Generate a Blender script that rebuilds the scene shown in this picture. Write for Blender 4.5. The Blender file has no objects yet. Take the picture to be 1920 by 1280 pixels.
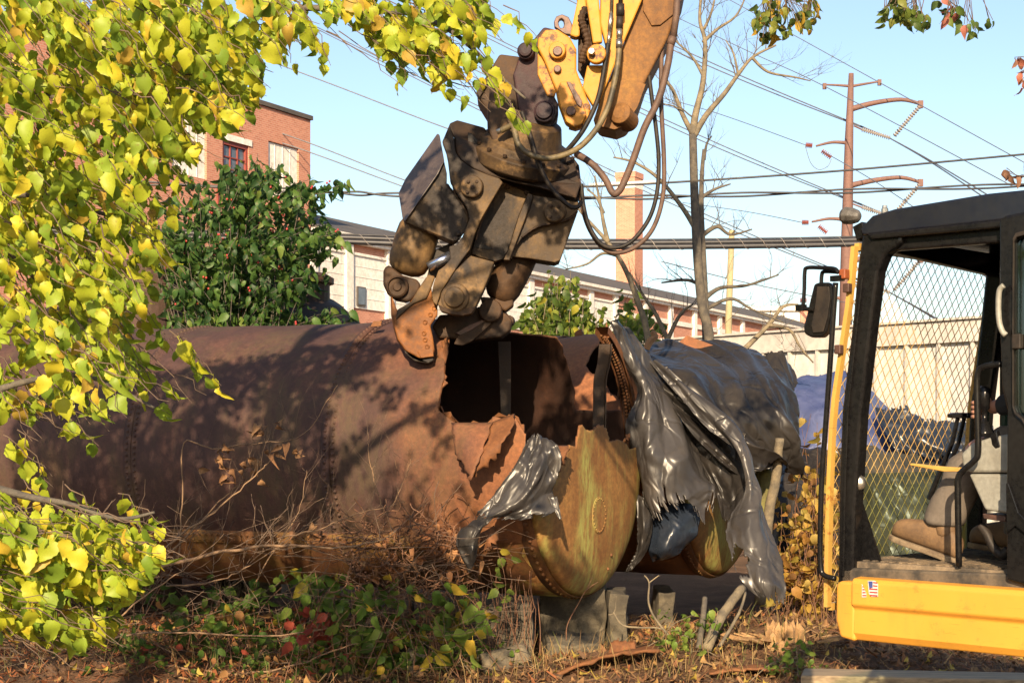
import bpy, bmesh, math, random
import numpy as np
from mathutils import Vector, Matrix, noise
from mathutils.geometry import intersect_point_line
random.seed(7)
V = Vector
R = math.radians
SC = bpy.context.scene
COL = SC.collection

# ------------------------------------------------------------------ camera, sky, sun, exposure
F, CX, HY, CZ = 3000.0, 960.0, 820.0, 1.85
cam_data = bpy.data.cameras.new('camera')
cam = bpy.data.objects.new('camera', cam_data)
COL.objects.link(cam)
cam.location = (0, 0, CZ)
cam.rotation_euler = (R(90), 0, 0)
cam_data.sensor_width = 36.0
cam_data.lens = F / 1920 * 36
cam_data.shift_y = (HY - 640) / 1920
cam_data.clip_start = 0.1
cam_data.clip_end = 3000
SC.camera = cam

SUN_EL = 24.0
SUN_H = V((-0.12, -0.993, 0)).normalized()
to_sun = V((SUN_H.x * math.cos(R(SUN_EL)), SUN_H.y * math.cos(R(SUN_EL)), math.sin(R(SUN_EL))))
world = bpy.data.worlds.new('World')
SC.world = world
world.use_nodes = True
wn = world.node_tree
bg = wn.nodes['Background']
sky = wn.nodes.new('ShaderNodeTexSky')
sky.sky_type = 'NISHITA'
sky.sun_disc = False
sky.sun_elevation = R(SUN_EL)
sky.sun_rotation = math.atan2(SUN_H.x, SUN_H.y)
sky.air_density = 1.0
sky.dust_density = 1.4
sky.ozone_density = 1.0
wn.links.new(sky.outputs[0], bg.inputs[0])
bg.inputs[1].default_value = 0.088
sun_data = bpy.data.lights.new('sun', 'SUN')
sun_data.energy = 5.0
sun_data.angle = R(0.55)
sun_data.color = (1.0, 0.77, 0.50)
sun = bpy.data.objects.new('sun', sun_data)
COL.objects.link(sun)
sun.rotation_euler = to_sun.to_track_quat('Z', 'Y').to_euler()
sun.location = (0, 0, 30)
vs = SC.view_settings
vs.view_transform = 'Standard'
try: vs.look = 'None'
except Exception: pass
vs.exposure = 1.22
vs.gamma = 1.0
vs.use_curve_mapping = False

# ------------------------------------------------------------------ small helpers
def P(px, py, Y):
    return V(((px - CX) * Y / F, Y, CZ + (HY - py) * Y / F))
def proj(p):
    return CX + F * p[0] / p[1], HY - F * (p[2] - CZ) / p[1]
def smooth(a, b, x):
    t = min(1, max(0, (x - a) / (b - a))); return t * t * (3 - 2 * t)
def rnd(a, b): return random.uniform(a, b)
def nz(x, y=0.0, z=0.0): return noise.noise(V((x, y, z)))

def tag(o, label=None, cat=None, group=None, kind=None):
    if label: o['label'] = label
    if cat: o['category'] = cat
    if group: o['group'] = group
    if kind: o['kind'] = kind
    return o
def thing(name, loc, label, cat, group=None):
    o = bpy.data.objects.new(name, None)
    COL.objects.link(o)
    o.location = loc
    o.empty_display_size = 0.2
    return tag(o, label, cat, group)
def link(name, me, parent=None):
    o = bpy.data.objects.new(name, me)
    COL.objects.link(o)
    if parent is not None: adopt(o, parent)
    return o
def wloc(o):
    return o.location.copy() if o.type == 'EMPTY' else V((0, 0, 0))
def adopt(o, parent):
    o.parent = parent
    if parent.type == 'EMPTY':
        o.matrix_parent_inverse = Matrix.Translation(-parent.location)
    return o

class MB:
    def __init__(s): s.v = []; s.f = []
    def add(s, vs, fs):
        b = len(s.v); s.v += [tuple(p) for p in vs]; s.f += [tuple(b + i for i in f) for f in fs]; return s
    def box(s, c, ax, h):
        c = V(c); ax = [V(a) for a in ax]
        pts = [c + ax[0] * h[0] * i + ax[1] * h[1] * j + ax[2] * h[2] * k for i in (-1, 1) for j in (-1, 1) for k in (-1, 1)]
        return s.add(pts, [(0, 1, 3, 2), (4, 6, 7, 5), (0, 4, 5, 1), (2, 3, 7, 6), (0, 2, 6, 4), (1, 5, 7, 3)])
    def abox(s, x0, x1, y0, y1, z0, z1):
        return s.box(((x0 + x1) / 2, (y0 + y1) / 2, (z0 + z1) / 2), ((1, 0, 0), (0, 1, 0), (0, 0, 1)), ((x1 - x0) / 2, (y1 - y0) / 2, (z1 - z0) / 2))
    def tube(s, pts, r, n=6, cap=True):
        pts = [V(p) for p in pts]
        m = len(pts)
        rs = r if isinstance(r, (list, tuple)) else [r] * m
        t0 = (pts[1] - pts[0]).normalized()
        a = t0.orthogonal().normalized()
        rings = []
        for i, p in enumerate(pts):
            t = (pts[min(i + 1, m - 1)] - pts[max(i - 1, 0)])
            if t.length < 1e-9: t = t0
            t.normalize()
            a = a - t * a.dot(t)
            if a.length < 1e-6: a = t.orthogonal()
            a.normalize(); b = t.cross(a)
            rings.append([p + (a * math.cos(2 * math.pi * k / n) + b * math.sin(2 * math.pi * k / n)) * rs[i] for k in range(n)])
        vs = [q for rg in rings for q in rg]
        fs = [(i * n + k, i * n + (k + 1) % n, (i + 1) * n + (k + 1) % n, (i + 1) * n + k) for i in range(m - 1) for k in range(n)]
        if cap:
            fs.append(tuple(range(n - 1, -1, -1))); fs.append(tuple((m - 1) * n + k for k in range(n)))
        return s.add(vs, fs)
    def prism(s, front, off):
        front = [V(p) for p in front]; n = len(front)
        back = [p + (off(p) if callable(off) else V(off)) for p in front]
        return s.add(front + back, [tuple(range(n)), tuple(range(2 * n - 1, n - 1, -1))] + [(i, n + i, n + (i + 1) % n, (i + 1) % n) for i in range(n)])
    def ring(s, outer, inner, off):
        n = len(outer); off = V(off)
        o = [V(p) for p in outer]; i_ = [V(p) for p in inner]
        vs = o + i_ + [p + off for p in o] + [p + off for p in i_]
        fs = []
        for k in range(n):
            q = (k + 1) % n
            fs += [(k, q, n + q, n + k), (2 * n + k, 3 * n + k, 3 * n + q, 2 * n + q), (k, 2 * n + k, 2 * n + q, q), (n + k, n + q, 3 * n + q, 3 * n + k)]
        return s.add(vs, fs)
    def disc(s, c, axis, r, h, n=20, squash=None):
        c = V(c); axis = V(axis).normalized()
        return s.tube([c, c + axis * h], r, n)
    def lathe(s, c, axis, prof, n=20):
        """prof: (radius, height along axis)"""
        c = V(c); axis = V(axis).normalized()
        a = axis.orthogonal().normalized(); b = axis.cross(a)
        m = len(prof)
        vs = [c + axis * h + (a * math.cos(2 * math.pi * k / n) + b * math.sin(2 * math.pi * k / n)) * r for r, h in prof for k in range(n)]
        fs = [(i * n + k, i * n + (k + 1) % n, (i + 1) * n + (k + 1) % n, (i + 1) * n + k) for i in range(m - 1) for k in range(n)]
        fs += [tuple(range(n - 1, -1, -1)), tuple((m - 1) * n + k for k in range(n))]
        return s.add(vs, fs)
    def mesh(s, name, mat, smooth_=False):
        me = bpy.data.meshes.new(name)
        me.from_pydata(s.v, [], s.f)
        if mat: me.materials.append(mat)
        bm = bmesh.new(); bm.from_mesh(me)
        bmesh.ops.recalc_face_normals(bm, faces=bm.faces)
        bm.to_mesh(me); bm.free()
        if smooth_: me.shade_smooth()
        me.update()
        return me
    def build(s, name, mat, parent=None, smooth_=False, bevel=0, seg=2, solid=0):
        o = link(name, s.mesh(name, mat, smooth_), parent)
        if solid:
            m = o.modifiers.new('solid', 'SOLIDIFY'); m.thickness = solid; m.offset = 0
        if bevel:
            m = o.modifiers.new('bevel', 'BEVEL'); m.width = bevel; m.segments = seg; m.limit_method = 'ANGLE'; m.angle_limit = R(35); m.harden_normals = False
        return o
def np_mesh(name, verts, faces_flat, loop_n, mat, tone=None, smooth_=False):
    """quads/tris from numpy arrays; loop_n verts per face"""
    me = bpy.data.meshes.new(name)
    nv = len(verts); nf = len(faces_flat) // loop_n
    me.vertices.add(nv); me.vertices.foreach_set('co', np.asarray(verts, dtype=np.float32).ravel())
    me.loops.add(nf * loop_n); me.loops.foreach_set('vertex_index', np.asarray(faces_flat, dtype=np.int32))
    me.polygons.add(nf)
    me.polygons.foreach_set('loop_start', np.arange(0, nf * loop_n, loop_n, dtype=np.int32))
    me.update(calc_edges=True)
    if mat: me.materials.append(mat)
    if tone is not None:
        at = me.color_attributes.new('tone', 'FLOAT_COLOR', 'POINT')
        at.data.foreach_set('color', np.asarray(tone, dtype=np.float32).ravel())
    if smooth_: me.shade_smooth()
    me.validate()
    return me
def crom(pts, k=6):
    """Catmull-Rom through points (Vectors)"""
    pts = [V(p) for p in pts]
    if len(pts) < 3:
        return [pts[0].lerp(pts[-1], i / k) for i in range(k + 1)]
    out = []
    for i in range(len(pts) - 1):
        p0 = pts[max(i - 1, 0)]; p1 = pts[i]; p2 = pts[i + 1]; p3 = pts[min(i + 2, len(pts) - 1)]
        for j in range(k):
            t = j / k
            out.append(0.5 * ((2 * p1) + (p2 - p0) * t + (2 * p0 - 5 * p1 + 4 * p2 - p3) * t * t + (3 * p1 - p0 - 3 * p2 + p3) * t ** 3))
    out.append(pts[-1])
    return out
def PP(lst, Y):
    return [P(p[0], p[1], p[2] if len(p) > 2 else Y) for p in lst]
def in_poly(x, y, poly):
    c = False; j = len(poly) - 1
    for i in range(len(poly)):
        xi, yi = poly[i][0], poly[i][1]; xj, yj = poly[j][0], poly[j][1]
        if (yi > y) != (yj > y) and x < (xj - xi) * (y - yi) / (yj - yi) + xi: c = not c
        j = i
    return c
def in_poly_np(x, y, poly):
    c = np.zeros(x.shape, bool); j = len(poly) - 1
    for i in range(len(poly)):
        xi, yi = poly[i]; xj, yj = poly[j]
        if yi != yj:
            c ^= ((yi > y) != (yj > y)) & (x < (xj - xi) * (y - yi) / (yj - yi) + xi)
        j = i
    return c

# ------------------------------------------------------------------ materials
class NT:
    def __init__(s, name):
        s.m = bpy.data.materials.new(name); s.m.use_nodes = True
        s.t = s.m.node_tree; s.b = s.t.nodes['Principled BSDF']; s.out = s.t.nodes['Material Output']
        tc = s.t.nodes.new('ShaderNodeTexCoord'); s.obj = tc.outputs['Object']
    def n(s, typ, **kw):
        nd = s.t.nodes.new(typ)
        for k, v in kw.items():
            setattr(nd, k, v)
        return nd
    def set(s, sock, val):
        if hasattr(val, 'is_linked') or isinstance(val, bpy.types.NodeSocket): s.t.links.new(val, sock)
        else: sock.default_value = val
    def mapping(s, scale=(1, 1, 1), rot=(0, 0, 0), src=None):
        m = s.n('ShaderNodeMapping'); s.t.links.new(src or s.obj, m.inputs[0])
        m.inputs['Scale'].default_value = scale; m.inputs['Rotation'].default_value = rot
        return m.outputs[0]
    def noise(s, scale, detail=6, rough=0.6, vec=None, dist=0.0):
        n = s.n('ShaderNodeTexNoise'); s.t.links.new(vec or s.obj, n.inputs['Vector'])
        n.inputs['Scale'].default_value = scale; n.inputs['Detail'].default_value = detail
        n.inputs['Roughness'].default_value = rough; n.inputs['Distortion'].default_value = dist
        return n.outputs['Fac']
    def ramp(s, fac, stops):
        r = s.n('ShaderNodeValToRGB'); s.t.links.new(fac, r.inputs[0])
        el = r.color_ramp.elements
        while len(el) < len(stops): el.new(0.5)
        for e, (p, c) in zip(el, stops):
            e.position = p; e.color = (*c, 1) if len(c) == 3 else c
        return r.outputs[0]
    def mask(s, fac, a, b):
        r = s.n('ShaderNodeMapRange'); s.t.links.new(fac, r.inputs[0]); r.inputs[1].default_value = a; r.inputs[2].default_value = b
        r.interpolation_type = 'SMOOTHSTEP'
        return r.outputs[0]
    def mix(s, fac, a, b, mode='MIX'):
        m = s.n('ShaderNodeMix', data_type='RGBA', blend_type=mode)
        s.set(m.inputs[0], fac)
        for sock, v in ((m.inputs[6], a), (m.inputs[7], b)):
            if isinstance(v, (tuple, list)): sock.default_value = (*v, 1) if len(v) == 3 else v
            else: s.t.links.new(v, sock)
        return m.outputs[2]
    def math(s, op, a, b=0.0):
        m = s.n('ShaderNodeMath', operation=op); s.set(m.inputs[0], a); s.set(m.inputs[1], b); return m.outputs[0]
    def xyz(s, src=None):
        x = s.n('ShaderNodeSeparateXYZ'); s.t.links.new(src or s.obj, x.inputs[0]); return x.outputs
    def base(s, col, rough=0.6, metal=0.0, spec=None):
        i = s.b.inputs
        if isinstance(col, (tuple, list)): i['Base Color'].default_value = (*col, 1)
        else: s.t.links.new(col, i['Base Color'])
        s.set(i['Roughness'], rough); s.set(i['Metallic'], metal)
        if spec is not None: i['Specular IOR Level'].default_value = spec
        return s
    def bump(s, fac, strength=0.3, dist=0.02):
        b = s.n('ShaderNodeBump'); b.inputs['Strength'].default_value = strength; b.inputs['Distance'].default_value = dist
        s.t.links.new(fac, b.inputs['Height']); s.t.links.new(b.outputs[0], s.b.inputs['Normal']); return s

def mix2(name, c1, c2, scale=3.0, rough=0.7, bump=0.2, bscale=30, metal=0.0, a=0.35, b=0.65, dist=0.01, k=0.68):
    if metal < 0.5: c1, c2 = tuple(x * k for x in c1), tuple(x * k for x in c2)
    t = NT(name)
    col = t.mix(t.mask(t.noise(scale, 8, 0.65), a, b), c1, c2)
    col = t.mix(t.mask(t.noise(scale * 9, 5, 0.6), 0.3, 0.7), col, t.mix(0.25, col, (0.02, 0.02, 0.02)))
    t.base(col, rough, metal)
    if bump: t.bump(t.noise(bscale, 6, 0.6), bump, dist)
    return t.m

def rust_mat(name, dark, mid, hot, lichen=None, lich_amt=0.5, streak=0.5, rough=0.74, spec=0.28, lit_rust=None, k=0.62, grease=0, sz=0.10):
    dark, mid, hot = (tuple(x * k for x in q) for q in (dark, mid, hot))
    if lichen: lichen = tuple(x * k for x in lichen)
    t = NT(name)
    big = t.noise(1.1, 9, 0.62)
    st = t.noise(5.0, 8, 0.68, t.mapping((1, 1, sz)))
    f = t.mix(streak, big, st)
    col = t.ramp(f, [(0.28, dark), (0.5, mid), (0.72, hot)])
    if lit_rust:  # rubbed orange rust towards the tear, with its sunlit tone painted in
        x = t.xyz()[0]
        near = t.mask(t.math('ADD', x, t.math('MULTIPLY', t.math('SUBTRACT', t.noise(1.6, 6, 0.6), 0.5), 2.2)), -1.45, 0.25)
        col = t.mix(t.math('MULTIPLY', near, t.mask(t.noise(3.1, 8, 0.65), 0.15, 0.5)), col, tuple(q * k for q in lit_rust))
    if grease:
        g = t.math('MULTIPLY', t.mask(t.noise(2.3, 7, 0.6, t.mapping((1.3, 1.3, 0.8))), 0.46, 0.62), grease)
        col = t.mix(g, col, (0.010, 0.008, 0.007))
        gl_ = t.mask(t.noise(4.2, 6, 0.6), 0.56, 0.72)
        col = t.mix(t.math('MULTIPLY', gl_, 0.6), col, tuple(x * 1.35 for x in hot))
    fine = t.noise(26, 7, 0.7)
    col = t.mix(t.mask(fine, 0.35, 0.75), t.mix(0.45, col, (0.02, 0.012, 0.010)), col)
    if lichen:
        lm = t.math('MULTIPLY', t.mask(t.noise(1.7, 8, 0.65, t.mapping((1, 1, 0.45))), 0.42, 0.60), t.mask(t.noise(14, 6, 0.75, t.mapping((1, 1, 0.3))), 0.32, 0.6))
        col = t.mix(t.math('MULTIPLY', lm, lich_amt), col, lichen)
    t.base(col, t.math('ADD', t.math('MULTIPLY', fine, 0.3), rough - 0.15), 0.0, spec)
    t.bump(t.math('ADD', t.noise(60, 5, 0.7), t.math('MULTIPLY', t.noise(7, 5, 0.6), 1.4)), 0.25, 0.012)
    return t.m

M = {}
M['tank'] = rust_mat('tank_rust', (0.056, 0.034, 0.036), (0.105, 0.055, 0.050), (0.20, 0.092, 0.066), (0.16, 0.14, 0.05), 0.22, lit_rust=(0.42, 0.165, 0.07))
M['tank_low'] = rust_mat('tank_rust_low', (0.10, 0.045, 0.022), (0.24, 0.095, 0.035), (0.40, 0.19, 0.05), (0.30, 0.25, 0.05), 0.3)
M['head'] = rust_mat('tank_head_ochre', (0.15, 0.06, 0.022), (0.31, 0.145, 0.045), (0.42, 0.25, 0.075), (0.36, 0.37, 0.10), 0.9, 0.42, k=0.95, sz=0.22)
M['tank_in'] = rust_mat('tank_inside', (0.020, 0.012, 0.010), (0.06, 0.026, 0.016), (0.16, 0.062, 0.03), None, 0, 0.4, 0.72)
M['torn'] = rust_mat('torn_edge_rust', (0.14, 0.055, 0.025), (0.30, 0.12, 0.045), (0.42, 0.2, 0.08), None, 0, 0.3, 0.72)
M['rust_dark'] = rust_mat('dark_steel', (0.010, 0.008, 0.007), (0.036, 0.021, 0.011), (0.10, 0.05, 0.020), None, 0, 0.2, 0.66, 0.25, grease=0.7, k=1.0)
M['shear'] = rust_mat('shear_steel', (0.014, 0.009, 0.006), (0.070, 0.043, 0.018), (0.27, 0.16, 0.062), None, 0, 0.15, 0.62, 0.28, grease=0.95, k=1.0)
M['shear_hot'] = rust_mat('shear_jaw_rust', (0.05, 0.018, 0.006), (0.22, 0.075, 0.013), (0.46, 0.18, 0.032), None, 0, 0.1, 0.6, 0.3, grease=0.4, k=1.0)
M['shear_pale'] = rust_mat('shear_pale_face', (0.03, 0.022, 0.018), (0.085, 0.066, 0.060), (0.14, 0.105, 0.09), None, 0, 0.1, 0.5, 0.5, k=1.0)  # paler steel, used only on the slanted guard face
M['arm_rust'] = rust_mat('arm_rusty_paint', (0.10, 0.04, 0.018), (0.36, 0.17, 0.05), (0.66, 0.36, 0.07), None, 0, 0.35, 0.72)
M['bracket'] = rust_mat('bracket_paint', (0.016, 0.014, 0.022), (0.030, 0.024, 0.036), (0.13, 0.04, 0.032), None, 0, 0.05, 0.62)

def paint(name, col, worn=(0.25, 0.12, 0.03), amt=0.5, rough=0.38, dirt=(0.2, 0.13, 0.05), k=0.72, th=0.58):
    col, worn, dirt = (tuple(x * k for x in q) for q in (col, worn, dirt))
    t = NT(name)
    c = t.mix(t.math('MULTIPLY', t.mask(t.noise(2.2, 8, 0.6), 0.40, 0.75), 0.45), col, tuple(x * 0.78 for x in col))
    c = t.mix(t.math('MULTIPLY', t.mask(t.noise(9, 8, 0.75), th, th + 0.08), amt), c, worn)
    c = t.mix(t.math('MULTIPLY', t.mask(t.noise(4, 9, 0.7, t.mapping((1, 1, 0.3))), 0.45, 0.8), 0.35), c, dirt)
    sc = t.mask(t.noise(16, 3, 0.6, t.mapping((0.5, 0.5, 9), (0.15, 0, 0))), 0.66, 0.71)
    c = t.mix(t.math('MULTIPLY', sc, 0.35), c, tuple(x * 0.45 for x in worn))
    c = t.mix(t.math('MULTIPLY', t.mask(t.noise(34, 4, 0.7), 0.68, 0.74), 0.6), c, tuple(x * 0.6 for x in worn))
    t.base(c, t.math('ADD', t.math('MULTIPLY', t.noise(12, 5), 0.25), rough - 0.1), 0.0, 0.5)
    t.bump(t.math('ADD', t.noise(3, 3, 0.5), t.math('MULTIPLY', t.noise(40, 4, 0.6), 0.1)), 0.12, 0.02)
    return t.m
M['yellow'] = paint('machine_yellow', (0.73, 0.345, 0.045), (0.28, 0.12, 0.03), 0.35, 0.42)
M['yellow_worn'] = paint('worn_yellow', (0.56, 0.235, 0.012), (0.10, 0.035, 0.015), 1.0, 0.6, th=0.53)
M['yellow_arm'] = paint('arm_yellow', (0.60, 0.265, 0.015), (0.24, 0.10, 0.03), 0.6, 0.6)
M['guard'] = paint('guard_yellow', (0.60, 0.36, 0.08), (0.32, 0.10, 0.02), 0.95, 0.5)
M['mesh_wire'] = mix2('mesh_wire', (0.66, 0.46, 0.17), (0.5, 0.3, 0.09), 6, 0.6, 0, k=0.8)
M['black'] = mix2('black_paint', (0.005, 0.005, 0.006), (0.011, 0.010, 0.010), 5, 0.2, 0.03, 30)
M['roof_sky_tint'] = mix2('roof_sky_tint', (0.008, 0.010, 0.020), (0.014, 0.016, 0.026), 4, 0.22, 0.03, 30)  # black roof with the navy sky reflection mixed into its colour
M['rubber'] = mix2('hose_rubber', (0.014, 0.012, 0.012), (0.045, 0.034, 0.026), 9, 0.55, 0.15, 60)
M['hose_brown'] = mix2('hose_dusty_brown', (0.09, 0.05, 0.038), (0.16, 0.09, 0.06), 9, 0.7, 0.15, 60)
M['hose_tan'] = mix2('hose_worn', (0.05, 0.04, 0.02), (0.24, 0.18, 0.08), 6, 0.6, 0.15, 60)
M['chrome'] = mix2('fitting_steel', (0.55, 0.53, 0.48), (0.3, 0.27, 0.22), 20, 0.3, 0.05, 60, 0.9)
M['rod'] = mix2('rod_chrome', (0.45, 0.55, 0.75), (0.55, 0.6, 0.75), 12, 0.18, 0.0, 60, 0.95)
M['pin'] = mix2('pin_steel', (0.08, 0.045, 0.035), (0.16, 0.08, 0.06), 20, 0.5, 0.1, 60, 0.3)
M['grey_plastic'] = mix2('grey_plastic', (0.36, 0.36, 0.32), (0.28, 0.27, 0.23), 6, 0.5, 0.03, 80)
M['dusty'] = mix2('dusty_floor', (0.30, 0.22, 0.14), (0.07, 0.055, 0.04), 9, 0.85, 0.4, 40)
M['trouser'] = mix2('trouser_cloth', (0.21, 0.175, 0.145), (0.16, 0.13, 0.105), 7, 0.9, 0.35, 260, dist=0.004)
M['jacket'] = mix2('jacket_cloth', (0.022, 0.022, 0.026), (0.035, 0.033, 0.033), 7, 0.9, 0.3, 200, dist=0.004)
M['skin'] = mix2('skin', (0.52, 0.27, 0.19), (0.45, 0.22, 0.15), 8, 0.5, 0.05, 120)
M['hair'] = mix2('hair', (0.05, 0.035, 0.02), (0.03, 0.02, 0.015), 30, 0.6, 0.3, 200)
M['leather'] = mix2('boot_leather', (0.24, 0.14, 0.065), (0.15, 0.085, 0.04), 9, 0.7, 0.3, 90, dist=0.006)
M['sole'] = mix2('boot_sole', (0.32, 0.24, 0.15), (0.16, 0.11, 0.07), 14, 0.9, 0.3, 90)
M['sock'] = mix2('sock_cloth', (0.03, 0.03, 0.03), (0.05, 0.045, 0.04), 40, 0.95, 0.4, 300)
M['concrete'] = mix2('old_concrete', (0.18, 0.15, 0.10), (0.06, 0.05, 0.036), 3.6, 0.92, 0.6, 22, dist=0.03)
M['bark'] = mix2('bark_grey', (0.16, 0.135, 0.10), (0.08, 0.07, 0.06), 14, 0.9, 0.6, 60, dist=0.01)
M['bark_tan'] = mix2('bark_tan', (0.30, 0.24, 0.15), (0.15, 0.125, 0.09), 10, 0.9, 0.5, 50, dist=0.01)
M['twig'] = mix2('twig', (0.20, 0.13, 0.085), (0.11, 0.075, 0.055), 12, 0.85, 0.2, 80)
M['twig_tan'] = mix2('dead_twig', (0.36, 0.22, 0.12), (0.24, 0.15, 0.09), 12, 0.85, 0.2, 80)
M['vine_dry'] = mix2('dry_vine', (0.26, 0.12, 0.06), (0.14, 0.07, 0.04), 12, 0.85, 0.2, 80)
M['wood_cut'] = mix2('cut_wood', (0.50, 0.30, 0.13), (0.34, 0.19, 0.08), 10, 0.85, 0.5, 40)
M['corten'] = mix2('weathering_steel', (0.24, 0.125, 0.10), (0.19, 0.10, 0.085), 1.0, 0.75, 0.0)
M['pole_wood'] = mix2('pole_wood', (0.50, 0.44, 0.24), (0.40, 0.34, 0.2), 2, 0.85, 0.1)
M['ins_grey'] = mix2('insulator_grey', (0.42, 0.38, 0.36), (0.34, 0.32, 0.31), 2, 0.4, 0)
M['ins_red'] = mix2('insulator_red', (0.42, 0.10, 0.07), (0.34, 0.08, 0.06), 2, 0.4, 0)
M['cable'] = mix2('cable_black', (0.022, 0.023, 0.03), (0.045, 0.043, 0.05), 3, 0.5, 0)
M['wire'] = mix2('wire_grey', (0.20, 0.21, 0.24), (0.15, 0.16, 0.19), 3, 0.5, 0)
M['lash'] = mix2('lashing_wire', (0.42, 0.36, 0.32), (0.3, 0.27, 0.25), 3, 0.4, 0)
M['white'] = mix2('white_paint', (0.93, 0.90, 0.84), (0.84, 0.79, 0.72), 0.7, 0.8, 0.1, 8, k=0.85)
M['roof_grey'] = mix2('roof_felt', (0.13, 0.115, 0.105), (0.09, 0.08, 0.075), 0.6, 0.9, 0.1, 8)
M['win'] = mix2('window_pane', (0.20, 0.24, 0.30), (0.12, 0.15, 0.2), 0.8, 0.12, 0)
M['red_frame'] = mix2('red_frame', (0.36, 0.07, 0.05), (0.28, 0.06, 0.045), 1, 0.6, 0)
M['fence'] = mix2('fence_panel', (0.60, 0.585, 0.55), (0.50, 0.48, 0.45), 0.5, 0.62, 0.08, 5, k=0.85)
M['fence_rail'] = mix2('fence_rail', (0.62, 0.58, 0.52), (0.5, 0.46, 0.42), 0.8, 0.6, 0.08, 5, k=0.85)

def brick_mat():
    t = NT('brick_wall')
    uv = t.n('ShaderNodeUVMap')
    b = t.n('ShaderNodeTexBrick'); t.t.links.new(uv.outputs[0], b.inputs['Vector'])
    b.inputs['Color1'].default_value = (0.48, 0.205, 0.135, 1); b.inputs['Color2'].default_value = (0.37, 0.14, 0.09, 1)  # brick tones paled, so distance haze is painted into them
    b.inputs['Mortar'].default_value = (0.48, 0.34, 0.26, 1); b.inputs['Scale'].default_value = 1.0
    b.inputs['Mortar Size'].default_value = 0.007; b.inputs['Brick Width'].default_value = 0.215; b.inputs['Row Height'].default_value = 0.075
    c = t.mix(t.math('MULTIPLY', t.mask(t.noise(0.5, 6), 0.4, 0.7), 0.25), b.outputs[0], (0.40, 0.17, 0.10))
    t.base(c, 0.9); return t.m
M['brick'] = brick_mat()

def plastic_mat(name, c1, c2, rough=0.40, crease=0.30, spec=0.38):
    t = NT(name)
    c = t.mix(t.mask(t.noise(1.5, 6), 0.35, 0.7), c1, c2)
    c = t.mix(t.math('MULTIPLY', t.mask(t.noise(5, 9, 0.7), 0.50, 0.75), 0.45), c, (c2[0] * 1.7, c2[1] * 1.55, c2[2] * 1.35))
    t.base(c, t.math('ADD', t.math('MULTIPLY', t.noise(4, 4), 0.22), rough - 0.11), 0.0, spec)
    wn_ = t.n('ShaderNodeTexNoise'); wn_.inputs['Scale'].default_value = 1.6; wn_.inputs['Detail'].default_value = 2
    t.t.links.new(t.obj, wn_.inputs['Vector'])
    hs = []
    for sc, rot, st in ((1.5, 0.5, (1.0, 1.0, 0.28)), (3.2, -0.7, (1.0, 1.0, 0.36))):
        vo = t.n('ShaderNodeTexVoronoi', feature='DISTANCE_TO_EDGE'); vo.inputs['Scale'].default_value = sc
        ad = t.n('ShaderNodeVectorMath', operation='ADD'); t.t.links.new(t.mapping(st, (0, rot, 0)), ad.inputs[0]); t.t.links.new(wn_.outputs['Color'], ad.inputs[1])
        t.t.links.new(ad.outputs[0], vo.inputs['Vector']); hs.append(t.mask(vo.outputs['Distance'], 0.0, 0.10))
    t.bump(t.math('ADD', hs[0], t.math('MULTIPLY', hs[1], 0.5)), crease, 0.03)
    return t.m
M['plastic'] = plastic_mat('black_plastic_sheet', (0.014, 0.0125, 0.012), (0.027, 0.024, 0.022), 0.33, 0.45, 0.22)
M['plastic_grey'] = plastic_mat('silver_grey_sheet', (0.025, 0.023, 0.023), (0.048, 0.044, 0.042), 0.33, 0.42, 0.34)
M['plastic_navy'] = plastic_mat('navy_sheet', (0.012, 0.017, 0.028), (0.02, 0.025, 0.035), 0.3, 0.2)
M['plastic_blue'] = plastic_mat('blue_grey_sheet', (0.032, 0.044, 0.12), (0.07, 0.085, 0.17), 0.45, 0.3)
M['plastic_green'] = plastic_mat('clear_green_sheet', (0.026, 0.026, 0.020), (0.065, 0.058, 0.042), 0.36, 0.35, 0.3)

def leaf_mat(name, spots=0.5, trans=0.35, rough=0.5, lk=0.8):
    t = NT(name)
    a = t.n('ShaderNodeAttribute'); a.attribute_name = 'tone'
    c = t.mix(1.0, a.outputs['Color'], (lk, lk, lk), 'MULTIPLY')
    c = t.mix(t.math('MULTIPLY', t.mask(t.noise(45, 4, 0.6), 0.55, 0.70), spots), c, (0.20, 0.11, 0.03))
    c = t.mix(t.math('MULTIPLY', t.noise(14, 4), 0.35), c, t.mix(1.0, c, (0.55, 0.62, 0.5), 'MULTIPLY'))
    t.base(c, rough, 0.0, 0.35)
    tr = t.n('ShaderNodeBsdfTranslucent'); t.t.links.new(c, tr.inputs[0])
    mx = t.n('ShaderNodeMixShader'); mx.inputs[0].default_value = trans
    t.t.links.new(t.b.outputs[0], mx.inputs[1]); t.t.links.new(tr.outputs[0], mx.inputs[2]); t.t.links.new(mx.outputs[0], t.out.inputs[0])
    return t.m
M['leaf'] = leaf_mat('leaf_living', 0.55, 0.42, 0.5, 0.92)
M['leaf_dry'] = leaf_mat('leaf_dry', 0.3, 0.15, 0.8)

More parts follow.
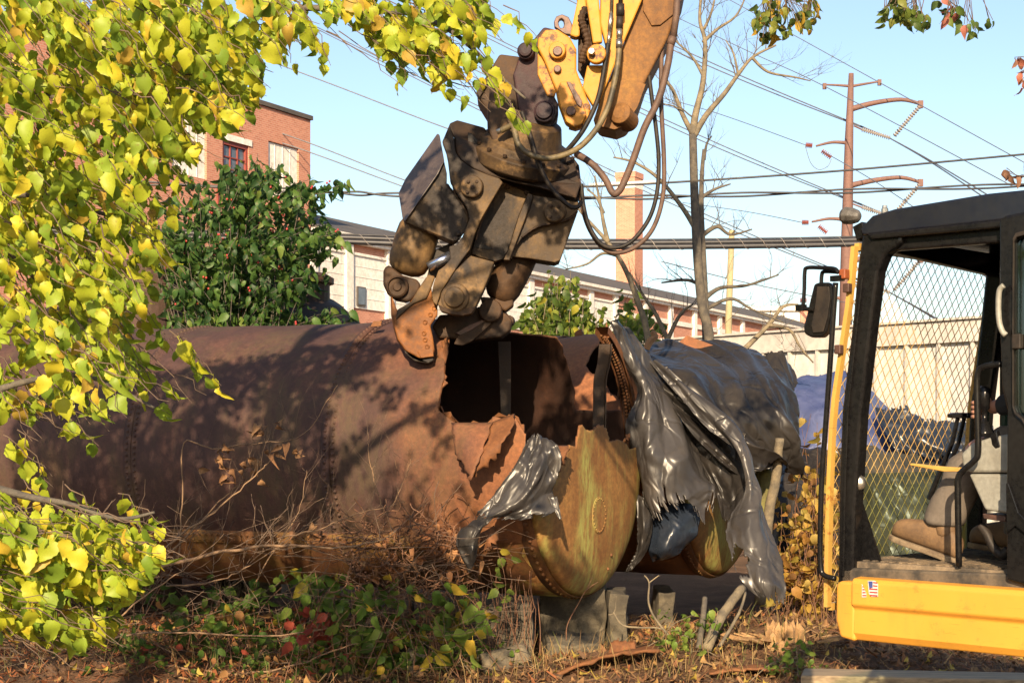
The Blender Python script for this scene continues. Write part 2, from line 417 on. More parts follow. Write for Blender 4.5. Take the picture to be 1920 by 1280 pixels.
def glass_mat(name, tint, alpha):
    t = NT(name)
    g = t.n('ShaderNodeBsdfGlossy'); g.inputs['Roughness'].default_value = 0.05
    tr = t.n('ShaderNodeBsdfTransparent'); tr.inputs[0].default_value = (*tint, 1)
    mx = t.n('ShaderNodeMixShader'); mx.inputs[0].default_value = alpha
    t.t.links.new(tr.outputs[0], mx.inputs[1]); t.t.links.new(g.outputs[0], mx.inputs[2]); t.t.links.new(mx.outputs[0], t.out.inputs[0])
    return t.m
M['glass'] = glass_mat('cab_glass', (0.82, 0.91, 0.87), 0.06)
M['glass_teal'] = glass_mat('door_glass', (0.35, 0.62, 0.60), 0.10)
def ground_mat():
    t = NT('ground_soil')
    c = t.ramp(t.noise(1.2, 9, 0.65), [(0.3, (0.07, 0.042, 0.026)), (0.5, (0.15, 0.085, 0.05)), (0.7, (0.26, 0.15, 0.085))])
    c = t.mix(t.mask(t.noise(30, 7, 0.75), 0.4, 0.7), c, t.mix(0.55, c, (0.04, 0.025, 0.015)))
    t.base(c, 0.95, 0, 0.2); t.bump(t.noise(18, 9, 0.75), 1.0, 0.06); return t.m
M['ground'] = ground_mat()
M['tone_matte'] = leaf_mat('litter_tone', 0.25, 0.0, 0.9, 0.7)

for _k in ('black', 'rubber'):
    M[_k].node_tree.nodes['Principled BSDF'].inputs['Specular IOR Level'].default_value = 0.22
# ------------------------------------------------------------------ ground
def gz(x, y):
    pit = (1 - smooth(9.0, 11.0, y)) * smooth(0.2, 1.6, x) * -0.62
    near = (1 - smooth(2, 9, y)) * 0.2 * (1 - smooth(0.2, 1.6, x))
    mound = 0.30 * math.exp(-((x - 2.1) / 0.9) ** 2 - ((y - 13.6) / 1.0) ** 2) + 0.10 * math.exp(-((x - 0.5) / 0.9) ** 2 - ((y - 12.4) / 0.7) ** 2)
    lft = 0.22 * math.exp(-((x + 3.0) / 1.0) ** 2 - ((y - 12.3) / 0.8) ** 2)
    b = 0.05 * noise.noise(V((x * 1.3, y * 1.3, 0))) + 0.035 * noise.noise(V((x * 4, y * 4, 3)))
    fall = 1 - smooth(20, 40, math.hypot(x, y))
    return (pit + near + mound + lft + b) * fall
def make_ground():
    def axis(lo, hi, step, far):
        a = list(np.arange(lo, hi + 1e-6, step)); e = step
        up = []; x = hi
        while x < far: e *= 1.35; x += e; up.append(x)
        dn = []; x = lo; e = step
        while x > -far: e *= 1.35; x -= e; dn.append(x)
        return dn[::-1] + a + up
    xs = axis(-5, 6, 0.09, 900); ys = axis(5, 17, 0.09, 900)
    vs = [(x, y, gz(x, y)) for y in ys for x in xs]
    n = len(xs)
    f = np.array([(j * n + i, j * n + i + 1, (j + 1) * n + i + 1, (j + 1) * n + i) for j in range(len(ys) - 1) for i in range(n - 1)]).ravel()
    o = link('ground', np_mesh('ground', np.array(vs), f, 4, M['ground'], smooth_=True))
    tag(o, kind='structure')
make_ground()

def box_uv(me):
    uv = me.uv_layers.new(name='UVMap')
    for p in me.polygons:
        n = p.normal
        if abs(n.z) > 0.7: t1, t2 = V((1, 0, 0)), V((0, 1, 0))
        else: t1 = V((-n.y, n.x, 0)).normalized(); t2 = V((0, 0, 1))
        for li in p.loop_indices:
            co = me.vertices[me.loops[li].vertex_index].co
            uv.data[li].uv = (co.dot(t1), co.dot(t2))

# ------------------------------------------------------------------ factory building
BA = V((-7.4, 60, 0)); BD = V((0.457, 0.8895, 0)).normalized(); BN = V((BD.y, -BD.x, 0)); UZ = V((0, 0, 1))
def bs(px):
    k = (px - CX) / F
    return (BA.x - k * BA.y) / (k * BD.y - BD.x)
def bz(px, py):
    s = bs(px); return CZ + (HY - py) * (BA.y + BD.y * s) / F
def bbox(mb, s0, s1, z0, z1, n0, n1):
    c = BA + BD * (s0 + s1) / 2 + BN * (n0 + n1) / 2 + UZ * (z0 + z1) / 2
    return mb.box(c, (BD, BN, UZ), ((s1 - s0) / 2, (n1 - n0) / 2, (z1 - z0) / 2))
def bpart(name, mat, parent, s0, s1, z0, z1, n0, n1):
    o = bbox(MB(), s0, s1, z0, z1, n0, n1).build(name, mat, parent)
    if mat == M['brick']: box_uv(o.data)
    return o
def factory():
    r = thing('factory_tower', BA + BD * -10, 'tall red brick end of the factory with white panels and a red framed window', 'building')
    # tower wall with openings made of piers and bands so that the panes sit back in it
    top = 13.65
    sw0, sw1 = bs(413), bs(462); zw1 = bz(437, 268); zw0 = bz(437, 348)
    sp0, sp1 = bs(499), bs(556); sq0, sq1 = bs(318), bs(383)
    w = MB()
    bbox(w, -24, -0.42, 0, top, -14, -0.12)
    o = w.build('wall', M['brick'], r); box_uv(o.data)
    z0p, z1p = bz(520, 372), bz(527, 272)
    fr = MB()
    cuts = sorted([(sq0, sq1, bz(350, 330), bz(350, 215)), (sw0, sw1, zw0, zw1), (sp0, sp1, z0p, z1p)])
    prev = -24
    for a, b, z0, z1 in cuts:
        bbox(fr, prev, a, 0, top - 0.01, -0.1195, 0.1); bbox(fr, a, b, 0, z0, -0.1195, 0.1); bbox(fr, a, b, z1, top - 0.01, -0.1195, 0.1); prev = b
    bbox(fr, prev, -0.43, 0, top - 0.01, -0.1195, 0.1)
    o = fr.build('wall_facing', M['brick'], r); box_uv(o.data)
    bpart('parapet_coping', M['roof_grey'], r, -24.1, -0.36, top + 0.003, top + 0.16, -14.1, 0.18)
    for a, b, z0, z1 in (cuts[0], cuts[2]):
        pn = bpart('panel', M['white'], r, a + 0.02, b - 0.02, z0 + 0.02, z1 - 0.02, -0.115, 0.03)
        m = MB()
        for k in range(1, 4): bbox(m, a + (b - a) * k / 4 - 0.012, a + (b - a) * k / 4 + 0.012, z0 + 0.03, z1 - 0.03, 0.033, 0.05)
        m.build('seam_batten', M['white'], pn)
    a, b, z0, z1 = cuts[1]
    wf = MB()
    for k in (0, 1): bbox(wf, (a, b - 0.12)[k], (a + 0.12, b)[k], z0, z1, -0.05, 0.06)
    bbox(wf, a + 0.12, b - 0.12, z1 - 0.14, z1, -0.05, 0.06); bbox(wf, a + 0.12, b - 0.12, z0, z0 + 0.14, -0.05, 0.06)
    w_ = wf.build('window', M['red_frame'], r)
    n = 3
    for i in range(n):
        for j in range(3):
            sa = a + 0.12 + (b - a - 0.24) * i / n; sb = a + 0.12 + (b - a - 0.24) * (i + 1) / n
            za = z0 + 0.14 + (z1 - z0 - 0.28) * j / 3; zb = z0 + 0.14 + (z1 - z0 - 0.28) * (j + 1) / 3
            bpart('pane', M['win'], w_, sa + 0.02, sb - 0.02, za + 0.02, zb - 0.02, -0.06, -0.02)
    m = MB()
    for i in range(1, n): q = a + 0.12 + (b - a - 0.24) * i / n; bbox(m, q - 0.02, q + 0.02, z0 + 0.14, z1 - 0.14, -0.055, 0.03)
    for j in range(1, 3): q = z0 + 0.14 + (z1 - z0 - 0.28) * j / 3; bbox(m, a + 0.12, b - 0.12, q - 0.02, q + 0.02, -0.05, 0.025)
    m.build('glazing_bar', M['red_frame'], w_)
    bpart('lintel', M['white'], r, a - 0.15, b + 0.15, z1 + 0.003, z1 + 0.22, 0.1015, 0.14)
    bpart('downpipe', M['red_frame'], r, a - 0.34, a - 0.27, 9.0, top - 3.2, 0.103, 0.17)

    h = thing('factory_hall', BA + BD * 30, 'long low brick factory hall with white bays and a grey sloping roof', 'building')
    E = 9.68; S1 = 78; SM = bs(1157)
    bpart('wall', M['brick'], h, -0.35, S1, 0, E - 0.3, -10, 0)
    bpart('eave_band', M['white'], h, -0.3, S1 + 0.2, E - 0.297, E + 0.02, -0.3, 0.28)
    mb = MB(); a = BA + BD * -0.3; b = BA + BD * (S1 + 0.2)
    ft = [a + BN * 0.42 + UZ * (E + 0.025), a + BN * -4 + UZ * 11.2, a + BN * -8.4 + UZ * (E + 0.025)]
    mb.prism(ft, b - a)
    mb.build('roof', M['roof_grey'], h)
    g = MB(); bbox(g, -0.3, S1, E - 0.14, E + 0.02, 0.283, 0.41); g.build('gutter', M['white'], h)
    pil = [bs(580) + .1, bs(650), bs(727), 8.6, 11.8, 15.0, bs(992), 21.4, bs(1105), SM - 0.4, 32.2, 36.0, bs(1300), bs(1347), bs(1390), 53, 57, 61, 65, 69, 73]
    for i, s in enumerate(pil):
        bpart('pilaster', M['white'], h, s - 0.24, s + 0.24, 0, E - 0.3, 0.003, 0.17)
        if i + 1 < len(pil):
            s2 = pil[i + 1]
            if s2 < SM + 0.2:
                p_ = bpart('painted_bay', M['white'], h, s + 0.243, s2 - 0.243, 6.9, 8.95, 0.003, 0.06)
                bpart('bay_ledge', M['white'], h, s + 0.243, s2 - 0.243, 8.953, 9.06, 0.003, 0.12)
                bd = MB()
                for k in range(1, 5): bbox(bd, s + 0.25, s2 - 0.25, 6.9 + k * 0.41 - 0.01, 6.9 + k * 0.41 + 0.01, 0.062, 0.075)
                bd.build('board_joint', M['white'], p_)
            else:
                bpart('band', M['white'], h, s + 0.243, s2 - 0.243, 8.35, 8.62, 0.003, 0.08)
    # small things on the painted bay by the tower: two lights and a canopy
    for dx in (0.5, 1.15):
        s = bs(727) + dx
        l = MB().lathe(BA + BD * s + BN * 0.06 + UZ * 8.1, BN - UZ * 0.3, [(0.05, 0), (0.05, 0.15), (0.22, 0.3), (0.24, 0.42), (0.2, 0.44)], 12)
        l.build('flood_lamp', M['white'], h)
    s = bs(655)
    wn_ = bpart('window', M['roof_grey'], h, s + 0.4, s + 1.0, 7.0, 7.75, 0.062, 0.13)
    bpart('pane', M['win'], wn_, s + 0.45, s + 0.95, 7.06, 7.7, 0.133, 0.14)

    c0 = P(1180, 820, 98); Wd = 27 * 98 / F
    ch = thing('chimney', (c0.x, c0.y, 0), 'square red brick chimney stack rising behind the hall roof', 'chimney')
    zt = CZ + (820 - 336) * 98 / F
    o = MB().box((c0.x, c0.y, zt / 2), (BD, BN, UZ), (Wd * .72, Wd * .72, zt / 2)).build('stack', M['brick'], ch); box_uv(o.data)
    o = MB().box((c0.x, c0.y, zt + 0.18), (BD, BN, UZ), (Wd * .76, Wd * .76, 0.175)).build('cap', M['brick'], ch); box_uv(o.data)
    MB().box((c0.x, c0.y, zt - 0.5), (BD, BN, UZ), (Wd * .735, Wd * .735, 0.14)).build('pale_band', M['white'], ch)
    # flat roofed white annex far right
    q = thing('white_annex', P(1450, 820, 125) * 1, 'small flat roofed white annex at the far end of the hall', 'building')
    p0 = P(1405, 820, 125); p1 = P(1500, 820, 125); zt = CZ + (820 - 583) * 125 / F
    MB().abox(p0.x, p1.x, 125, 133, 0, zt).build('wall', M['white'], q)
    MB().abox(p0.x - .3, p1.x + .3, 124.7, 133.3, zt + 0.01, zt + 0.35).build('roof', M['white'], q)
    MB().abox(p0.x + 1.0, p1.x - 1.2, 124.9, 124.99, zt - 0.75, zt - 0.35).build('window', M['roof_grey'], q)
    o = MB().abox(p1.x + .01, p1.x + 0.9, 124.8, 132, 0, zt - 0.01).build('brick_pier', M['brick'], q); box_uv(o.data)
factory()

# ------------------------------------------------------------------ panel fence
def fence():
    A = P(1230, 820, 30); A.z = 0
    d = V((0.61, -0.79, 0)); n = V((-0.79, -0.61, 0))
    r = thing('panel_fence', (A.x, A.y, 0), 'tall pale grey sheet metal fence with ribs behind the wrapped heap', 'fence')
    def at(px):
        k = (px - CX) / F
        return (A.x - k * A.y) / (k * d.y - d.x)
    zt = CZ + (820 - 640) * 30 / F
    s0, s1 = -9.0, at(2040)
    step = 0.62; N = int((s1 - s0) / step)
    pm = None; bm_ = None
    for i in range(N):
        s = s0 + i * step
        c = A + d * (s + step / 2)
        if pm is None:
            m = MB()
            prof = [(-0.5, 0), (-0.43, 0), (-0.40, 0.035), (-0.12, 0.035), (-0.09, 0.0), (0.09, 0), (0.12, 0.035), (0.40, 0.035), (0.43, 0), (0.5, 0)]
            prof = [(-0.498, 0), (0.498, 0)]
            fr = [d * (u * step) + n * w for u, w in prof]
            vs = [p + UZ * 0.0 for p in fr] + [p + UZ * (zt - 0.34) for p in fr] + [p - n * 0.03 for p in fr] + [p - n * 0.03 + UZ * (zt - 0.34) for p in fr]
            k = len(fr)
            m.add(vs, [(j, j + 1, k + j + 1, k + j) for j in range(k - 1)] + [(2 * k + j, 3 * k + j, 3 * k + j + 1, 2 * k + j + 1) for j in range(k - 1)])
            pm = m.mesh('fence_panel', M['fence'])
            bm_ = MB().box(UZ * (zt - 0.34) / 2 + n * 0.035, (d, n, UZ), (0.03, 0.035, (zt - 0.34) / 2)).mesh('fence_rib', M['fence_rail'])
        o = link('panel', pm); o.location = c; o.parent = r; o.matrix_parent_inverse = Matrix.Translation(-r.location)
        o = link('rib', bm_); o.location = c + d * (step / 2); o.parent = r; o.matrix_parent_inverse = Matrix.Translation(-r.location)
    c = A + d * (s0 + s1) / 2
    L = (s1 - s0) / 2
    MB().box(c + UZ * (zt - 0.17) + n * 0.02, (d, n, UZ), (L, 0.07, 0.167)).build('top_rail', M['fence_rail'], r)
    MB().box(c + UZ * (zt + 0.02) + n * 0.03, (d, n, UZ), (L, 0.11, 0.018)).build('cap_strip', M['fence_rail'], r)
fence()

# ------------------------------------------------------------------ transmission pole, wood pole, wires
def transmission():
    Y = 110
    b = P(1584, 820, Y)
    r = thing('transmission_pole', (b.x, Y, 0), 'rust brown steel transmission pole with curved arms and insulator strings', 'power pole')
    MB().tube([V((P(1580, 820, Y).x, Y, 0)), P(1588, 450, Y), P(1592, 260, Y), P(1596, 138, Y)], [0.54, 0.40, 0.29, 0.17], 12).build('mast', M['corten'], r, True)
    def arm(pts, r0, r1, nm='arm'):
        q = crom(PP(pts, Y), 5); n = len(q)
        return MB().tube(q, [.68 * (r0 + (r1 - r0) * i / (n - 1)) for i in range(n)], 8).build(nm, M['corten'], r, True)
    arm([(1596, 162), (1570, 160), (1545, 159)], 0.15, 0.08); arm([(1597, 162), (1625, 157), (1650, 153)], 0.15, 0.08)
    for x, y in ((1546, 162), (1649, 155)):
        MB().box(P(x, y, Y), ((1, 0, 0), (0, 1, 0), (0, 0, 1)), (0.12, 0.1, 0.2)).build('shield_clamp', M['corten'], r)
    A1 = arm([(1598, 204), (1640, 193), (1690, 187), (1726, 195)], 0.30, 0.16)
    A2 = arm([(1594, 348), (1640, 338), (1690, 333), (1726, 342)], 0.30, 0.16)
    A3 = arm([(1590, 490), (1640, 481), (1690, 476), (1726, 485)], 0.30, 0.16)
    B1 = arm([(1588, 268), (1560, 267), (1530, 274)], 0.2, 0.1)
    B2 = arm([(1584, 412), (1555, 410), (1522, 416)], 0.2, 0.1)
    B3 = arm([(1580, 560), (1555, 558), (1520, 563)], 0.2, 0.1)
    for x, y in ((1726, 196), (1726, 343), (1726, 486)):
        MB().box(P(x, y, Y), ((1, 0, 0), (0, 1, 0), (0, 0, 1)), (0.16, 0.14, 0.25)).build('arm_shoe', M['corten'], r)
    def string(p0, p1, mat, n=14, rr=0.16):
        a, b_ = P(*p0, Y), P(*p1, Y); ax = (b_ - a); L = ax.length
        prof = []
        for i in range(n):
            h = L * i / n
            prof += [(0.06, h), (rr, h + L / n * 0.25), (rr, h + L / n * 0.5), (0.06, h + L / n * 0.75)]
        MB().lathe(a, ax, prof, 8).build('insulator_string', mat, r)
    for dy in (0, 146, 289):
        string((1724, 200 + dy), (1676, 256 + dy), M['ins_grey']); string((1616, 243 + dy), (1670, 259 + dy), M['ins_grey'])
        x0 = (1601, 1598, 1592)[dy // 140]
        MB().tube([P(x0, 236 + dy, Y), P(1616, 243 + dy, Y)], 0.06, 5).build('link_rod', M['corten'], r)
    for (a, b_) in (((1523, 273), (1510, 272)), ((1541, 283), (1559, 296)), ((1516, 417), (1503, 417)), ((1535, 424), (1551, 437)), ((1512, 563), (1500, 563))):
        string(a, b_, M['ins_red'], 6, 0.19)
    def wire(name, pts, Ys, rr, label, grp=None, mat='wire', sag=0):
        q = [P(x, y, yy) for (x, y), yy in zip(pts, Ys)]
        q = crom(q, 10)
        o = MB().tube(q, rr, 5).build(name, M[mat], None, True)
        tag(o, label, 'wire', grp)
    g = 'overhead conductors of the transmission line'
    def pair(dy, lab):
        for k in (0, 1):
            o = (0, 9)[k]
            wire('conductor', [(590, -240 + dy + o * .4), (1240, 75 + dy + o), (1668, 259 + dy)], [150, 130, 110], 0.045, lab[k], g)
            wire('conductor', [(1668, 259 + dy), (1760, 310 + dy + o * .4), (1990, 450 + dy + o * 2)], [110, 100, 80], 0.045, lab[k + 2], g)
    pair(0, ['upper of the twin wires slanting in from the sky to the top insulators', 'lower of the twin wires slanting in from the sky to the top insulators',
             'upper of the twin wires running from the top insulators towards the cab roof', 'lower of the twin wires running from the top insulators towards the cab roof'])
    pair(146, ['upper of the twin wires slanting to the middle insulators', 'lower of the twin wires slanting to the middle insulators',
               'upper of the twin wires leaving the middle insulators behind the cab', 'lower of the twin wires leaving the middle insulators behind the cab'])
    pair(289, ['upper of the twin wires slanting past the wood pole to the lowest insulators', 'lower of the twin wires slanting past the wood pole to the lowest insulators',
               'upper of the twin wires seen through the mesh guard', 'lower of the twin wires seen through the mesh guard'])
    wire('shield_wire', [(1240, -70), (1450, 45), (1649, 155), (1930, 310)], [140, 125, 110, 90], 0.03, 'thin shield wire over the right tip of the top arm', 'thin shield wires')
    wire('shield_wire', [(1200, 0), (1400, 95), (1546, 162), (1900, 350)], [140, 122, 110, 85], 0.03, 'thin shield wire over the left tip of the top arm', 'thin shield wires')
    wire('side_wire', [(1180, 168), (1330, 208), (1510, 272)], [150, 130, 110], 0.03, 'thin wire ending at the upper red insulator', 'thin wires at the red insulators')
    wire('side_wire', [(1280, 380), (1400, 397), (1503, 417)], [140, 125, 110], 0.03, 'thin wire ending at the lower red insulator', 'thin wires at the red insulators')
    wire('side_wire', [(1541, 283), (1640, 340), (1760, 420)], [110, 100, 90], 0.03, 'thin wire leaving the upper red insulator towards the cab', 'thin wires at the red insulators')
    wire('jumper_loop', [(1510, 274), (1520, 305), (1535, 318), (1552, 312), (1559, 298)], [110] * 5, 0.025, 'slack jumper loop under the upper red insulators')
    g2 = 'wires crossing the sky on the left'
    wire('line_wire', [(480, 105), (640, 165), (850, 245), (1000, 290)], [60] * 4, 0.022, 'single thin wire crossing the sky above the brick tower', g2)
    wire('line_wire', [(440, 222), (579, 268), (759, 338), (900, 385)], [58] * 4, 0.022, 'upper of two wires passing the brick tower', g2)
    wire('line_wire', [(430, 237), (579, 285), (759, 351), (900, 400)], [58] * 4, 0.022, 'lower of two wires passing the brick tower', g2)
    wire('line_wire', [(600, -20), (744, 64), (905, 138), (1000, 190)], [70] * 4, 0.025, 'wire slanting down behind the yellow leaves to the arm', g2)
    wire('line_wire', [(560, 0), (740, 80), (905, 152), (1000, 200)], [70] * 4, 0.025, 'lower wire slanting down behind the yellow leaves', g2)
    wire('line_wire', [(1240, 490), (1400, 530), (1600, 570)], [70, 75, 80], 0.022, 'thin wire running past the bare tree under the cable bundle', g2)

    p = P(1368, 820, 60)
    w = thing('wood_pole', (p.x, 60, 0), 'short yellowish wooden pole standing behind the fence', 'pole')
    MB().tube([V((p.x - .08, 60, 0)), P(1366, 600, 60), P(1372, 436, 60)], [0.15, 0.13, 0.115], 10).build('shaft', M['pole_wood'], w, True)
    MB().tube([P(1372, 436, 60), P(1372, 432, 60)], [0.125, 0.11], 10).build('cap', M['pole_wood'], w)
    # cables on the near pole line
    Yc = 30
    r = thing('cable_bundle', P(580, 446, Yc), 'thick black cable bundle wound with lashing wire across the picture', 'cable')
    line = [(-200, 430), (200, 438), (580, 447), (880, 457), (1160, 459), (1420, 457), (1660, 452), (2000, 440)]
    q = crom(PP(line, Yc), 12)
    for nm, dz, rr in (('trunk_cable', 0.040, 0.045), ('trunk_cable', -0.038, 0.052), ('feeder_cable', 0.10, 0.014)):
        MB().tube([a + UZ * dz for a in q], rr, 8).build(nm, M['cable'], r, True)
    hx = []; L = 0; tot = len(q)
    for i in range(tot - 1):
        for k in range(6):
            a = q[i].lerp(q[i + 1], k / 6)
            ph = (i * 6 + k) / 6 * 2 * math.pi * 0.52
            hx.append(a + V((0, math.cos(ph) * 0.07, math.sin(ph) * 0.105 + 0.005)))
    MB().tube(hx, 0.005, 4).build('lashing_wire', M['lash'], r)
    def cable(name, pts, Y_, rr, lab):
        o = MB().tube(crom(PP(pts, Y_), 12), rr, 6).build(name, M['cable'], None, True); tag(o, lab, 'cable')
    cable('single_cable', [(1040, 352), (1227, 344), (1580, 320), (1990, 283)], 32, 0.021, 'straight black cable crossing in front of the steel pole')
    r2 = thing('twisted_cable', P(1300, 368, 31), 'twisted pair of black cables sagging above the thick bundle', 'cable')
    pl = [(-200, 320), (200, 340), (610, 360), (745, 365), (1100, 371), (1350, 366), (1660, 356), (1990, 345)]
    q = crom(PP(pl, 31), 14)
    for s_ in (0, 1):
        MB().tube([a + UZ * 0.035 * math.sin(i * 0.33 + s_ * math.pi) + V((0, .03 * math.cos(i * .33 + s_ * math.pi), 0)) for i, a in enumerate(q)], 0.02, 6).build('strand', M['cable'], r2, True)
    o = MB().tube(PP([(1105, 348), (1228, 342)], 33), 0.045, 8).build('cable_guard', M['white'], None, True); tag(o, 'white tubular guard clipped on a cable in front of the chimney', 'cable guard')
transmission()
# ------------------------------------------------------------------ tanks
U = V((0.9026, -0.4305, 0)).normalized(); NF = V((-U.y, U.x, 0)) * -1   # NF points to the camera side
TR = 1.18
C1 = V((0.61, 13.42, 1.70)); C2 = V((2.0, 15.5, 1.70))
def tp(C, t, th, r=TR):
    return C - U * t + (NF * math.cos(th) + UZ * math.sin(th)) * r
def hit(C, px, py, r=TR):
    O = V((0, 0, CZ)) - C; d = V(((px - CX) / F, 1, (HY - py) / F))
    oa, ob = O.dot(NF), O.z; da, db = d.dot(NF), d.z
    A = da * da + db * db; B = 2 * (oa * da + ob * db); Cc = oa * oa + ob * ob - r * r
    D = B * B - 4 * A * Cc
    if D < 0: D = 0
    l = (-B - math.sqrt(D)) / (2 * A)
    w = O + d * l
    return -w.dot(U), math.atan2(w.z, w.dot(NF))
def rough_poly(poly, step=0.03, amp=0.022, seed=0):
    out = []
    n = len(poly)
    for i in range(n):
        a = V((*poly[i], 0)); b = V((*poly[(i + 1) % n], 0)); L = (b - a).length
        k = max(1, int(L / step))
        for j in range(k):
            p = a.lerp(b, j / k)
            q = p.x * 9 + p.y * 7 + seed * 11
            out.append((p.x + amp * (nz(q, seed) + .6 * nz(q * 2.7, seed + 5)), p.y + amp * (nz(q, seed + 9) + .6 * nz(q * 2.7, seed + 3))))
    return out
def rivet(mb, p, n, r):
    n = V(n).normalized(); a = n.orthogonal().normalized(); b = n.cross(a)
    vs = []
    for rr, h in ((1.0, -0.15), (0.75, 0.55)):
        vs += [V(p) + (a * math.cos(k * math.pi / 3) + b * math.sin(k * math.pi / 3)) * r * rr + n * r * h for k in range(6)]
    vs.append(V(p) + n * r * 0.85)
    mb.add(vs, [(k, (k + 1) % 6, 6 + (k + 1) % 6, 6 + k) for k in range(6)] + [(6 + k, 6 + (k + 1) % 6, 12) for k in range(6)])
def shell(name, C, ts, holes, parent, mats, nth=300, dent=0.0, r=TR):
    """cylinder wall on a (t, arc) grid with ragged holes cut out of it; holes are polygons of (t, r*theta)"""
    th = np.linspace(-math.pi, math.pi, nth + 1)[:-1]
    T, H = np.meshgrid(ts, th, indexing='ij')
    tc = (T[:-1, :] + T[1:, :]) / 2
    dth = th[1] - th[0]
    hc = H[:-1, :] + dth / 2
    keep = np.ones(tc.shape, bool)
    T2, H2 = T.copy(), H.copy()
    for poly in holes:
        ins = in_poly_np(tc, hc * r, poly)
        keep &= ~ins
        # snap vertices of the border between kept and removed faces to the ragged outline
        nt_ = tc.shape[0]
        pad = np.ones((nt_ + 2, nth), bool); pad[1:-1] = ins
        f = lambda i, j: np.roll(pad, -j, axis=1)[i:i + nt_ + 1]
        a_, b_, c_, d_ = pad[0:-1], pad[1:], np.roll(pad, 1, 1)[0:-1], np.roll(pad, 1, 1)[1:]
        any_in = a_ & True
        cnt = a_.astype(int) + b_ + c_ + d_
        bord = (cnt > 0) & (cnt < 4)
        bord[0, :] = False; bord[-1, :] = False
        PA = np.array(poly); PB = np.roll(PA, -1, axis=0); dP = PB - PA; l2 = (dP ** 2).sum(1) + 1e-12
        for i, j in zip(*np.nonzero(bord)):
            p = np.array([T[i, j], H[i, j] * r])
            k = np.clip(((p - PA) * dP).sum(1) / l2, 0, 1)
            q = PA + dP * k[:, None]
            w = ((q - p) ** 2).sum(1).argmin()
            if ((q[w] - p) ** 2).sum() < 0.05 ** 2:
                T2[i, j], H2[i, j] = q[w][0], q[w][1] / r
    rr = np.full(T.shape, r)
    if dent:
        for i in range(T.shape[0]):
            for j in range(0, nth):
                rr[i, j] = r + dent * noise.noise(V((T[i, j] * 0.9, math.cos(H[i, j]) * 1.3, math.sin(H[i, j]) * 1.3))) + dent * .35 * noise.noise(V((T[i, j] * 3, math.cos(H[i, j]) * 4, math.sin(H[i, j]) * 4 + 7)))
    co = np.array(C)[None, None, :] - np.array(U) * T2[..., None] + (np.array(NF) * np.cos(H2)[..., None] + np.array(UZ) * np.sin(H2)[..., None]) * rr[..., None]
    idx = np.arange(T.size).reshape(T.shape)
    q = np.stack([idx[:-1, :], np.roll(idx, -1, 1)[:-1, :], np.roll(idx, -1, 1)[1:, :], idx[1:, :]], -1)
    fk = q[keep]
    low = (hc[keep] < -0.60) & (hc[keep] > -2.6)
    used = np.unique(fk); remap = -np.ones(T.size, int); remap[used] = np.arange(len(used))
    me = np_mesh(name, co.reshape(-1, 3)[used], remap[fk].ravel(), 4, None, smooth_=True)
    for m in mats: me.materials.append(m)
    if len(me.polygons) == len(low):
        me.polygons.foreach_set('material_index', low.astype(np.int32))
    # outward normals
    p = me.polygons[0]
    ax = V(C) - U * ((V(C) - p.center).dot(U))
    if p.normal.dot(p.center - ax) < 0: me.flip_normals()
    o = link(name, me, parent)
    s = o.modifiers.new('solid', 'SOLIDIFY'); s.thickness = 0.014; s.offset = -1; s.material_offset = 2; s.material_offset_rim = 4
    return o
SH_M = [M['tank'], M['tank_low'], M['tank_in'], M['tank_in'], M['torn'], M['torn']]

def head(name, C, parent, cut, mat, bulge=0.13, r=TR, nr=26, nphi=120, thick=0.014, seed=1):
    """dished end plate; cut(px, py) says what has been torn away"""
    vs = []; fs = []
    for i in range(nr + 1):
        rho = (i / nr)
        k = bulge * math.sqrt(max(0, 1 - rho ** 4.5))
        for j in range(nphi):
            a = 2 * math.pi * j / nphi
            p = C + (NF * math.cos(a) + UZ * math.sin(a)) * r * rho * 0.997 + U * (k + 0.012 * nz(math.cos(a) * rho * 2, math.sin(a) * rho * 2, seed))
            vs.append(p)
    bm = bmesh.new()
    bv = [bm.verts.new(p) for p in vs]
    for i in range(nr):
        for j in range(nphi):
            j2 = (j + 1) % nphi
            ids = [i * nphi + j, (i + 1) * nphi + j, (i + 1) * nphi + j2, i * nphi + j2]
            c = sum((vs[q] for q in ids), V()) / 4
            if cut(*proj(c)): continue
            fs.append(ids)
            try: bm.faces.new([bv[q] for q in ids])
            except ValueError: pass
    for v in list(bm.verts):
        if not v.link_faces: bm.verts.remove(v)
    bmesh.ops.remove_doubles(bm, verts=bm.verts, dist=1e-5)
    bmesh.ops.recalc_face_normals(bm, faces=bm.faces)
    c0 = sum((f.normal.dot(U) * f.calc_area() for f in bm.faces))
    if c0 < 0: bmesh.ops.reverse_faces(bm, faces=bm.faces)
    me = bpy.data.meshes.new(name); bm.to_mesh(me); bm.free()
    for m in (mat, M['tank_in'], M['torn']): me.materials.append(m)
    me.shade_smooth()
    o = link(name, me, parent)
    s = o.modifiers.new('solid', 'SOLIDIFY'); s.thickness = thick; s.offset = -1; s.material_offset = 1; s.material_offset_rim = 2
    return o
def arc_band(C, t0, t1, a0, a1, r0, r1, n=90):
    """ring strip round the shell (a collar plate)"""
    m = MB()
    for k in range(n):
        b0 = a0 + (a1 - a0) * k / n; b1 = a0 + (a1 - a0) * (k + 1) / n
        m.add([tp(C, t0, b0, r1), tp(C, t1, b0, r1), tp(C, t1, b1, r1), tp(C, t0, b1, r1), tp(C, t0, b0, r0), tp(C, t1, b0, r0), tp(C, t1, b1, r0), tp(C, t0, b1, r0)],
              [(0, 1, 2, 3), (0, 3, 7, 4), (1, 5, 6, 2)])
    return m

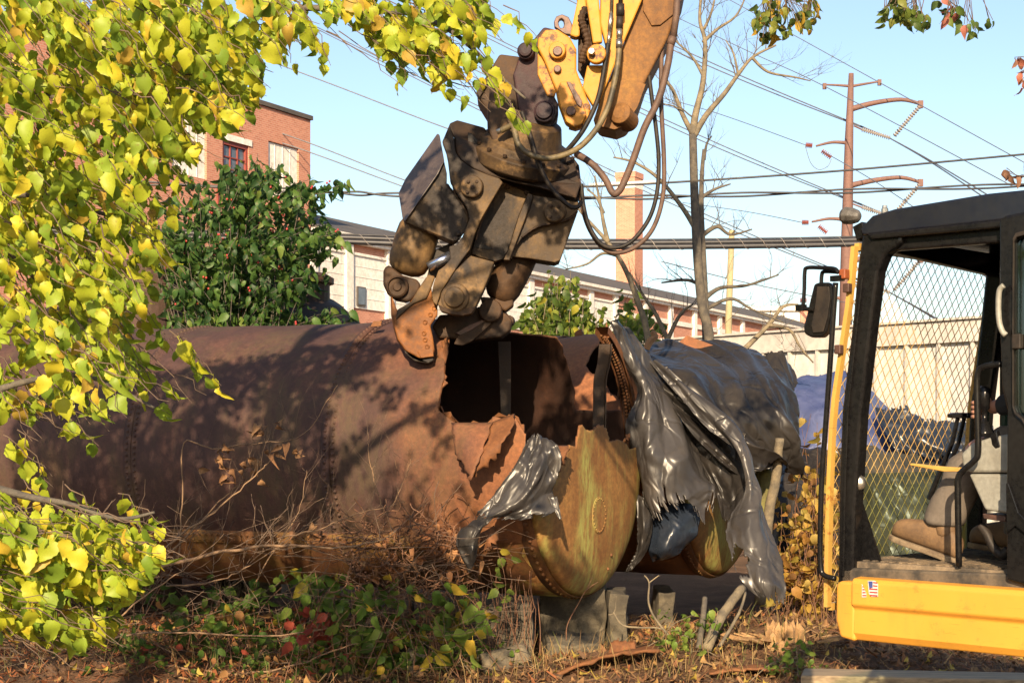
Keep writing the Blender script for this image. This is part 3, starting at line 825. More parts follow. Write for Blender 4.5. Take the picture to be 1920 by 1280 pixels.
def tank_one():
    r = thing('torn_tank', V((C1.x - 2, 14.3, 0.4)), 'long rusty riveted tank torn open by the jaws, with an ochre dished end', 'tank')
    pts = [(836, 640), (829, 660), (833, 685), (834, 712), (823, 742), (822, 768), (842, 785), (852, 792), (885, 794), (921, 794), (926, 781), (945, 786), (964, 777), (978, 800), (990, 826), (1000, 846), (1000, 846)]
    hp = [hit(C1, *p) for p in pts]
    poly = [(t, a * TR) for t, a in hp]
    t0 = poly[0][0]
    te = hit(C1, 955, 700)[0]; tn = hit(C1, 962, 700)[0]
    poly += [(-0.2, poly[-1][1] - 0.02), (-0.2, TR * R(118)), (0.085, TR * R(120)), (0.085, TR * R(160)), (tn + .35, TR * R(160)), (tn + .30, TR * R(118)), (t0 + .06, TR * R(112))]
    hole = rough_poly(poly, 0.035, 0.016, 2)
    ts = np.concatenate([[0.0, 0.012], np.arange(0.03, 2.3, 0.021), np.arange(2.35, 9.0, 0.09)])
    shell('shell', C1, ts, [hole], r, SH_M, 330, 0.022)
    topcut = [(985, 838), (1040, 846), (1062, 852), (1068, 832), (1080, 838), (1086, 800), (1091, 796), (1098, 806), (1110, 808), (1122, 797), (1131, 797), (1138, 806), (1144, 828), (1160, 824), (1172, 830), (1182, 842), (1196, 836), (1230, 836)]
    def cut(px, py):
        for i in range(len(topcut) - 1):
            if topcut[i][0] <= px <= topcut[i + 1][0]:
                k = (px - topcut[i][0]) / (topcut[i + 1][0] - topcut[i][0])
                return py < topcut[i][1] + k * (topcut[i + 1][1] - topcut[i][1])
        return py < 840
    head('end_plate', C1, r, cut, M['head'], 0.17, TR, 60, 240)
    # flanged rim on the far upper side, still standing
    arc_band(C1, 0.085, -0.035, R(112), R(178), TR - .05, TR + .012, 40).build('rim_flange', M['torn'], r, False)
    arc_band(C1, 0.12, -0.006, R(-150), R(-4), TR + 0.001, TR + .008, 90).build('rim_band', M['tank_low'], r, True)
    arc_band(C1, 0.52, 0.125, R(-130), R(-24), TR + 0.001, TR + .006, 60).build('end_overlay', M['head'], r, True)
    rv = MB()
    for k in range(96):
        a = -math.pi + 2 * math.pi * k / 96
        if R(-150) < a < R(-3): rivet(rv, tp(C1, 0.05, a, TR + .010), tp(C1, 0, a) - C1, 0.019)
    for k in range(34):
        a = R(114) + R(60) * k / 34
        rivet(rv, C1 + (NF * math.cos(a) + UZ * math.sin(a)) * (TR - .07) + U * 0.0, U, 0.016)
        rivet(rv, tp(C1, 0.04, a, TR - .052), C1 - tp(C1, 0, a), 0.016)
    rv2 = MB()
    seams = [hit(C1, 605, 860)[0], hit(C1, 235, 860)[0], 8.2]
    for s_ in seams:
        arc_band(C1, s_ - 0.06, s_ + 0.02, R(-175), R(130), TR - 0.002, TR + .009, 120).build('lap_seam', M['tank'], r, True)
        for k in range(120):
            a = R(-170) + R(300) * k / 120
            rivet(rv2, tp(C1, s_ - 0.02, a, TR + .010), tp(C1, 0, a) - C1, 0.018)
            rivet(rv2, tp(C1, s_ - 0.065 - .03, a + .012, TR + .004), tp(C1, 0, a) - C1, 0.016)
    zseam = -0.615
    for row in (0, 1):
        n = int(8.6 / 0.062)
        for k in range(n):
            t = 0.62 + k * 0.062 + row * .03
            rivet(rv, tp(C1, t, zseam - row * 0.05, TR + .012), tp(C1, 0, zseam) - C1, 0.014)
    m = MB()
    for k in range(80):
        ta, tb = 0.5 + k * 0.107, 0.5 + (k + 1) * 0.107
        m.add([tp(C1, ta, zseam + .03, TR + .012), tp(C1, tb, zseam + .03, TR + .012), tp(C1, tb, zseam - .075, TR + .014), tp(C1, ta, zseam - .075, TR + .014), tp(C1, ta, zseam + .03, TR - .004), tp(C1, tb, zseam + .03, TR - .004)], [(0, 1, 2, 3), (0, 4, 5, 1)])
    m.build('lap_strip', M['tank_low'], r, True)
    # manhole cover on the end plate
    ctr = C1 + U * 0.171
    d = V(((1124 - CX) / F, 1, (HY - 965) / F)); O = V((0, 0, CZ))
    l = (ctr - O).dot(U) / d.dot(U); pc = O + d * l
    vdir = V((0.4305, 0.9026, 0))
    mh = MB(); k = 28
    def ov(a, s): return pc + vdir * math.cos(a) * 0.150 * s + UZ * math.sin(a) * 0.155 * s
    fr = [ov(2 * math.pi * i / k, 1.0) + U * 0.001 for i in range(k)]
    mh.prism(fr, U * -0.10)
    o_ = mh.build('manhole_cover', M['head'], r, False, 0.006)
    mr = MB()
    for i in range(24): rivet(mr, ov(2 * math.pi * i / 24, 0.88) + U * 0.001, U, 0.0085)
    tag(mr.build('cover_rivets', M['head'], o_, True), kind='stuff')
    tag(rv.build('rivets', M['tank_low'], r, True), kind='stuff')
    tag(rv2.build('seam_rivets', M['tank'], r, True), kind='stuff')
    m = MB()
    for px, py in ((1146, 1040), (1140, 1066), (1150, 850), (1158, 846)):
        d = V(((px - CX) / F, 1, (HY - py) / F)); l = (C1 + U * 0.15 - O).dot(U) / d.dot(U); rivet(m, O + d * l, U, 0.016)
    tag(m.build('loose_rivets', M['torn'], r, True), kind='stuff')
    # bent lips of plate along the tear
    lp = MB(); nh = len(hole)
    for i in range(0, nh, 2):
        t_, a_ = hole[i][0], hole[i][1] / TR
        if not (-1.2 < a_ < 1.75) or t_ < 0.03: continue
        j = (i + random.choice((2, 3))) % nh
        if abs(hole[j][0] - t_) + abs(hole[j][1] / TR - a_) > .4: continue
        pa = tp(C1, t_, a_, TR - .004); pb = tp(C1, hole[j][0], hole[j][1] / TR, TR - .004)
        nrm = (tp(C1, 0, a_, 1) - C1).normalized(); mid = pa.lerp(pb, rnd(.25, .75)); e_ = (pb - pa).normalized(); inw = nrm.cross(e_)
        k_ = rnd(.010, .055); tip = mid + nrm * rnd(-.02, .05) + inw * k_ * random.choice((1, 1, -1))
        lp.add([pa, pb, tip, pa - nrm * .012, pb - nrm * .012, tip - nrm * .010], [(0, 1, 2), (5, 4, 3), (0, 3, 4, 1), (1, 4, 5, 2), (2, 5, 3, 0)])
    tag(lp.build('torn_lips', M['torn'], r), kind='stuff')
    # inner stay bar and bracket seen through the hole
    st = MB()
    q = crom(PP([(1134, 645), (1131, 680), (1124, 712), (1123, 760), (1122, 812)], 13.75), 4)
    for i in range(len(q) - 1):
        a, b = q[i], q[i + 1]
        st.add([a - V((.05, 0, 0)), a + V((.05, 0, 0)), b + V((.05, 0, 0)), b - V((.05, 0, 0)), a + V((-.05, .03, 0)), a + V((.05, .03, 0)), b + V((.05, .03, 0)), b + V((-.05, .03, 0))],
               [(0, 1, 2, 3), (4, 7, 6, 5), (0, 3, 7, 4), (1, 5, 6, 2)])
        st.add([a + V((.05, -.05, 0)), a + V((.062, -.05, 0)), b + V((.062, -.05, 0)), b + V((.05, -.05, 0)), a + V((.05, .02, 0)), b + V((.05, .02, 0))], [(0, 1, 2, 3), (0, 3, 5, 4)])
    st.build('stay_bar', M['rust_dark'], r, False, 0.004)
    MB().prism(PP([(934, 640), (958, 640), (958, 792), (940, 792)], 13.9), V((0, .03, 0))).build('inner_stiffener', M['rust_dark'], r)
    # torn flaps of plate
    def flap(pts4, nu, nv, fn, mat=M['torn']):
        g = MB(); vs = []
        for i in range(nu + 1):
            for j in range(nv + 1):
                u, v = i / nu, j / nv
                a = pts4[0].lerp(pts4[1], u); b = pts4[3].lerp(pts4[2], u)
                p = a.lerp(b, v) + fn(u, v)
                e = min(u, 1 - u, 1 - v)
                if e < 0.01: p += V((nz(u * 7, v * 7, 1), 0, nz(u * 7, v * 7, 4))) * 0.035
                vs.append(p)
        g.add(vs, [(i * (nv + 1) + j, (i + 1) * (nv + 1) + j, (i + 1) * (nv + 1) + j + 1, i * (nv + 1) + j + 1) for i in range(nu) for j in range(nv)])
        return g.build('torn_flap', mat, r, True, 0, 2, 0.014)
    yf = 12.42
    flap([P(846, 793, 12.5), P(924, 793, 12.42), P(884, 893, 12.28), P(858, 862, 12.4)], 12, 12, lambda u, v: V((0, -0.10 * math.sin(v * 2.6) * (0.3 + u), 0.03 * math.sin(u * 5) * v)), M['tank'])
    flap([P(921, 793, 12.45), P(965, 776, 12.4), P(940, 850, 12.22), P(888, 893, 12.27)], 12, 12, lambda u, v: V((0.02 * math.sin(v * 6), -0.10 * math.sin(v * 3.0), 0)), M['torn'])
    flap([P(1030, 836, 12.42), P(1066, 836, 12.5), P(1062, 850, 12.4), P(1048, 885, 12.35)], 8, 8, lambda u, v: V((0, -0.05 * math.sin(v * 3), 0)), M['torn'])
    flap([P(832, 700, 13.0), P(840, 660, 13.15), P(838, 632, 13.2), P(820, 668, 13.05)], 8, 8, lambda u, v: V((0, -0.06 * math.sin(u * 3), 0)), M['torn'])
    flap([P(1150, 842, 14.0), P(1190, 838, 14.3), P(1180, 808, 14.1), P(1168, 826, 14.0)], 8, 8, lambda u, v: V((0, -0.06 * math.sin(u * 3), .02 * math.sin(v * 5))), M['torn'])
    MB().prism(PP([(694, 613), (700, 602), (716, 601), (714, 611)], 13.55), V((0, .02, 0))).build('rust_scab', M['torn'], r, False, 0.003)
    # gusset box beside the torn end, half hidden by the sheet
    flap([P(900, 1000, 12.40), P(925, 985, 12.38), P(935, 1012, 12.33), P(905, 1035, 12.35)], 8, 6, lambda u, v: V((0, -0.08 * math.sin(u * 3), 0)), M['torn'])
    # saw-tooth tear at the bottom of the black side
    return r
tank_one()

def tank_two():
    r = thing('second_tank', V((1.0, 16.0, 0.4)), 'second rusty tank lying behind the torn one under the black sheeting', 'tank')
    hole = rough_poly([(-.2, TR * R(10)), (0.5, TR * R(20)), (1.05, TR * R(45)), (1.05, TR * R(90)), (1.0, TR * R(130)), (-.2, TR * R(160))], 0.05, 0.03, 5)
    hole2 = rough_poly([(1.35, TR * R(78)), (1.55, TR * R(74)), (1.62, TR * R(95)), (1.38, TR * R(100))], 0.03, 0.03, 8)
    ts = np.concatenate([np.arange(0.0, 2.2, 0.025), np.arange(2.25, 9.0, 0.1)])
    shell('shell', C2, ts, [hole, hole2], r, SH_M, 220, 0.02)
    head('end_plate', C2, r, lambda px, py: py < 800 + 8 * nz(px * .05, 2), M['head'], 0.16, TR, 40, 150, seed=4)
    arc_band(C2, 0.75, 0.125, R(-150), R(-8), TR + 0.001, TR + .006, 60).build('end_overlay', M['torn'], r, True)  # brighter rust band laid on so the shaded shell looks sunlit
    arc_band(C2, 0.12, -0.006, R(-150), R(30), TR + 0.001, TR + .014, 90).build('rim_band', M['tank_low'], r, True)
    rv = MB()
    for k in range(70):
        a = R(-150) + R(180) * k / 70
        rivet(rv, tp(C2, 0.05, a, TR + .016), tp(C2, 0, a) - C2, 0.019)
    tag(rv.build('rivets', M['tank_low'], r, True), kind='stuff')
    MB().prism(PP([(1262, 650), (1288, 628), (1340, 648), (1352, 662), (1270, 664)], 15.6), V((.1, .05, -.05))).build('bent_plate', M['tank'], r, False, 0.004)
    MB().prism(PP([(1078, 622), (1088, 616), (1096, 634), (1106, 652), (1090, 650), (1076, 640)], 16.0), V((.02, .05, 0))).build('torn_flap', M['torn'], r, False, 0.004)
    MB().prism(PP([(1130, 640), (1137, 603), (1145, 625), (1146, 650), (1134, 655)], 13.98), V((.0, .03, 0))).build('torn_flap', M['torn'], r, False, 0.004)
    MB().tube(crom(PP([(1212, 655), (1219, 640), (1228, 632), (1222, 620)], 15.4), 4), [0.035] * 9 + [0.03] * 3 + [.01], 5).build('bent_strap', M['rust_dark'], r)
    # third tank and upright drum behind the bush
    C3 = V((P(600, 820, 19.5).x, 19.5, 2.1))
    q = thing('rear_tank', V((C3.x - 1, 19.8, 0)), 'dark rusty tank with a hatch on top behind the berry bush', 'tank')
    r3 = 1.48
    ts = np.concatenate([np.arange(0, 1, 0.2), np.arange(1, 8, 0.5)])
    shell('shell', C3, ts, [], q, [M['rust_dark']] * 6, 60, 0.0, r3)
    head('end_plate', C3, q, lambda a, b: False, M['rust_dark'], 0.30, r3, 12, 48)
    hb = C3 - U * 0.28 + UZ * (r3 - 0.08)
    MB().lathe(hb, UZ, [(0.36, 0), (0.36, 0.22), (0.41, 0.23), (0.41, 0.30), (0.30, 0.36)], 24).build('hatch', M['rust_dark'], q, False, 0.008)
    MB().abox(C3.x - 5, C3.x - 4.4, 19, 22.5, 0, 1.2).build('saddle', M['concrete'], q)
    MB().abox(C3.x - 1, C3.x - .4, 19, 21, 0, 1.2).build('saddle', M['concrete'], q)
    p = P(272, 820, 18.5)
    d_ = thing('upright_drum', (p.x, p.y, 0), 'upright rusty drum mostly hidden by yellow leaves left of the bush', 'drum')
    zt = CZ + (820 - 488) * 18.5 / F; rr = 68 * 18.5 / F
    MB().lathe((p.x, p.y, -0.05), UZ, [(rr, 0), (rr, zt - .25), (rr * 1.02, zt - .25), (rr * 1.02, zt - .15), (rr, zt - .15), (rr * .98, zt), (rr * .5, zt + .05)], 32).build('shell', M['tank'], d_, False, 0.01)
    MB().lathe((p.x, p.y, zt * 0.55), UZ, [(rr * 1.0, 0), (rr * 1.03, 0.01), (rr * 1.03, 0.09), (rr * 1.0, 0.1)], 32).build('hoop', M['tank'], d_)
tank_two()

# ------------------------------------------------------------------ concrete saddles under the tanks
def block(name, x0, x1, y0, y1, z0, z1, parent, seed, mat=None, amp=0.03):
    bm = bmesh.new()
    bmesh.ops.create_cube(bm, size=1)
    for v in bm.verts:
        v.co = V((x0 + (v.co.x + .5) * (x1 - x0), y0 + (v.co.y + .5) * (y1 - y0), z0 + (v.co.z + .5) * (z1 - z0)))
    bmesh.ops.subdivide_edges(bm, edges=bm.edges, cuts=9, use_grid_fill=True)
    for v in bm.verts:
        c = v.co
        v.co = c + V((noise.noise(c * 4 + V((seed, 0, 0))), noise.noise(c * 4 + V((0, seed, 5))), noise.noise(c * 4 + V((9, 0, seed))))) * amp
    me = bpy.data.meshes.new(name); bm.to_mesh(me); bm.free(); me.materials.append(mat or M['concrete'])
    o = link(name, me, parent)
    b = o.modifiers.new('bevel', 'BEVEL'); b.width = 0.02; b.segments = 2; b.limit_method = 'ANGLE'; b.angle_limit = R(50)
    return o
def saddles():
    def at(px, Y): return (px - CX) * Y / F
    lab = [('lit weathered concrete saddle block right under the torn tank, hung with dry vines', 788, 998, 12.75, 0.52),
           ('short low concrete block in the sun between two taller saddles', 1022, 1130, 12.85, 0.20),
           ('shaded concrete pier under the ochre tank end', 1016, 1138, 13.7, 0.56),
           ('narrow concrete post right of the ochre tank end', 1142, 1178, 13.6, 0.52),
           ('slim concrete post below the second tank beside the leaning log', 1234, 1266, 15.0, 0.40)]
    for i, (l, a, b, Y, h) in enumerate(lab):
        x0, x1 = at(a, Y), at(b, Y)
        o = block('concrete_saddle', x0, x1, Y, Y + 0.7, -0.3, h, None, i * 3.1, None, .045)
        tag(o, l, 'concrete block', 'concrete saddles under the tanks')
saddles()

# ------------------------------------------------------------------ plastic sheeting
def cloth(name, rows, nu, nv, mat, parent, amp=0.05, fu=5, fv=1.6, seed=0, tear=(0, 0, 0, 0), holes=(), skew=0.0, thick=0.004, fine=0.22):
    """rows of control points (px, py, Y) -> a creased sheet; tear = ragged depth at (left, right, top, bottom) as a share of the sheet"""
    ctl = [[P(*p) for p in r] for r in rows]
    nc = len(ctl[0])
    cols = [crom([r[c] for r in ctl], 12) for c in range(nc)]
    m = len(cols[0])
    grid = []
    for j in range(m):
        line = crom([cols[c][j] for c in range(nc)], 12)
        grid.append(line)
    A = np.array([[tuple(p) for p in l] for l in grid])           # m x k x 3
    k = A.shape[1]
    jj = np.linspace(0, m - 1, nv + 1); ii = np.linspace(0, k - 1, nu + 1)
    def samp(j, i):
        j0 = np.minimum(j.astype(int), m - 2); i0 = np.minimum(i.astype(int), k - 2)
        fj = (j - j0)[..., None]; fi = (i - i0)[..., None]
        return (A[j0, i0] * (1 - fi) + A[j0, i0 + 1] * fi) * (1 - fj) + (A[j0 + 1, i0] * (1 - fi) + A[j0 + 1, i0 + 1] * fi) * fj
    J, I = np.meshgrid(jj, ii, indexing='ij')
    G = samp(J, I)
    dv = np.gradient(G, axis=0); du = np.gradient(G, axis=1)
    N = np.cross(du, dv); N /= (np.linalg.norm(N, axis=2, keepdims=True) + 1e-9)
    N = np.where(N[..., 1:2] > 0, -N, N)
    D = np.zeros(J.shape)
    tri = lambda q: 4 * abs(q - math.floor(q + .5)) - 1
    rs = random.Random(seed + 100)
    dirs = []
    for q in range(6):
        an = rs.uniform(-.75, .75) if q < 4 else rs.uniform(.9, 2.2)
        fr = (1.0, 1.5, 2.3, 3.4, 1.3, 2.4)[q]
        dirs.append((math.cos(an) * fr * fu * .30, math.sin(an) * fr * fv * .75, rs.random(), (1.0, .7, .45, .28, .4, .25)[q]))
    for a in range(nv + 1):
        for b in range(nu + 1):
            u, v = b / nu, a / nv
            uu = u + skew * v + 0.08 * nz(u * 2, v * 3, seed + 4)
            x = 1 - 2 * abs(nz(uu * fu, v * fv, seed)); y = 1 - 2 * abs(nz(uu * fu * 2.3 + 5, v * fv * 2.6, seed + 2)); z = nz(u * 14, v * 14, seed + 7)
            w = 1 - 2 * abs(nz(u * 6 + v * 4, v * 7 - u * 3, seed + 11))
            wp = .30 * nz(u * 2.4, v * 2.4, seed + 31); fc = 0
            for i_, (du_, dv_, ph_, wt_) in enumerate(dirs):
                fc += wt_ * tri(uu * du_ + v * dv_ + ph_ + wp * (1 + .5 * i_)) * (.55 + .8 * abs(nz(u * 2 + i_ * 3, v * 2, seed + 41)))
            D[a, b] = amp * (x * 0.38 + 0.62 * fc + fine * (0.10 * z + 0.16 * w))
    G = G + N * D[..., None]
    px = CX + F * G[..., 0] / G[..., 1]; py = HY - F * (G[..., 2] - CZ) / G[..., 1]
    keep = np.ones((nv, nu), bool)
    tl, tr, tt, tb = tear
    for a in range(nv):
        for b in range(nu):
            u, v = (b + .5) / nu, (a + .5) / nv
            n1 = abs(nz(v * 9, seed + 1)) + .7 * abs(nz(v * 31, seed + 6)); n2 = abs(nz(u * 9, seed + 2)) + .7 * abs(nz(u * 31, seed + 3))
            n3 = abs(nz(v * 9, seed + 21)) + .7 * abs(nz(v * 31, seed + 26))
            if u < tl * n1 or 1 - u < tr * n3 or v < tt * n2 or 1 - v < tb * n2 * 1.4: keep[a, b] = False
            for h in holes:
                if in_poly(px[a, b] + 6 * nz(u * 30, v * 30, 3), py[a, b] + 6 * nz(u * 30, v * 30, 8), h): keep[a, b] = False
    idx = np.arange((nv + 1) * (nu + 1)).reshape(nv + 1, nu + 1)
    q = np.stack([idx[:-1, :-1], idx[:-1, 1:], idx[1:, 1:], idx[1:, :-1]], -1)[keep]
    used = np.unique(q); rm = -np.ones(idx.size, int); rm[used] = np.arange(len(used))
    me = np_mesh(name, G.reshape(-1, 3)[used], rm[q].ravel(), 4, mat, smooth_=True)
    o = link(name, me, parent)
    if thick:
        s = o.modifiers.new('solid', 'SOLIDIFY'); s.thickness = thick; s.offset = 0
    return o
def off(rows, dy): return [[(x, y, z + dy) for x, y, z in r] for r in rows]
def sheets():
    rows = [[(990, 828, 12.30), (1005, 812, 12.30), (1034, 826, 12.30)],
            [(966, 866, 12.26), (1000, 850, 12.22), (1050, 866, 12.27)],
            [(936, 912, 12.22), (985, 903, 12.16), (1040, 912, 12.22)],
            [(908, 955, 12.18), (960, 958, 12.10), (1042, 955, 12.2)],
            [(876, 984, 12.16), (915, 975, 12.12), (1000, 978, 12.14)]]
    a = thing('tarp_scrap', P(960, 980, 12.2), 'torn silver grey plastic scrap caught on the ragged edge of the tank end', 'plastic sheet')
    cloth('sheet', rows, 70, 80, M['plastic_grey'], a, 0.05, 4, 2, 3, (0.12, 0.08, 0.10, 0.22), [[(985, 985), (1000, 962), (1022, 966), (1030, 990)], [(1046, 930), (1052, 905), (1065, 960), (1040, 975)]], 0.3)
    rows = [[(868, 990, 12.12), (905, 970, 12.10), (936, 962, 12.12)],
            [(856, 1010, 12.10), (888, 1000, 12.02), (912, 980, 12.08)],
            [(862, 1038, 12.08), (884, 1030, 12.02), (900, 1000, 12.06)],
            [(879, 1074, 12.06), (886, 1062, 12.04), (892, 1030, 12.06)]]
    cloth('hanging_corner', rows, 30, 36, M['plastic'], a, 0.02, 3, 2, 9, (0.03, 0.05, 0, 0.05))
    cloth('shred', [[(1026, 930, 12.2), (1034, 932, 12.2), (1044, 930, 12.2)], [(1036, 950, 12.17), (1042, 950, 12.17), (1048, 948, 12.17)], [(1048, 972, 12.15), (1050, 974, 12.15), (1053, 972, 12.15)]], 8, 16, M['plastic_grey'], a, 0.008, 2, 2, 5)

    b = thing('torn_sheet', P(1260, 980, 14), 'big torn sheet hanging off the right rim of the torn tank in pale glossy folds', 'plastic sheet')
    rows = [[(1138, 606, 14.05), (1148, 602, 14.1), (1164, 608, 14.2), (1180, 622, 14.3)],
            [(1160, 665, 14.15), (1182, 660, 14.15), (1205, 668, 14.25), (1228, 690, 14.4)],
            [(1196, 735, 14.2), (1220, 732, 14.12), (1245, 738, 14.2), (1276, 785, 14.4)],
            [(1176, 795, 14.15), (1215, 800, 14.0), (1265, 830, 14.1), (1305, 868, 14.3)],
            [(1188, 850, 14.15), (1220, 865, 13.95), (1270, 880, 14.0), (1327, 905, 14.2)],
            [(1194, 915, 14.15), (1225, 935, 13.95), (1275, 928, 13.95), (1340, 925, 14.1)],
            [(1212, 962, 14.12), (1245, 974, 13.95), (1290, 955, 13.9), (1328, 998, 14.0)]]
    cloth('sheet', rows, 100, 150, M['plastic_grey'], b, 0.065, 3.2, 2.0, 11, (0.08, 0.05, 0, 0.22), [[(1270, 990), (1276, 945), (1290, 938), (1306, 965), (1312, 1000)]], 0.35)
    cloth('dark_strip', [[(1194, 925, 14.2), (1210, 935, 14.15), (1228, 945, 14.2)], [(1195, 985, 14.1), (1208, 985, 14.05), (1222, 990, 14.1)], [(1194, 1030, 14.1), (1202, 1030, 14.05), (1212, 1028, 14.1)], [(1172, 1074, 14.1), (1178, 1072, 14.1), (1186, 1066, 14.1)]], 24, 50, M['plastic'], b, 0.02, 3, 2, 14, (.1, .05, 0, .05))
    cloth('navy_belly', [[(1220, 960, 14.3), (1265, 945, 14.2), (1315, 945, 14.25)], [(1214, 1000, 14.2), (1260, 985, 14.05), (1312, 975, 14.2)], [(1216, 1035, 14.2), (1252, 1028, 14.0), (1302, 1004, 14.2)], [(1224, 1053, 14.3), (1256, 1042, 14.15), (1286, 1022, 14.25)]], 40, 36, M['plastic_navy'], b, 0.02, 3, 2, 15)

    c = thing('long_torn_strip', P(1440, 1130, 13.6), 'long sheet strip hanging in tatters to the ground, with a jagged hole near its foot', 'plastic sheet')
    rows = [[(1212, 676, 14.35), (1228, 678, 14.35), (1248, 690, 14.35)],
            [(1266, 735, 14.2), (1298, 738, 14.15), (1328, 752, 14.2)],
            [(1326, 802, 14.05), (1355, 790, 14.0), (1382, 800, 14.05)],
            [(1378, 846, 13.9), (1392, 842, 13.85), (1404, 862, 13.95)],
            [(1396, 910, 13.8), (1409, 912, 13.75), (1420, 925, 13.85)],
            [(1360, 985, 13.7), (1400, 978, 13.6), (1440, 985, 13.7)],
            [(1370, 1040, 13.55), (1415, 1040, 13.45), (1464, 1045, 13.55)],
            [(1392, 1085, 13.45), (1430, 1090, 13.35), (1470, 1095, 13.45)],
            [(1416, 1112, 13.4), (1445, 1128, 13.35), (1474, 1136, 13.4)]]
    cloth('sheet', rows, 60, 170, M['plastic_grey'], c, 0.04, 2.6, 3.0, 21, (0.14, 0.07, 0, 0.10), [[(1376, 1018), (1392, 1030), (1404, 1048), (1396, 1062), (1404, 1078), (1382, 1080), (1374, 1056)]], 0.2)
    rows = [[(1262, 770, 14.4), (1330, 800, 14.35), (1398, 812, 14.2)], [(1296, 840, 14.4), (1345, 870, 14.3), (1404, 875, 14.15)], [(1330, 900, 14.35), (1365, 930, 14.25), (1402, 930, 14.1)], [(1358, 972, 14.2), (1370, 978, 14.1), (1390, 966, 14.0)]]
    cloth('shaded_lining', rows, 50, 60, M['plastic'], c, 0.04, 3, 2, 25, (0.06, 0.03, 0, 0.06))

    d = thing('tank_cover_sheet', P(1400, 880, 15), 'wide black sheet draped over the second tank with deep diagonal folds', 'plastic sheet')
    rows = [[(1196, 656, 16.0), (1292, 646, 16.0), (1382, 655, 16.1), (1425, 664, 16.1), (1452, 676, 16.1), (1472, 700, 16.2)],
            [(1200, 672, 15.3), (1288, 668, 15.4), (1375, 676, 15.6), (1425, 684, 15.7), (1460, 696, 15.8), (1480, 722, 16.0)],
            [(1215, 705, 14.65), (1290, 712, 14.7), (1370, 718, 14.9), (1425, 722, 15.1), (1468, 730, 15.3), (1486, 755, 15.6)],
            [(1260, 765, 14.5), (1310, 775, 14.5), (1370, 785, 14.6), (1430, 785, 14.8), (1474, 795, 15.0), (1491, 805, 15.3)],
            [(1320, 840, 14.5), (1350, 850, 14.5), (1390, 850, 14.55), (1435, 850, 14.7), (1478, 850, 14.9), (1492, 860, 15.2)],
            [(1370, 890, 14.5), (1395, 890, 14.5), (1424, 884, 14.5), (1449, 870, 14.7), (1478, 880, 14.9), (1490, 900, 15.2)]]
    cloth('sheet', off(rows, -.26), 150, 130, M['plastic'], d, 0.11, 7.5, 1.4, 31, (0, 0.03, 0.03, 0.06), [], -0.6)
    cloth('pale_hem', [[(1405, 876, 14.45), (1428, 868, 14.42), (1450, 858, 14.6)], [(1406, 888, 14.43), (1430, 882, 14.4), (1451, 872, 14.6)]], 24, 8, M['plastic_grey'], d, 0.012, 3, 1, 33)

    e = thing('blue_wrapped_heap', P(1640, 900, 18.5), 'far heap wrapped in blue grey sheet seen through the mesh guard', 'wrapped heap')
    rows = [[(1470, 728, 19.6), (1530, 706, 19.6), (1600, 706, 19.6), (1670, 770, 19.4), (1760, 806, 19.2), (1870, 815, 19.2)],
            [(1468, 745, 19.0), (1530, 730, 18.9), (1610, 745, 18.9), (1680, 792, 18.7), (1770, 825, 18.6), (1870, 835, 18.6)],
            [(1465, 790, 18.6), (1530, 790, 18.4), (1620, 800, 18.4), (1700, 825, 18.3), (1780, 850, 18.2), (1870, 860, 18.2)],
            [(1465, 850, 18.5), (1530, 850, 18.2), (1620, 860, 18.2), (1710, 870, 18.1), (1790, 885, 18.0), (1870, 890, 18.0)]]
    cloth('blue_sheet', rows, 100, 70, M['plastic_blue'], e, 0.07, 6, 2, 41, (0, 0, 0.06, 0.1))
    rows = [[(1640, 762, 18.3), (1700, 770, 18.25), (1770, 790, 18.2), (1860, 802, 18.2)], [(1650, 800, 18.0), (1720, 815, 17.95), (1790, 830, 17.9), (1860, 840, 17.9)], [(1680, 850, 17.9), (1740, 862, 17.85), (1800, 868, 17.8), (1860, 870, 17.8)]]
    cloth('dark_fold', rows, 80, 40, M['plastic_navy'], e, 0.07, 6, 2, 49, (0.05, 0, 0.22, 0.2))
    rows = [[(1600, 830, 17.9), (1680, 850, 17.8), (1760, 870, 17.8), (1880, 870, 17.8)], [(1598, 900, 17.5), (1680, 900, 17.3), (1760, 905, 17.3), (1880, 910, 17.3)], [(1590, 1000, 17.2), (1680, 1000, 17.0), (1760, 1000, 17.0), (1880, 1000, 17.0)], [(1585, 1130, 16.9), (1680, 1130, 16.8), (1760, 1130, 16.8), (1880, 1130, 16.8)]]
    cloth('green_sheet', rows, 90, 70, M['plastic_green'], e, 0.10, 6, 3, 43, (0, 0, 0.06, 0.03))
    rows = [[(1455, 850, 18.0), (1530, 840, 17.8), (1600, 850, 17.9)], [(1450, 950, 17.2), (1530, 950, 17.0), (1600, 950, 17.3)], [(1450, 1150, 16.8), (1530, 1150, 16.6), (1600, 1150, 17.0)]]
    cloth('dark_sheet', rows, 50, 50, M['plastic'], e, 0.09, 5, 3, 47)
    block('inner_stack', P(1480, 0, 19.5).x, P(1900, 0, 19.5).x, 19.4, 21, -.1, 1.9, e, 4, M['concrete'])
sheets()
# ------------------------------------------------------------------ excavator
X0, Y0 = 1.471, 7.06
BK = V((0.7071, -0.7071, 0)); RG = V((0.7071, 0.7071, 0)); C0 = V((X0, Y0, 0))
def W(a, b, z): return C0 + BK * a + RG * b + UZ * z
def cabp(px, py, b=0.0):
    k = (px - CX) / F
    a = (k * (Y0 + .7071 * b) - X0 - .7071 * b) / (.7071 * (1 + k))
    p = W(a, b, 0)
    return V((p.x, p.y, CZ + (HY - py) * p.y / F))
def caz(px, py, b=0.0):
    p = cabp(px, py, b); return (p - C0).dot(BK), p.z
def rslab(pts, b, th, **kw): return [cabp(x, y, b) for x, y in pts], RG * th
def grow(path, r): return crom(path, 5), r

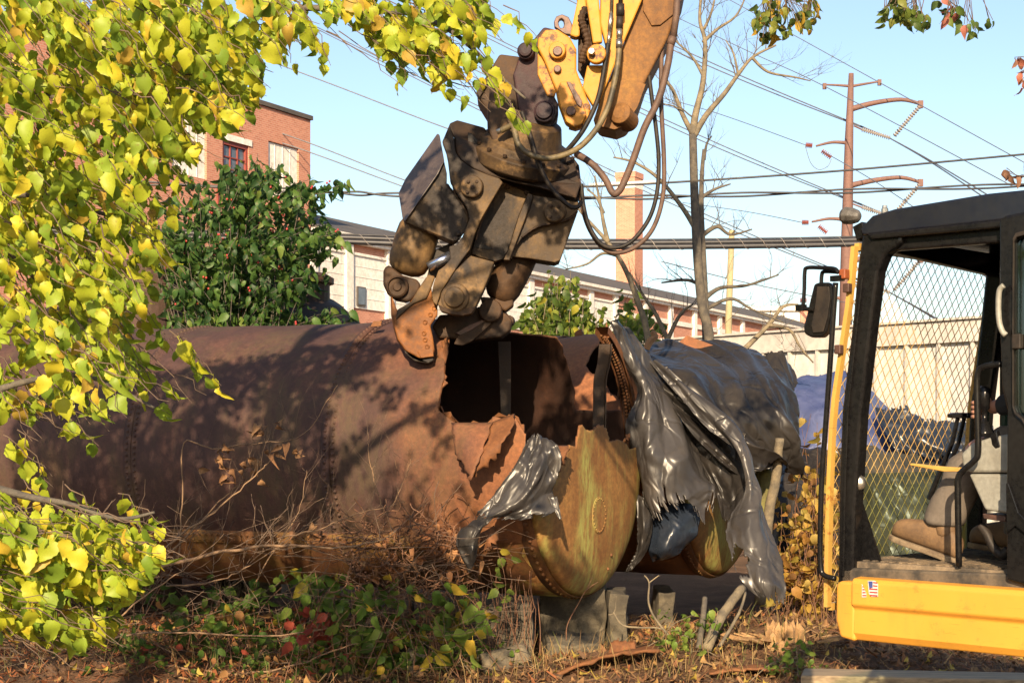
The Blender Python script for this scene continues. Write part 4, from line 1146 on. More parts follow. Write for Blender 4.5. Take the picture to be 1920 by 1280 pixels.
EX = thing('excavator', W(1.6, 1.2, -0.55), 'yellow excavator with an open black cab, mesh guard and rusty arm', 'excavator')
def ex_side(name, pts, b, th, mat, bevel=0.008, parent=EX, seg=2):
    f, o = rslab(pts, b, th)
    return MB().prism(f, o).build(name, mat, parent, False, bevel, seg)
M['lamp_grey'] = mix2('lamp_housing', (0.13, 0.12, 0.11), (0.05, 0.045, 0.04), 14, 0.5, 0.2, 40)
M['sill'] = mix2('scuffed_sill', (0.16, 0.12, 0.08), (0.03, 0.026, 0.022), 9, 0.8, 0.2, 40)
def build_excavator():
    zf = 1.30
    # house side panel and platform
    prof = [(0.0, 1.243), (-0.05, 1.238), (-0.062, 1.222), (-0.064, 1.125), (-0.046, 1.105), (-0.050, 1.0), (-0.03, 0.968), (0.06, 0.962), (0.06, 1.243)]
    pnl = MB().prism([W(caz(1597, 1100, -.06)[0], b, z) for b, z in prof], BK * 3.3).build('side_panel', M['yellow'], EX, False, 0.006)
    ac = caz(1567, 1100, -.05)[0]; cap = [(ac, 1.205), (ac + .02, 1.222), (0.022 + ac + .075, 1.222), (0.022 + ac + .075, 0.962), (ac + .02, 0.975), (ac - .002, 1.05)]
    MB().prism([W(a, -0.05, z) for a, z in cap], RG * 0.9).build('front_corner_cap', M['yellow'], EX, False, 0.02, 3)
    MB().box(W(1.65, 1.35, 1.10), (BK, RG, UZ), (1.6, 1.28, 0.12)).build('platform', M['black'], EX, False, 0.01)
    MB().box(W(2.9, 1.35, 1.75), (BK, RG, UZ), (0.75, 1.3, 0.5)).build('engine_hood', M['yellow'], EX, False, 0.08, 3)
    MB().box(W(3.75, 1.35, 1.55), (BK, RG, UZ), (0.15, 1.25, 0.5)).build('counterweight', M['yellow'], EX, False, 0.08, 3)
    MB().lathe(W(1.7, 1.35, 0.25), UZ, [(0.6, 0), (0.6, 0.72)], 28).build('swing_ring', M['black'], EX)
    MB().box(W(1.7, 1.35, 0.08), (BK, RG, UZ), (0.9, 0.9, 0.18)).build('track_frame', M['black'], EX, False, 0.03)
    for s in (-1, 1):
        c = W(1.7, 1.35 + s * 1.1, -0.12)
        m = MB(); fr = []
        for k in range(24):
            an = 2 * math.pi * k / 24
            x = math.cos(an) * 0.36; z = math.sin(an) * 0.36
            fr.append(c + BK * (x + (1.2 if math.cos(an) > 0 else -1.2)) + UZ * z - RG * 0.25)
        m.prism(fr, RG * 0.5)
        t = m.build('track', M['rust_dark'], EX)
        pm = None
        for k in range(30):
            if k < 15: p = c + BK * (-1.2 + 2.4 * k / 14) + UZ * 0.385
            else: p = c + BK * (-1.2 + 2.4 * (k - 15) / 14) - UZ * 0.385
            if pm is None: pm = MB().box((0, 0, 0), (BK, RG, UZ), (0.075, 0.27, 0.022)).mesh('track_shoe', M['rust_dark'])
            o = link('track_shoe', pm); o.location = p; o.parent = t
    # sticker on the panel
    def sp(px, py): 
        p = cabp(px, py, -0.067); return p
    st = MB().prism([sp(*q) for q in ((1627, 1088), (1640, 1088), (1646, 1094), (1646, 1118), (1634, 1118), (1629, 1112))], RG * 0.002)
    st.prism([sp(*q) for q in ((1616, 1094), (1624, 1112), (1624, 1119), (1616, 1119))], RG * 0.002)
    so = st.build('sticker', mix2('sticker_white', (0.78, 0.76, 0.72), (0.72, 0.7, 0.66), 5, 0.5, 0), pnl)
    red = mix2('sticker_red', (0.55, 0.07, 0.06), (0.5, 0.07, 0.06), 5, 0.5, 0); blu = mix2('sticker_blue', (0.06, 0.09, 0.32), (0.05, 0.08, 0.3), 5, 0.5, 0)
    m = MB()
    def sp2(px, py): return cabp(px, py, -0.0685)
    for k in range(5):
        y = 1090 + k * 6
        x0 = 1637 if k < 2 else 1628 + k * .8
        m.prism([sp2(x0, y), sp2(1645, y + 1), sp2(1645, y + 3.6), sp2(x0, y + 2.6)], RG * 0.001)
    for k in range(4):
        y = 1098 + k * 5.5; m.prism([sp2(1617, y), sp2(1617 + min(7, (y - 1094) * .35), y), sp2(1617 + min(7, (y - 1091) * .35), y + 2.4), sp2(1617, y + 2.4)], RG * 0.001)
    m.build('sticker_stripes', red, so)
    MB().prism([sp2(*q) for q in ((1628, 1089), (1636, 1089), (1636, 1101), (1630, 1103))], RG * 0.001).build('sticker_canton', blu, so)

    # cab floor and sill
    fl = [(1574, 1090), (1576, 1062), (1600, 1052), (1640, 1056), (1760, 1062), (1890, 1070), (1960, 1076), (1960, 1106), (1760, 1092)]
    ex_side('sill', [(1576, 1094), (1577, 1066), (1600, 1064), (1960, 1078), (1960, 1112)], 0.0, 0.06, M['sill'], 0.01)
    MB().box(W(0.75, 0.60, zf - 0.02), (BK, RG, UZ), (0.80, 0.57, 0.025)).build('floor', M['dusty'], EX, False, 0.005)
    m = MB()
    for k in range(22): m.box(W(0.02 + k * .045, 0.55, zf + 0.0085), (BK, RG, UZ), (0.008, 0.5, 0.003))
    m.build('floor_mat_ribs', M['dusty'], EX)
    # front pillars, roof, far side frame
    ap = [(1619, 424), (1607, 500), (1598, 600), (1578, 770), (1573, 900), (1570, 1092), (1600, 1066), (1603, 960), (1614, 770), (1634, 600), (1646, 505), (1662, 468), (1690, 450), (1672, 412)]
    ap = [(1617, 430), (1607, 500), (1598, 600), (1578, 770), (1573, 900), (1570, 1094), (1599, 1094), (1602, 960), (1614, 770), (1634, 600), (1646, 508), (1658, 478), (1690, 455), (1690, 425)]
    ex_side('front_pillar', ap, 0.0, 0.075, M['black'], 0.014, EX, 3)
    m = MB()
    m.prism([cabp(x, y, -0.004) for x, y in ((1615, 520), (1606, 600), (1588, 770), (1583, 900), (1580, 1080), (1584, 1080), (1588, 900), (1593, 770), (1611, 600), (1620, 520))], RG * -0.010)
    m.build('pillar_trim', M['black'], EX, False, 0.003)
    ap2 = [(caz(x, y)) for x, y in ap]
    MB().prism([W(a + 0.02, 1.08, z) for a, z in ap2], RG * 0.07).build('far_front_pillar', M['black'], EX, False, 0.014)
    # roof: rounded slab with a proud lip
    a0, z0 = caz(1619, 432); a1, z1 = caz(1660, 398); 
    zr = caz(1700, 388)[1]; zb = caz(1700, 428)[1]
    rp = [(a0, zb - 0.012), (a0 - 0.01, z0 + 0.01), (a0 + .05, z1 - .01), (a0 + .16, zr - 0.004), (a0 + .6, zr + 0.015), (1.75, zr + 0.0), (1.85, zr - 0.08), (1.85, zb - 0.01)]
    rf = MB().prism([W(a, -0.012, z) for a, z in rp], RG * 1.19).build('roof', M['roof_sky_tint'], EX, False, 0.03, 4)
    MB().prism([W(a, -0.02, z) for a, z in ((a0 + .05, zb - .035), (a0 + .03, zb - .008), (1.84, zb - .008), (1.84, zb - .05))], RG * 0.06).build('rain_gutter', M['black'], EX, False, 0.008)
    MB().prism([W(a, 0.03, z) for a, z in ((a0 + .06, zb - .085), (a0 + .05, zb - .02), (1.8, zb - .02), (1.8, zb - .11))], RG * 0.05).build('header_rail', M['black'], EX, False, 0.01)
    MB().prism([W(a, 1.08, z) for a, z in ((a0 + .06, zb - .16), (a0 + .05, zb - .02), (1.8, zb - .02), (1.8, zb - .19))], RG * 0.05).build('far_header_rail', M['black'], EX, False, 0.01)
    MB().prism([W(a0 + .05, 0.08, zb - .02), W(a0 + .05, 1.08, zb - .02), W(a0 + .06, 1.08, zb - .13), W(a0 + .06, 0.08, zb - .09)], BK * 0.05).build('front_header', M['black'], EX, False, 0.01)
    for (x, y) in ((1659, 394),):
        p = cabp(x, y, 0.03); MB().lathe(p - UZ * 0.02, UZ, [(0.016, 0), (0.016, 0.025), (0.012, 0.028), (0.011, 0.04)], 10).build('antenna_stub', M['chrome'], rf)
    # rear of cab: B pillar, back wall, far side wall with a window opening
    bp = [(caz(1871, 415)[0], zb), (caz(1872, 600)[0], 2.2), (caz(1880, 760)[0], 1.9), (caz(1886, 1085)[0], zf - .04)]
    MB().prism([W(a + .02, 0.02, z) for a, z in bp] + [W(bp[-1][0] + .12, 0.02, zf - .04), W(bp[0][0] + .12, 0.02, zb)], RG * 0.08).build('centre_pillar', M['black'], EX, False, 0.01)
    MB().box(W(1.82, 0.58, 2.05), (BK, RG, UZ), (0.03, 0.57, 0.80)).build('rear_wall', M['black'], EX, False, 0.01)
    far = MB(); aF = 0.62
    far.box(W(1.2, 1.13, 1.55), (BK, RG, UZ), (0.62, 0.02, 0.28)); far.box(W(aF + .06, 1.13, 2.0), (BK, RG, UZ), (0.07, 0.025, 0.8)); far.box(W(1.75, 1.13, 2.05), (BK, RG, UZ), (0.08, 0.025, 0.75))
    far.build('far_side_frame', M['black'], EX, False, 0.01)
    MB().box(W(.78, 1.135, 2.0), (BK, RG, UZ), (.64, .012, .72)).build('far_side_panel', M['black'], EX)  # plain black panel added so the cab interior reads as dark
    for k in range(5): MB().box(W(.17 + k * .06, 1.11, 2.1), (BK, RG, UZ), (.010, .012, .55)).build('far_side_bar', M['rubber'], EX)
    lo = [(caz(1604, 960)[0], 1.32), (caz(1604, 960)[0], 1.48), (0.17, 1.31)]
    MB().prism([W(-0.02, 0.078, 1.31), W(0.02, 0.078, 1.60), W(0.13, 0.078, 1.31)], RG * 0.01).build('lower_gusset', M['black'], EX)
    # front lower glass and far-side glass
    def fa(z):  # a of the front plane at height z
        zs = [1.27, 1.70, 1.97, 2.35, 2.72]; as_ = [caz(1572, 1080)[0], caz(1575, 890)[0], caz(1579, 770)[0], caz(1598, 600)[0], caz(1612, 460)[0]]
        return float(np.interp(z, zs, as_))
    MB().prism([W(fa(1.31) + .03, .08, 1.31), W(fa(1.31) + .03, 1.08, 1.31), W(fa(1.69) + .03, 1.08, 1.69), W(fa(1.69) + .03, .08, 1.69)], BK * 0.006).build('lower_windscreen', M['glass'], EX)
    # mesh guard: two slanted rails, cross rails and the expanded metal
    B1 = 1.20
    def ga(z): 
        zs = [1.10, 1.30, 1.62, 1.97, 2.45, 2.70]; xs = [(1551, 1137), (1552, 1050), (1556, 900), (1562, 770), (1591, 575), (1602, 470)]
        return float(np.interp(z, [caz(*q)[1] for q in xs], [caz(*q)[0] for q in xs]))
    zlo, zhi = caz(1551, 1137)[1], caz(1602, 462)[1]
    zz = [zlo + (zhi - zlo) * i / 12 for i in range(13)]
    def rail(b, name, mat=M['guard']):
        m = MB()
        for i in range(12):
            za, zb_ = zz[i], zz[i + 1]
            c = [W(ga(z) + da, b + db, z) for z in (za, zb_) for da, db in ((-.008, -.016), (.012, -.016), (.012, .016), (-.008, .016))]
            m.add(c, [(0, 1, 5, 4), (1, 2, 6, 5), (2, 3, 7, 6), (3, 0, 4, 7)] + ([(0, 3, 2, 1)] if i == 0 else []) + ([(4, 5, 6, 7)] if i == 11 else []))
        return m.build(name, mat, None)
    gd = rail(0.0, 'mesh_guard'); adopt(gd, EX)
    r2 = rail(B1, 'guard_rail'); adopt(r2, gd)
    mb = MB(); mb.box(W(ga(zlo) + .0, B1 / 2, zlo), (BK, RG, UZ), (.012, B1 / 2 - .02, .016)); mb.box(W(ga(zhi), B1 / 2, zhi), (BK, RG, UZ), (.012, B1 / 2 - .02, .016))
    mb.build('cross_rail', M['guard'], gd)
    # holes strip bolts on far rail
    mb = MB()
    for i in range(14):
        z = zlo + .2 + (zhi - zlo - .3) * i / 13; mb.box(W(ga(z) - .01, B1, z), (BK, RG, UZ), (.003, .006, .006))
    mb.build('guard_bolts', M['pin'], gd)
    pw, ph = 0.062, 0.072
    wires = MB()
    def strand(u0, v0, u1, v1):
        n = max(2, int(abs(v1 - v0) / .25) + 1)
        pts = []
        for i in range(n + 1):
            u = u0 + (u1 - u0) * i / n; v = v0 + (v1 - v0) * i / n
            pts.append(W(ga(v), u, v))
        wires.tube(pts, 0.0022, 3, False)
    W_, H_ = B1, zhi - zlo
    sl = ph / pw
    n0 = int((W_ + H_ / sl) / pw) + 2
    for k in range(n0):
        c = -H_ / sl + k * pw
        for sgn in (1, -1):
            u0, v0, u1, v1 = c, 0.0, c + H_ / sl, H_
            if u0 < 0: v0 += (0 - u0) * sl; u0 = 0
            if u1 > W_: v1 -= (u1 - W_) * sl; u1 = W_
            if u1 - u0 < 0.02: continue
            if sgn > 0: strand(u0, zlo + v0, u1, zlo + v1)
            else: strand(W_ - u0, zlo + v0, W_ - u1, zlo + v1)
    wires.build('wire_mesh', M['mesh_wire'], gd, True)
    # clips and indicator on the near rail
    for x, y, mt in ((1581, 512, 'ins_red'),):
        pass
    MB().box(cabp(1583, 514, -.04), (BK, RG, UZ), (.017, .02, .022)).build('amber_marker', mix2('amber', (0.40, 0.10, 0.03), (0.3, 0.08, 0.03), 5, .4, 0), gd, False, .006)
    for x, y in ((1573, 655), (1589, 540)):
        MB().box(cabp(x, y, -.03), (BK, RG, UZ), (.016, .015, .02)).build('guard_clip', M['pin'], gd, False, .004)
    # handrail and mirror outside the guard
    hr = [(1567, 530), (1562, 600), (1556, 690), (1548, 800), (1541, 900), (1538, 1000), (1539, 1062), (1546, 1078), (1566, 1084)]
    MB().tube(crom([cabp(x, y, -0.05) for x, y in hr], 5), 0.0125, 8).build('handrail', M['black'], EX, True)
    bm_ = -0.06
    br = MB().tube(crom([cabp(x, y, bm_) for x, y in ((1505, 582), (1508, 545), (1509, 510), (1514, 502), (1540, 502), (1565, 504), (1572, 512))], 5), 0.009, 8)
    br.tube(crom([cabp(x, y, bm_ + .03) for x, y in ((1540, 530), (1541, 515), (1546, 509), (1572, 510))], 5), 0.009, 8)
    br.box(cabp(1570, 522, -.05), (BK, RG, UZ), (.028, .016, .012)); br.box(cabp(1502, 577, bm_), (BK, RG, UZ), (.02, .016, .014))
    br.tube([cabp(1496, 578, bm_), cabp(1526, 580, bm_)], 0.01, 8)
    mir_b = br.build('mirror_bracket', M['black'], EX)
    # mirror head: curved shell facing back to the operator
    mm = MB(); out = []
    sil = [(1526, 532), (1536, 529), (1556, 529), (1561, 536), (1561, 560), (1557, 595), (1550, 622), (1540, 632), (1520, 632), (1508, 626), (1506, 612), (1512, 590), (1519, 560)]
    mm.prism([cabp(x, y, bm_ + 0.01) for x, y in sil], RG * 0.07 - BK * .02)
    mh = mm.build('mirror', M['black'], EX, False, 0.014, 3)
    gl = [(1532, 537), (1554, 537), (1556, 560), (1551, 594), (1543, 622), (1524, 624), (1521, 610), (1526, 585), (1530, 560)]
    MB().prism([cabp(x, y, bm_ + .002) for x, y in gl], RG * 0.006).build('mirror_glass', M['rubber'], mh, False, 0.002)
    # work light on the roof corner
    c = cabp(1594, 408, 0.02)
    ax = (-BK + UZ * 0.15).normalized()
    wl = MB().lathe(c + BK * 0.05, ax, [(0.015, 0), (0.028, 0.012), (0.038, 0.045), (0.040, 0.075), (0.034, 0.08)], 10).build('work_light', M['lamp_grey'], EX, False, .006)
    MB().lathe(c + BK * 0.05 + ax * 0.081, ax, [(0.034, 0), (0.03, 0.008)], 16).build('lens', M['chrome'], wl)
    MB().prism([cabp(x, y, 0.0) for x, y in ((1598, 425), (1616, 415), (1622, 440), (1606, 452))], RG * .04).build('light_bracket', M['black'], wl, False, .004)
    c = cabp(1610, 905, 0.06)
    MB().lathe(c, V((-.3, -1, 0.1)), [(0.030, 0), (0.036, 0.02), (0.034, 0.04), (0.02, 0.05)], 16).build('round_lamp', M['chrome'], EX, True)
    # grab bar, levers, console
    gb = [(1878, 682), (1850, 686), (1836, 694), (1832, 715), (1833, 780), (1834, 845), (1828, 862), (1808, 880), (1797, 895), (1796, 930), (1798, 1062)]
    MB().tube(crom([cabp(x, y, 0.02) for x, y in gb], 5), 0.0135, 8).build('grab_bar', M['black'], EX, True)
    for (b, dx) in ((0.62, 0), (0.75, 12)):
        q = [(1797 + dx, 778), (1785 + dx, 830), (1762 + dx, 885), (1742 + dx, 935)]
        lv = MB().tube([cabp(x, y, b) for x, y in q], [0.010, 0.011, 0.013, 0.014], 8).build('travel_lever', M['black'], EX)
        MB().lathe(cabp(1795 + dx, 784, b), UZ, [(0.02, 0), (0.045, .004), (0.045, .02), (0.03, .026)], 14).build('lever_knob', M['black'], lv)
        MB().box(cabp(1738 + dx, 1008, b) , (BK, RG, UZ), (.07, .045, .012)).build('pedal', M['dusty'], lv, False, .006)
    MB().prism([cabp(x, y, 0.10) for x, y in ((1706, 868), (1765, 874), (1800, 876), (1800, 884), (1770, 884), (1706, 872))], RG * 0.03).build('lock_lever', M['guard'], EX, False, .004)
    cons = [(1801, 850), (1820, 831), (1854, 820), (1884, 814), (1930, 810), (1930, 886), (1816, 886), (1804, 876)]
    cs = ex_side('console', cons, 0.09, 0.2, M['grey_plastic'], 0.014, EX, 3)
    o = ex_side('console_base', [(1815, 888), (1930, 888), (1930, 968), (1884, 962), (1846, 956)], 0.095, 0.19, M['grey_plastic'], 0.012, cs, 3)
    js = MB().lathe(cabp(1846, 818, 0.2), UZ, [(0.045, 0), (0.04, .02), (0.03, .04), (0.022, .06), (0.012, .065), (0.012, .11), (0.022, .12), (0.024, .2), (0.014, .215)], 14).build('joystick', M['black'], cs, True)
    MB().prism([cabp(x, y, 0.088) for x, y in ((1856, 816), (1868, 806), (1876, 838), (1866, 842), (1859, 834))], RG * 0.03).build('safety_catch', M['black'], cs, False, .006)
    MB().prism([cabp(x, y, 0.13) for x, y in ((1842, 962), (1885, 966), (1885, 978), (1844, 972))], RG * .12).build('seat_slide', M['pin'], EX, False, .004)
    st = MB().prism([W(a, .32, z) for a, z in ((.50, 1.66), (.47, 1.72), (.56, 1.76), (1.0, 1.73), (1.08, 1.66))], RG * .5).build('seat', M['black'], EX, False, .03, 3)
    MB().prism([W(a, .34, z) for a, z in ((1.02, 1.74), (1.14, 1.70), (1.26, 2.35), (1.22, 2.6), (1.14, 2.6), (1.12, 2.35))], RG * .46).build('backrest', M['black'], st, False, .03, 3)
    MB().box(W(.8, .57, 1.48), (BK, RG, UZ), (.2, .18, .17)).build('seat_base', M['black'], st, False, .01)
    # floor clutter: hose coil near the door post
    MB().tube(crom([cabp(x, y, .2) for x, y in ((1838, 985), (1850, 1000), (1862, 1025), (1878, 1040), (1890, 1030))], 5), .02, 7).build('floor_hose', M['rubber'], EX, True)
    # door folded back against the side
    def d_(x, y): return cabp(x, y, -0.03)
    outer = [(1873, 412), (1884, 404), (1960, 388), (2080, 380), (2080, 1110), (1960, 1108), (1888, 1088), (1886, 1000), (1886, 900), (1888, 770), (1878, 730), (1873, 600)]
    inner = [(1903, 455), (1908, 446), (1960, 432), (2050, 424), (2050, 1060), (1960, 850), (1918, 782), (1906, 772), (1902, 760), (1902, 740), (1902, 700), (1902, 600)]
    outer_ = [d_(*p) for p in outer]; inner_ = [d_(*p) for p in inner]
    dr = MB().ring(outer_, inner_, RG * 0.05).build('door', M['black'], EX, False, 0.012, 3)
    gl = [cabp(x, y, -0.012) for x, y in inner]
    c = sum(gl, V()) / len(gl)
    MB().prism([c + (p - c) * 1.02 for p in gl], RG * 0.006).build('door_glass', M['glass_teal'], dr)
    sp_ = [cabp(x, y, -0.036) for x, y in inner]; cc = sum(sp_, V()) / len(sp_)
    MB().ring([cc + (p - cc) * 1.04 for p in sp_], [cc + (p - cc) * 1.005 for p in sp_], RG * -0.012).build('window_seal', M['rubber'], dr, False, .004)
    MB().tube(crom([cabp(x, y, -0.065) for x, y in ((1882, 535), (1874, 545), (1872, 575), (1874, 605), (1880, 622), (1886, 628))], 5), 0.012, 8).build('handle', M['grey_plastic'], dr, True)
    MB().box(cabp(1908, 640, -.04), (BK, RG, UZ), (.02, .015, .03)).build('latch', M['rubber'], dr, False, .005)
    MB().prism([cabp(x, y, -.035) for x, y in ((1888, 905), (1893, 905), (1912, 960), (1960, 1010), (1960, 1030), (1905, 985), (1889, 1000))], RG * -.01).build('door_pressing', M['black'], dr, False, .004)
build_excavator()

# ------------------------------------------------------------------ arm and linkage (part of the excavator)
YS = 12.9
def slab(name, pts, dy, th, mat, parent, bevel=0.012, seg=2, skew=(0, 0)):
    f = [P(p[0], p[1], YS + dy + (p[2] if len(p) > 2 else 0)) for p in pts]
    return MB().prism(f, V((skew[0] * th, th, skew[1] * th))).build(name, mat, parent, False, bevel, seg)
def hub(name, px, py, dy, r_px, h, mat, parent, n=24, prof=None, ax=V((-0.15, -1, 0))):
    r = r_px * YS / F; c = P(px, py, YS + dy)
    pr = prof or [(1.0, -0.02), (1.0, h), (0.9, h + .008), (0.0001, h + .008)]
    pr = [(max(a, .02) * r, b) for a, b in pr]
    return MB().lathe(c, ax, pr, n).build(name, mat, parent, False, 0.004)
def hose(name, pts, dys, r_px, mat, parent, n=8):
    q = [P(x, y, YS + d) for (x, y), d in zip(pts, dys if isinstance(dys, (list, tuple)) else [dys] * len(pts))]
    return MB().tube(crom(q, 6), r_px * YS / F, n).build(name, M[mat], parent, True)
def build_arm():
    arm = slab('arm', [(1132, -260), (1330, -260), (1278, 0), (1269, 24), (1252, 72), (1208, 157), (1192, 206), (1171, 238), (1153, 245), (1121, 238), (1112, 225), (1142, 149), (1171, 77), (1200, 0)], 0.02, 0.42, M['arm_rust'], EX, 0.02, 3, (0.1, 0))
    slab('wear_plate', [(1204, -40), (1300, -60), (1278, 0), (1269, 22), (1238, 47), (1222, 48), (1206, 20)], 0.0, 0.02, M['arm_rust'], arm, 0.004)
    slab('wear_plate', [(1171, 150), (1190, 152), (1211, 158), (1196, 200), (1173, 236), (1152, 243), (1121, 236), (1113, 226), (1135, 155)], -0.005, 0.024, M['arm_rust'], arm, 0.004)
    slab('web_plate', [(1132, -260), (1260, -260), (1204, 0), (1171, 77), (1142, 149), (1121, 197), (1112, 198), (1092, 165), (1101, 122), (1134, 122), (1137, 88), (1125, 44)], -0.06, 0.08, M['yellow_arm'], arm, 0.012)
    slab('link_bar', [(1092, -260), (1122, -260), (1123, 0), (1130, 79), (1112, 82), (1099, 0)], -0.14, 0.07, M['yellow_arm'], arm, 0.012)
    slab('rod_end', [(1060, -260), (1090, -260), (1099, 0), (1101, 18), (1089, 22), (1087, 68), (1080, 70), (1069, 66), (1083, 0)], -0.05, 0.12, M['yellow_arm'], arm, 0.012)
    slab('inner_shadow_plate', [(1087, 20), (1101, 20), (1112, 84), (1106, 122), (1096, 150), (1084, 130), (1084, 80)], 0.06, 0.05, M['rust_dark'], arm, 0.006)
    b = hub('pin_boss', 1119, 103, -0.14, 18, 0.04, M['yellow_worn'], arm); hub('pin', 1110, 99, -0.19, 7, 0.05, M['chrome'], arm, 6)
    MB().tube(crom(PP([(1098, 15, 12.82), (1090, 35, 12.80), (1096, 55, 12.8), (1102, 80, 12.8), (1094, 100, 12.8), (1091, 118, 12.8)], YS), 6), [0.025 + .008 * ((i % 2)) for i in range(31)], 7).build('sleeve_hose', M['rust_dark'], arm)
    e = MB().lathe(P(1180, 230, YS + .12), V((-.5, -1, .25)), [(0.05, 0.22), (0.088, 0.2), (0.088, 0.02), (0.082, 0.0), (0.07, -.01), (0.04, -.01)][::-1], 24).build('end_boss', M['arm_rust'], arm, False, .005)
    # H-link
    h = slab('tilt_link', [(1009, 70), (1022, 55), (1046, 55), (1069, 70), (1081, 92), (1081, 131), (1101, 184), (1108, 198), (1106, 219), (1092, 237), (1077, 241), (1061, 232), (1048, 197), (1043, 171), (1021, 115), (1008, 90)], -0.10, 0.10, M['yellow_worn'], EX, 0.018, 3)
    slab('link_plate', [(1050, 154), (1062, 152), (1078, 170), (1094, 195), (1100, 215), (1090, 233), (1076, 238), (1062, 228), (1050, 198), (1046, 172)], -0.14, 0.04, M['yellow_worn'], h, 0.008)
    slab('link_rib', [(1062, 153), (1070, 154), (1092, 190), (1090, 202), (1082, 196)], -0.155, 0.012, M['pin'], h, 0.004)
    hub('link_boss', 1046, 97, -0.10, 16, 0.05, M['yellow_worn'], h); hub('pin', 1046, 97, -0.152, 9, 0.02, M['pin'], h)
    hub('pin', 1071, 209, -0.142, 9, 0.02, M['pin'], h); hub('bolt', 1046, 131, -0.10, 7, 0.03, M['pin'], h)
    g = slab('lower_lug', [(1081, 216), (1106, 200), (1110, 215), (1098, 236), (1080, 242), (1066, 238)], -0.08, 0.12, M['yellow_worn'], h, 0.01)
    k = slab('side_link', [(1008, 100), (1020, 112), (1044, 165), (1040, 182), (1026, 180), (1008, 140)], -0.05, 0.06, M['yellow_worn'], h, 0.01)
    # hydraulic fittings along the arm
    fit = MB()
    for (x0, y0, x1, y1, r) in ((1149, -80, 1146, 25, 3.2), (1146, 25, 1143, 60, 4.2), (1143, 60, 1140, 84, 3.4)): fit.tube(PP([(x0, y0), (x1, y1)], YS - .12), r * YS / F, 10)
    fit.build('pipe_fitting', M['chrome'], arm, True)
    fb = MB()
    for (x0, y0, x1, y1, r) in ((1166, -80, 1163, 10, 4), (1163, 8, 1163, 30, 8), (1162, 32, 1161, 54, 6.5)): fb.tube(PP([(x0, y0), (x1, y1)], YS - .13), r * YS / F, 10)
    fb.build('coupling', M['rubber'], arm, True)
    fc = MB()
    for (x0, y0, x1, y1, r) in ((1161, 54, 1161, 72, 5.5), (1161, 74, 1161, 91, 6.5)): fc.tube(PP([(x0, y0), (x1, y1)], YS - .13), r * YS / F, 10)
    fc.build('coupling', M['chrome'], arm, True)
    fd = MB().tube(PP([(1272, -40), (1268, 30), (1262, 72)], YS - .02), [6.5 * YS / F] * 3, 8); fd.tube(PP([(1262, 70), (1257, 84)], YS - .02), 8 * YS / F, 8)
    fd.build('coupling', M['hose_brown'], arm, True)
    # hoses
    hose('hose', [(1161, 88), (1158, 122), (1150, 164), (1139, 203), (1121, 238), (1099, 265), (1077, 282), (1050, 293), (1020, 297), (990, 288), (972, 270), (966, 250), (962, 236), (950, 240), (940, 245)], [-.13, -.14, -.15, -.17, -.2, -.24, -.27, -.3, -.32, -.33, -.32, -.3, -.26, -.22, -.2], 5.6, 'hose_tan', arm)
    hose('hose', [(1140, 82), (1136, 110), (1131, 140), (1122, 182), (1107, 219), (1088, 252), (1060, 285), (1035, 300)], [-.13, -.13, -.13, -.14, -.16, -.16, -.1, 0], 4.6, 'rubber', arm)
    hose('hose', [(1258, 80), (1252, 122), (1235, 186), (1208, 241), (1187, 300), (1166, 350), (1154, 363), (1146, 358), (1136, 338), (1118, 315), (1100, 300), (1080, 288)], [-.02, -.03, -.05, -.06, -.06, -.06, -.06, -.05, -.04, -.02, 0, .05], 6.6, 'hose_brown', arm)
    hose('hose', [(1243, 60), (1240, 120), (1240, 200), (1245, 300), (1243, 367), (1227, 423), (1200, 457), (1165, 473), (1133, 467), (1107, 433), (1093, 393), (1087, 350), (1080, 320)], .08, 4.3, 'hose_brown', arm)
    hose('hose', [(1217, 142), (1223, 190), (1230, 241), (1235, 300), (1232, 360), (1217, 410), (1187, 450), (1158, 464), (1128, 458), (1105, 425), (1094, 385), (1090, 345)], .04, 4.0, 'rubber', arm)
    hose('hose', [(978, 209), (993, 250), (1006, 294), (1017, 323), (1037, 357), (1067, 386), (1083, 388), (1090, 378)], [-.25, -.25, -.26, -.26, -.25, -.22, -.2, -.18], 4.2, 'rubber', arm)
    MB().tube(PP([(955, 238, 12.7), (932, 248, 12.72)], YS), [0.026, 0.022], 10).build('hose_end', M['chrome'], arm, True)
build_arm()

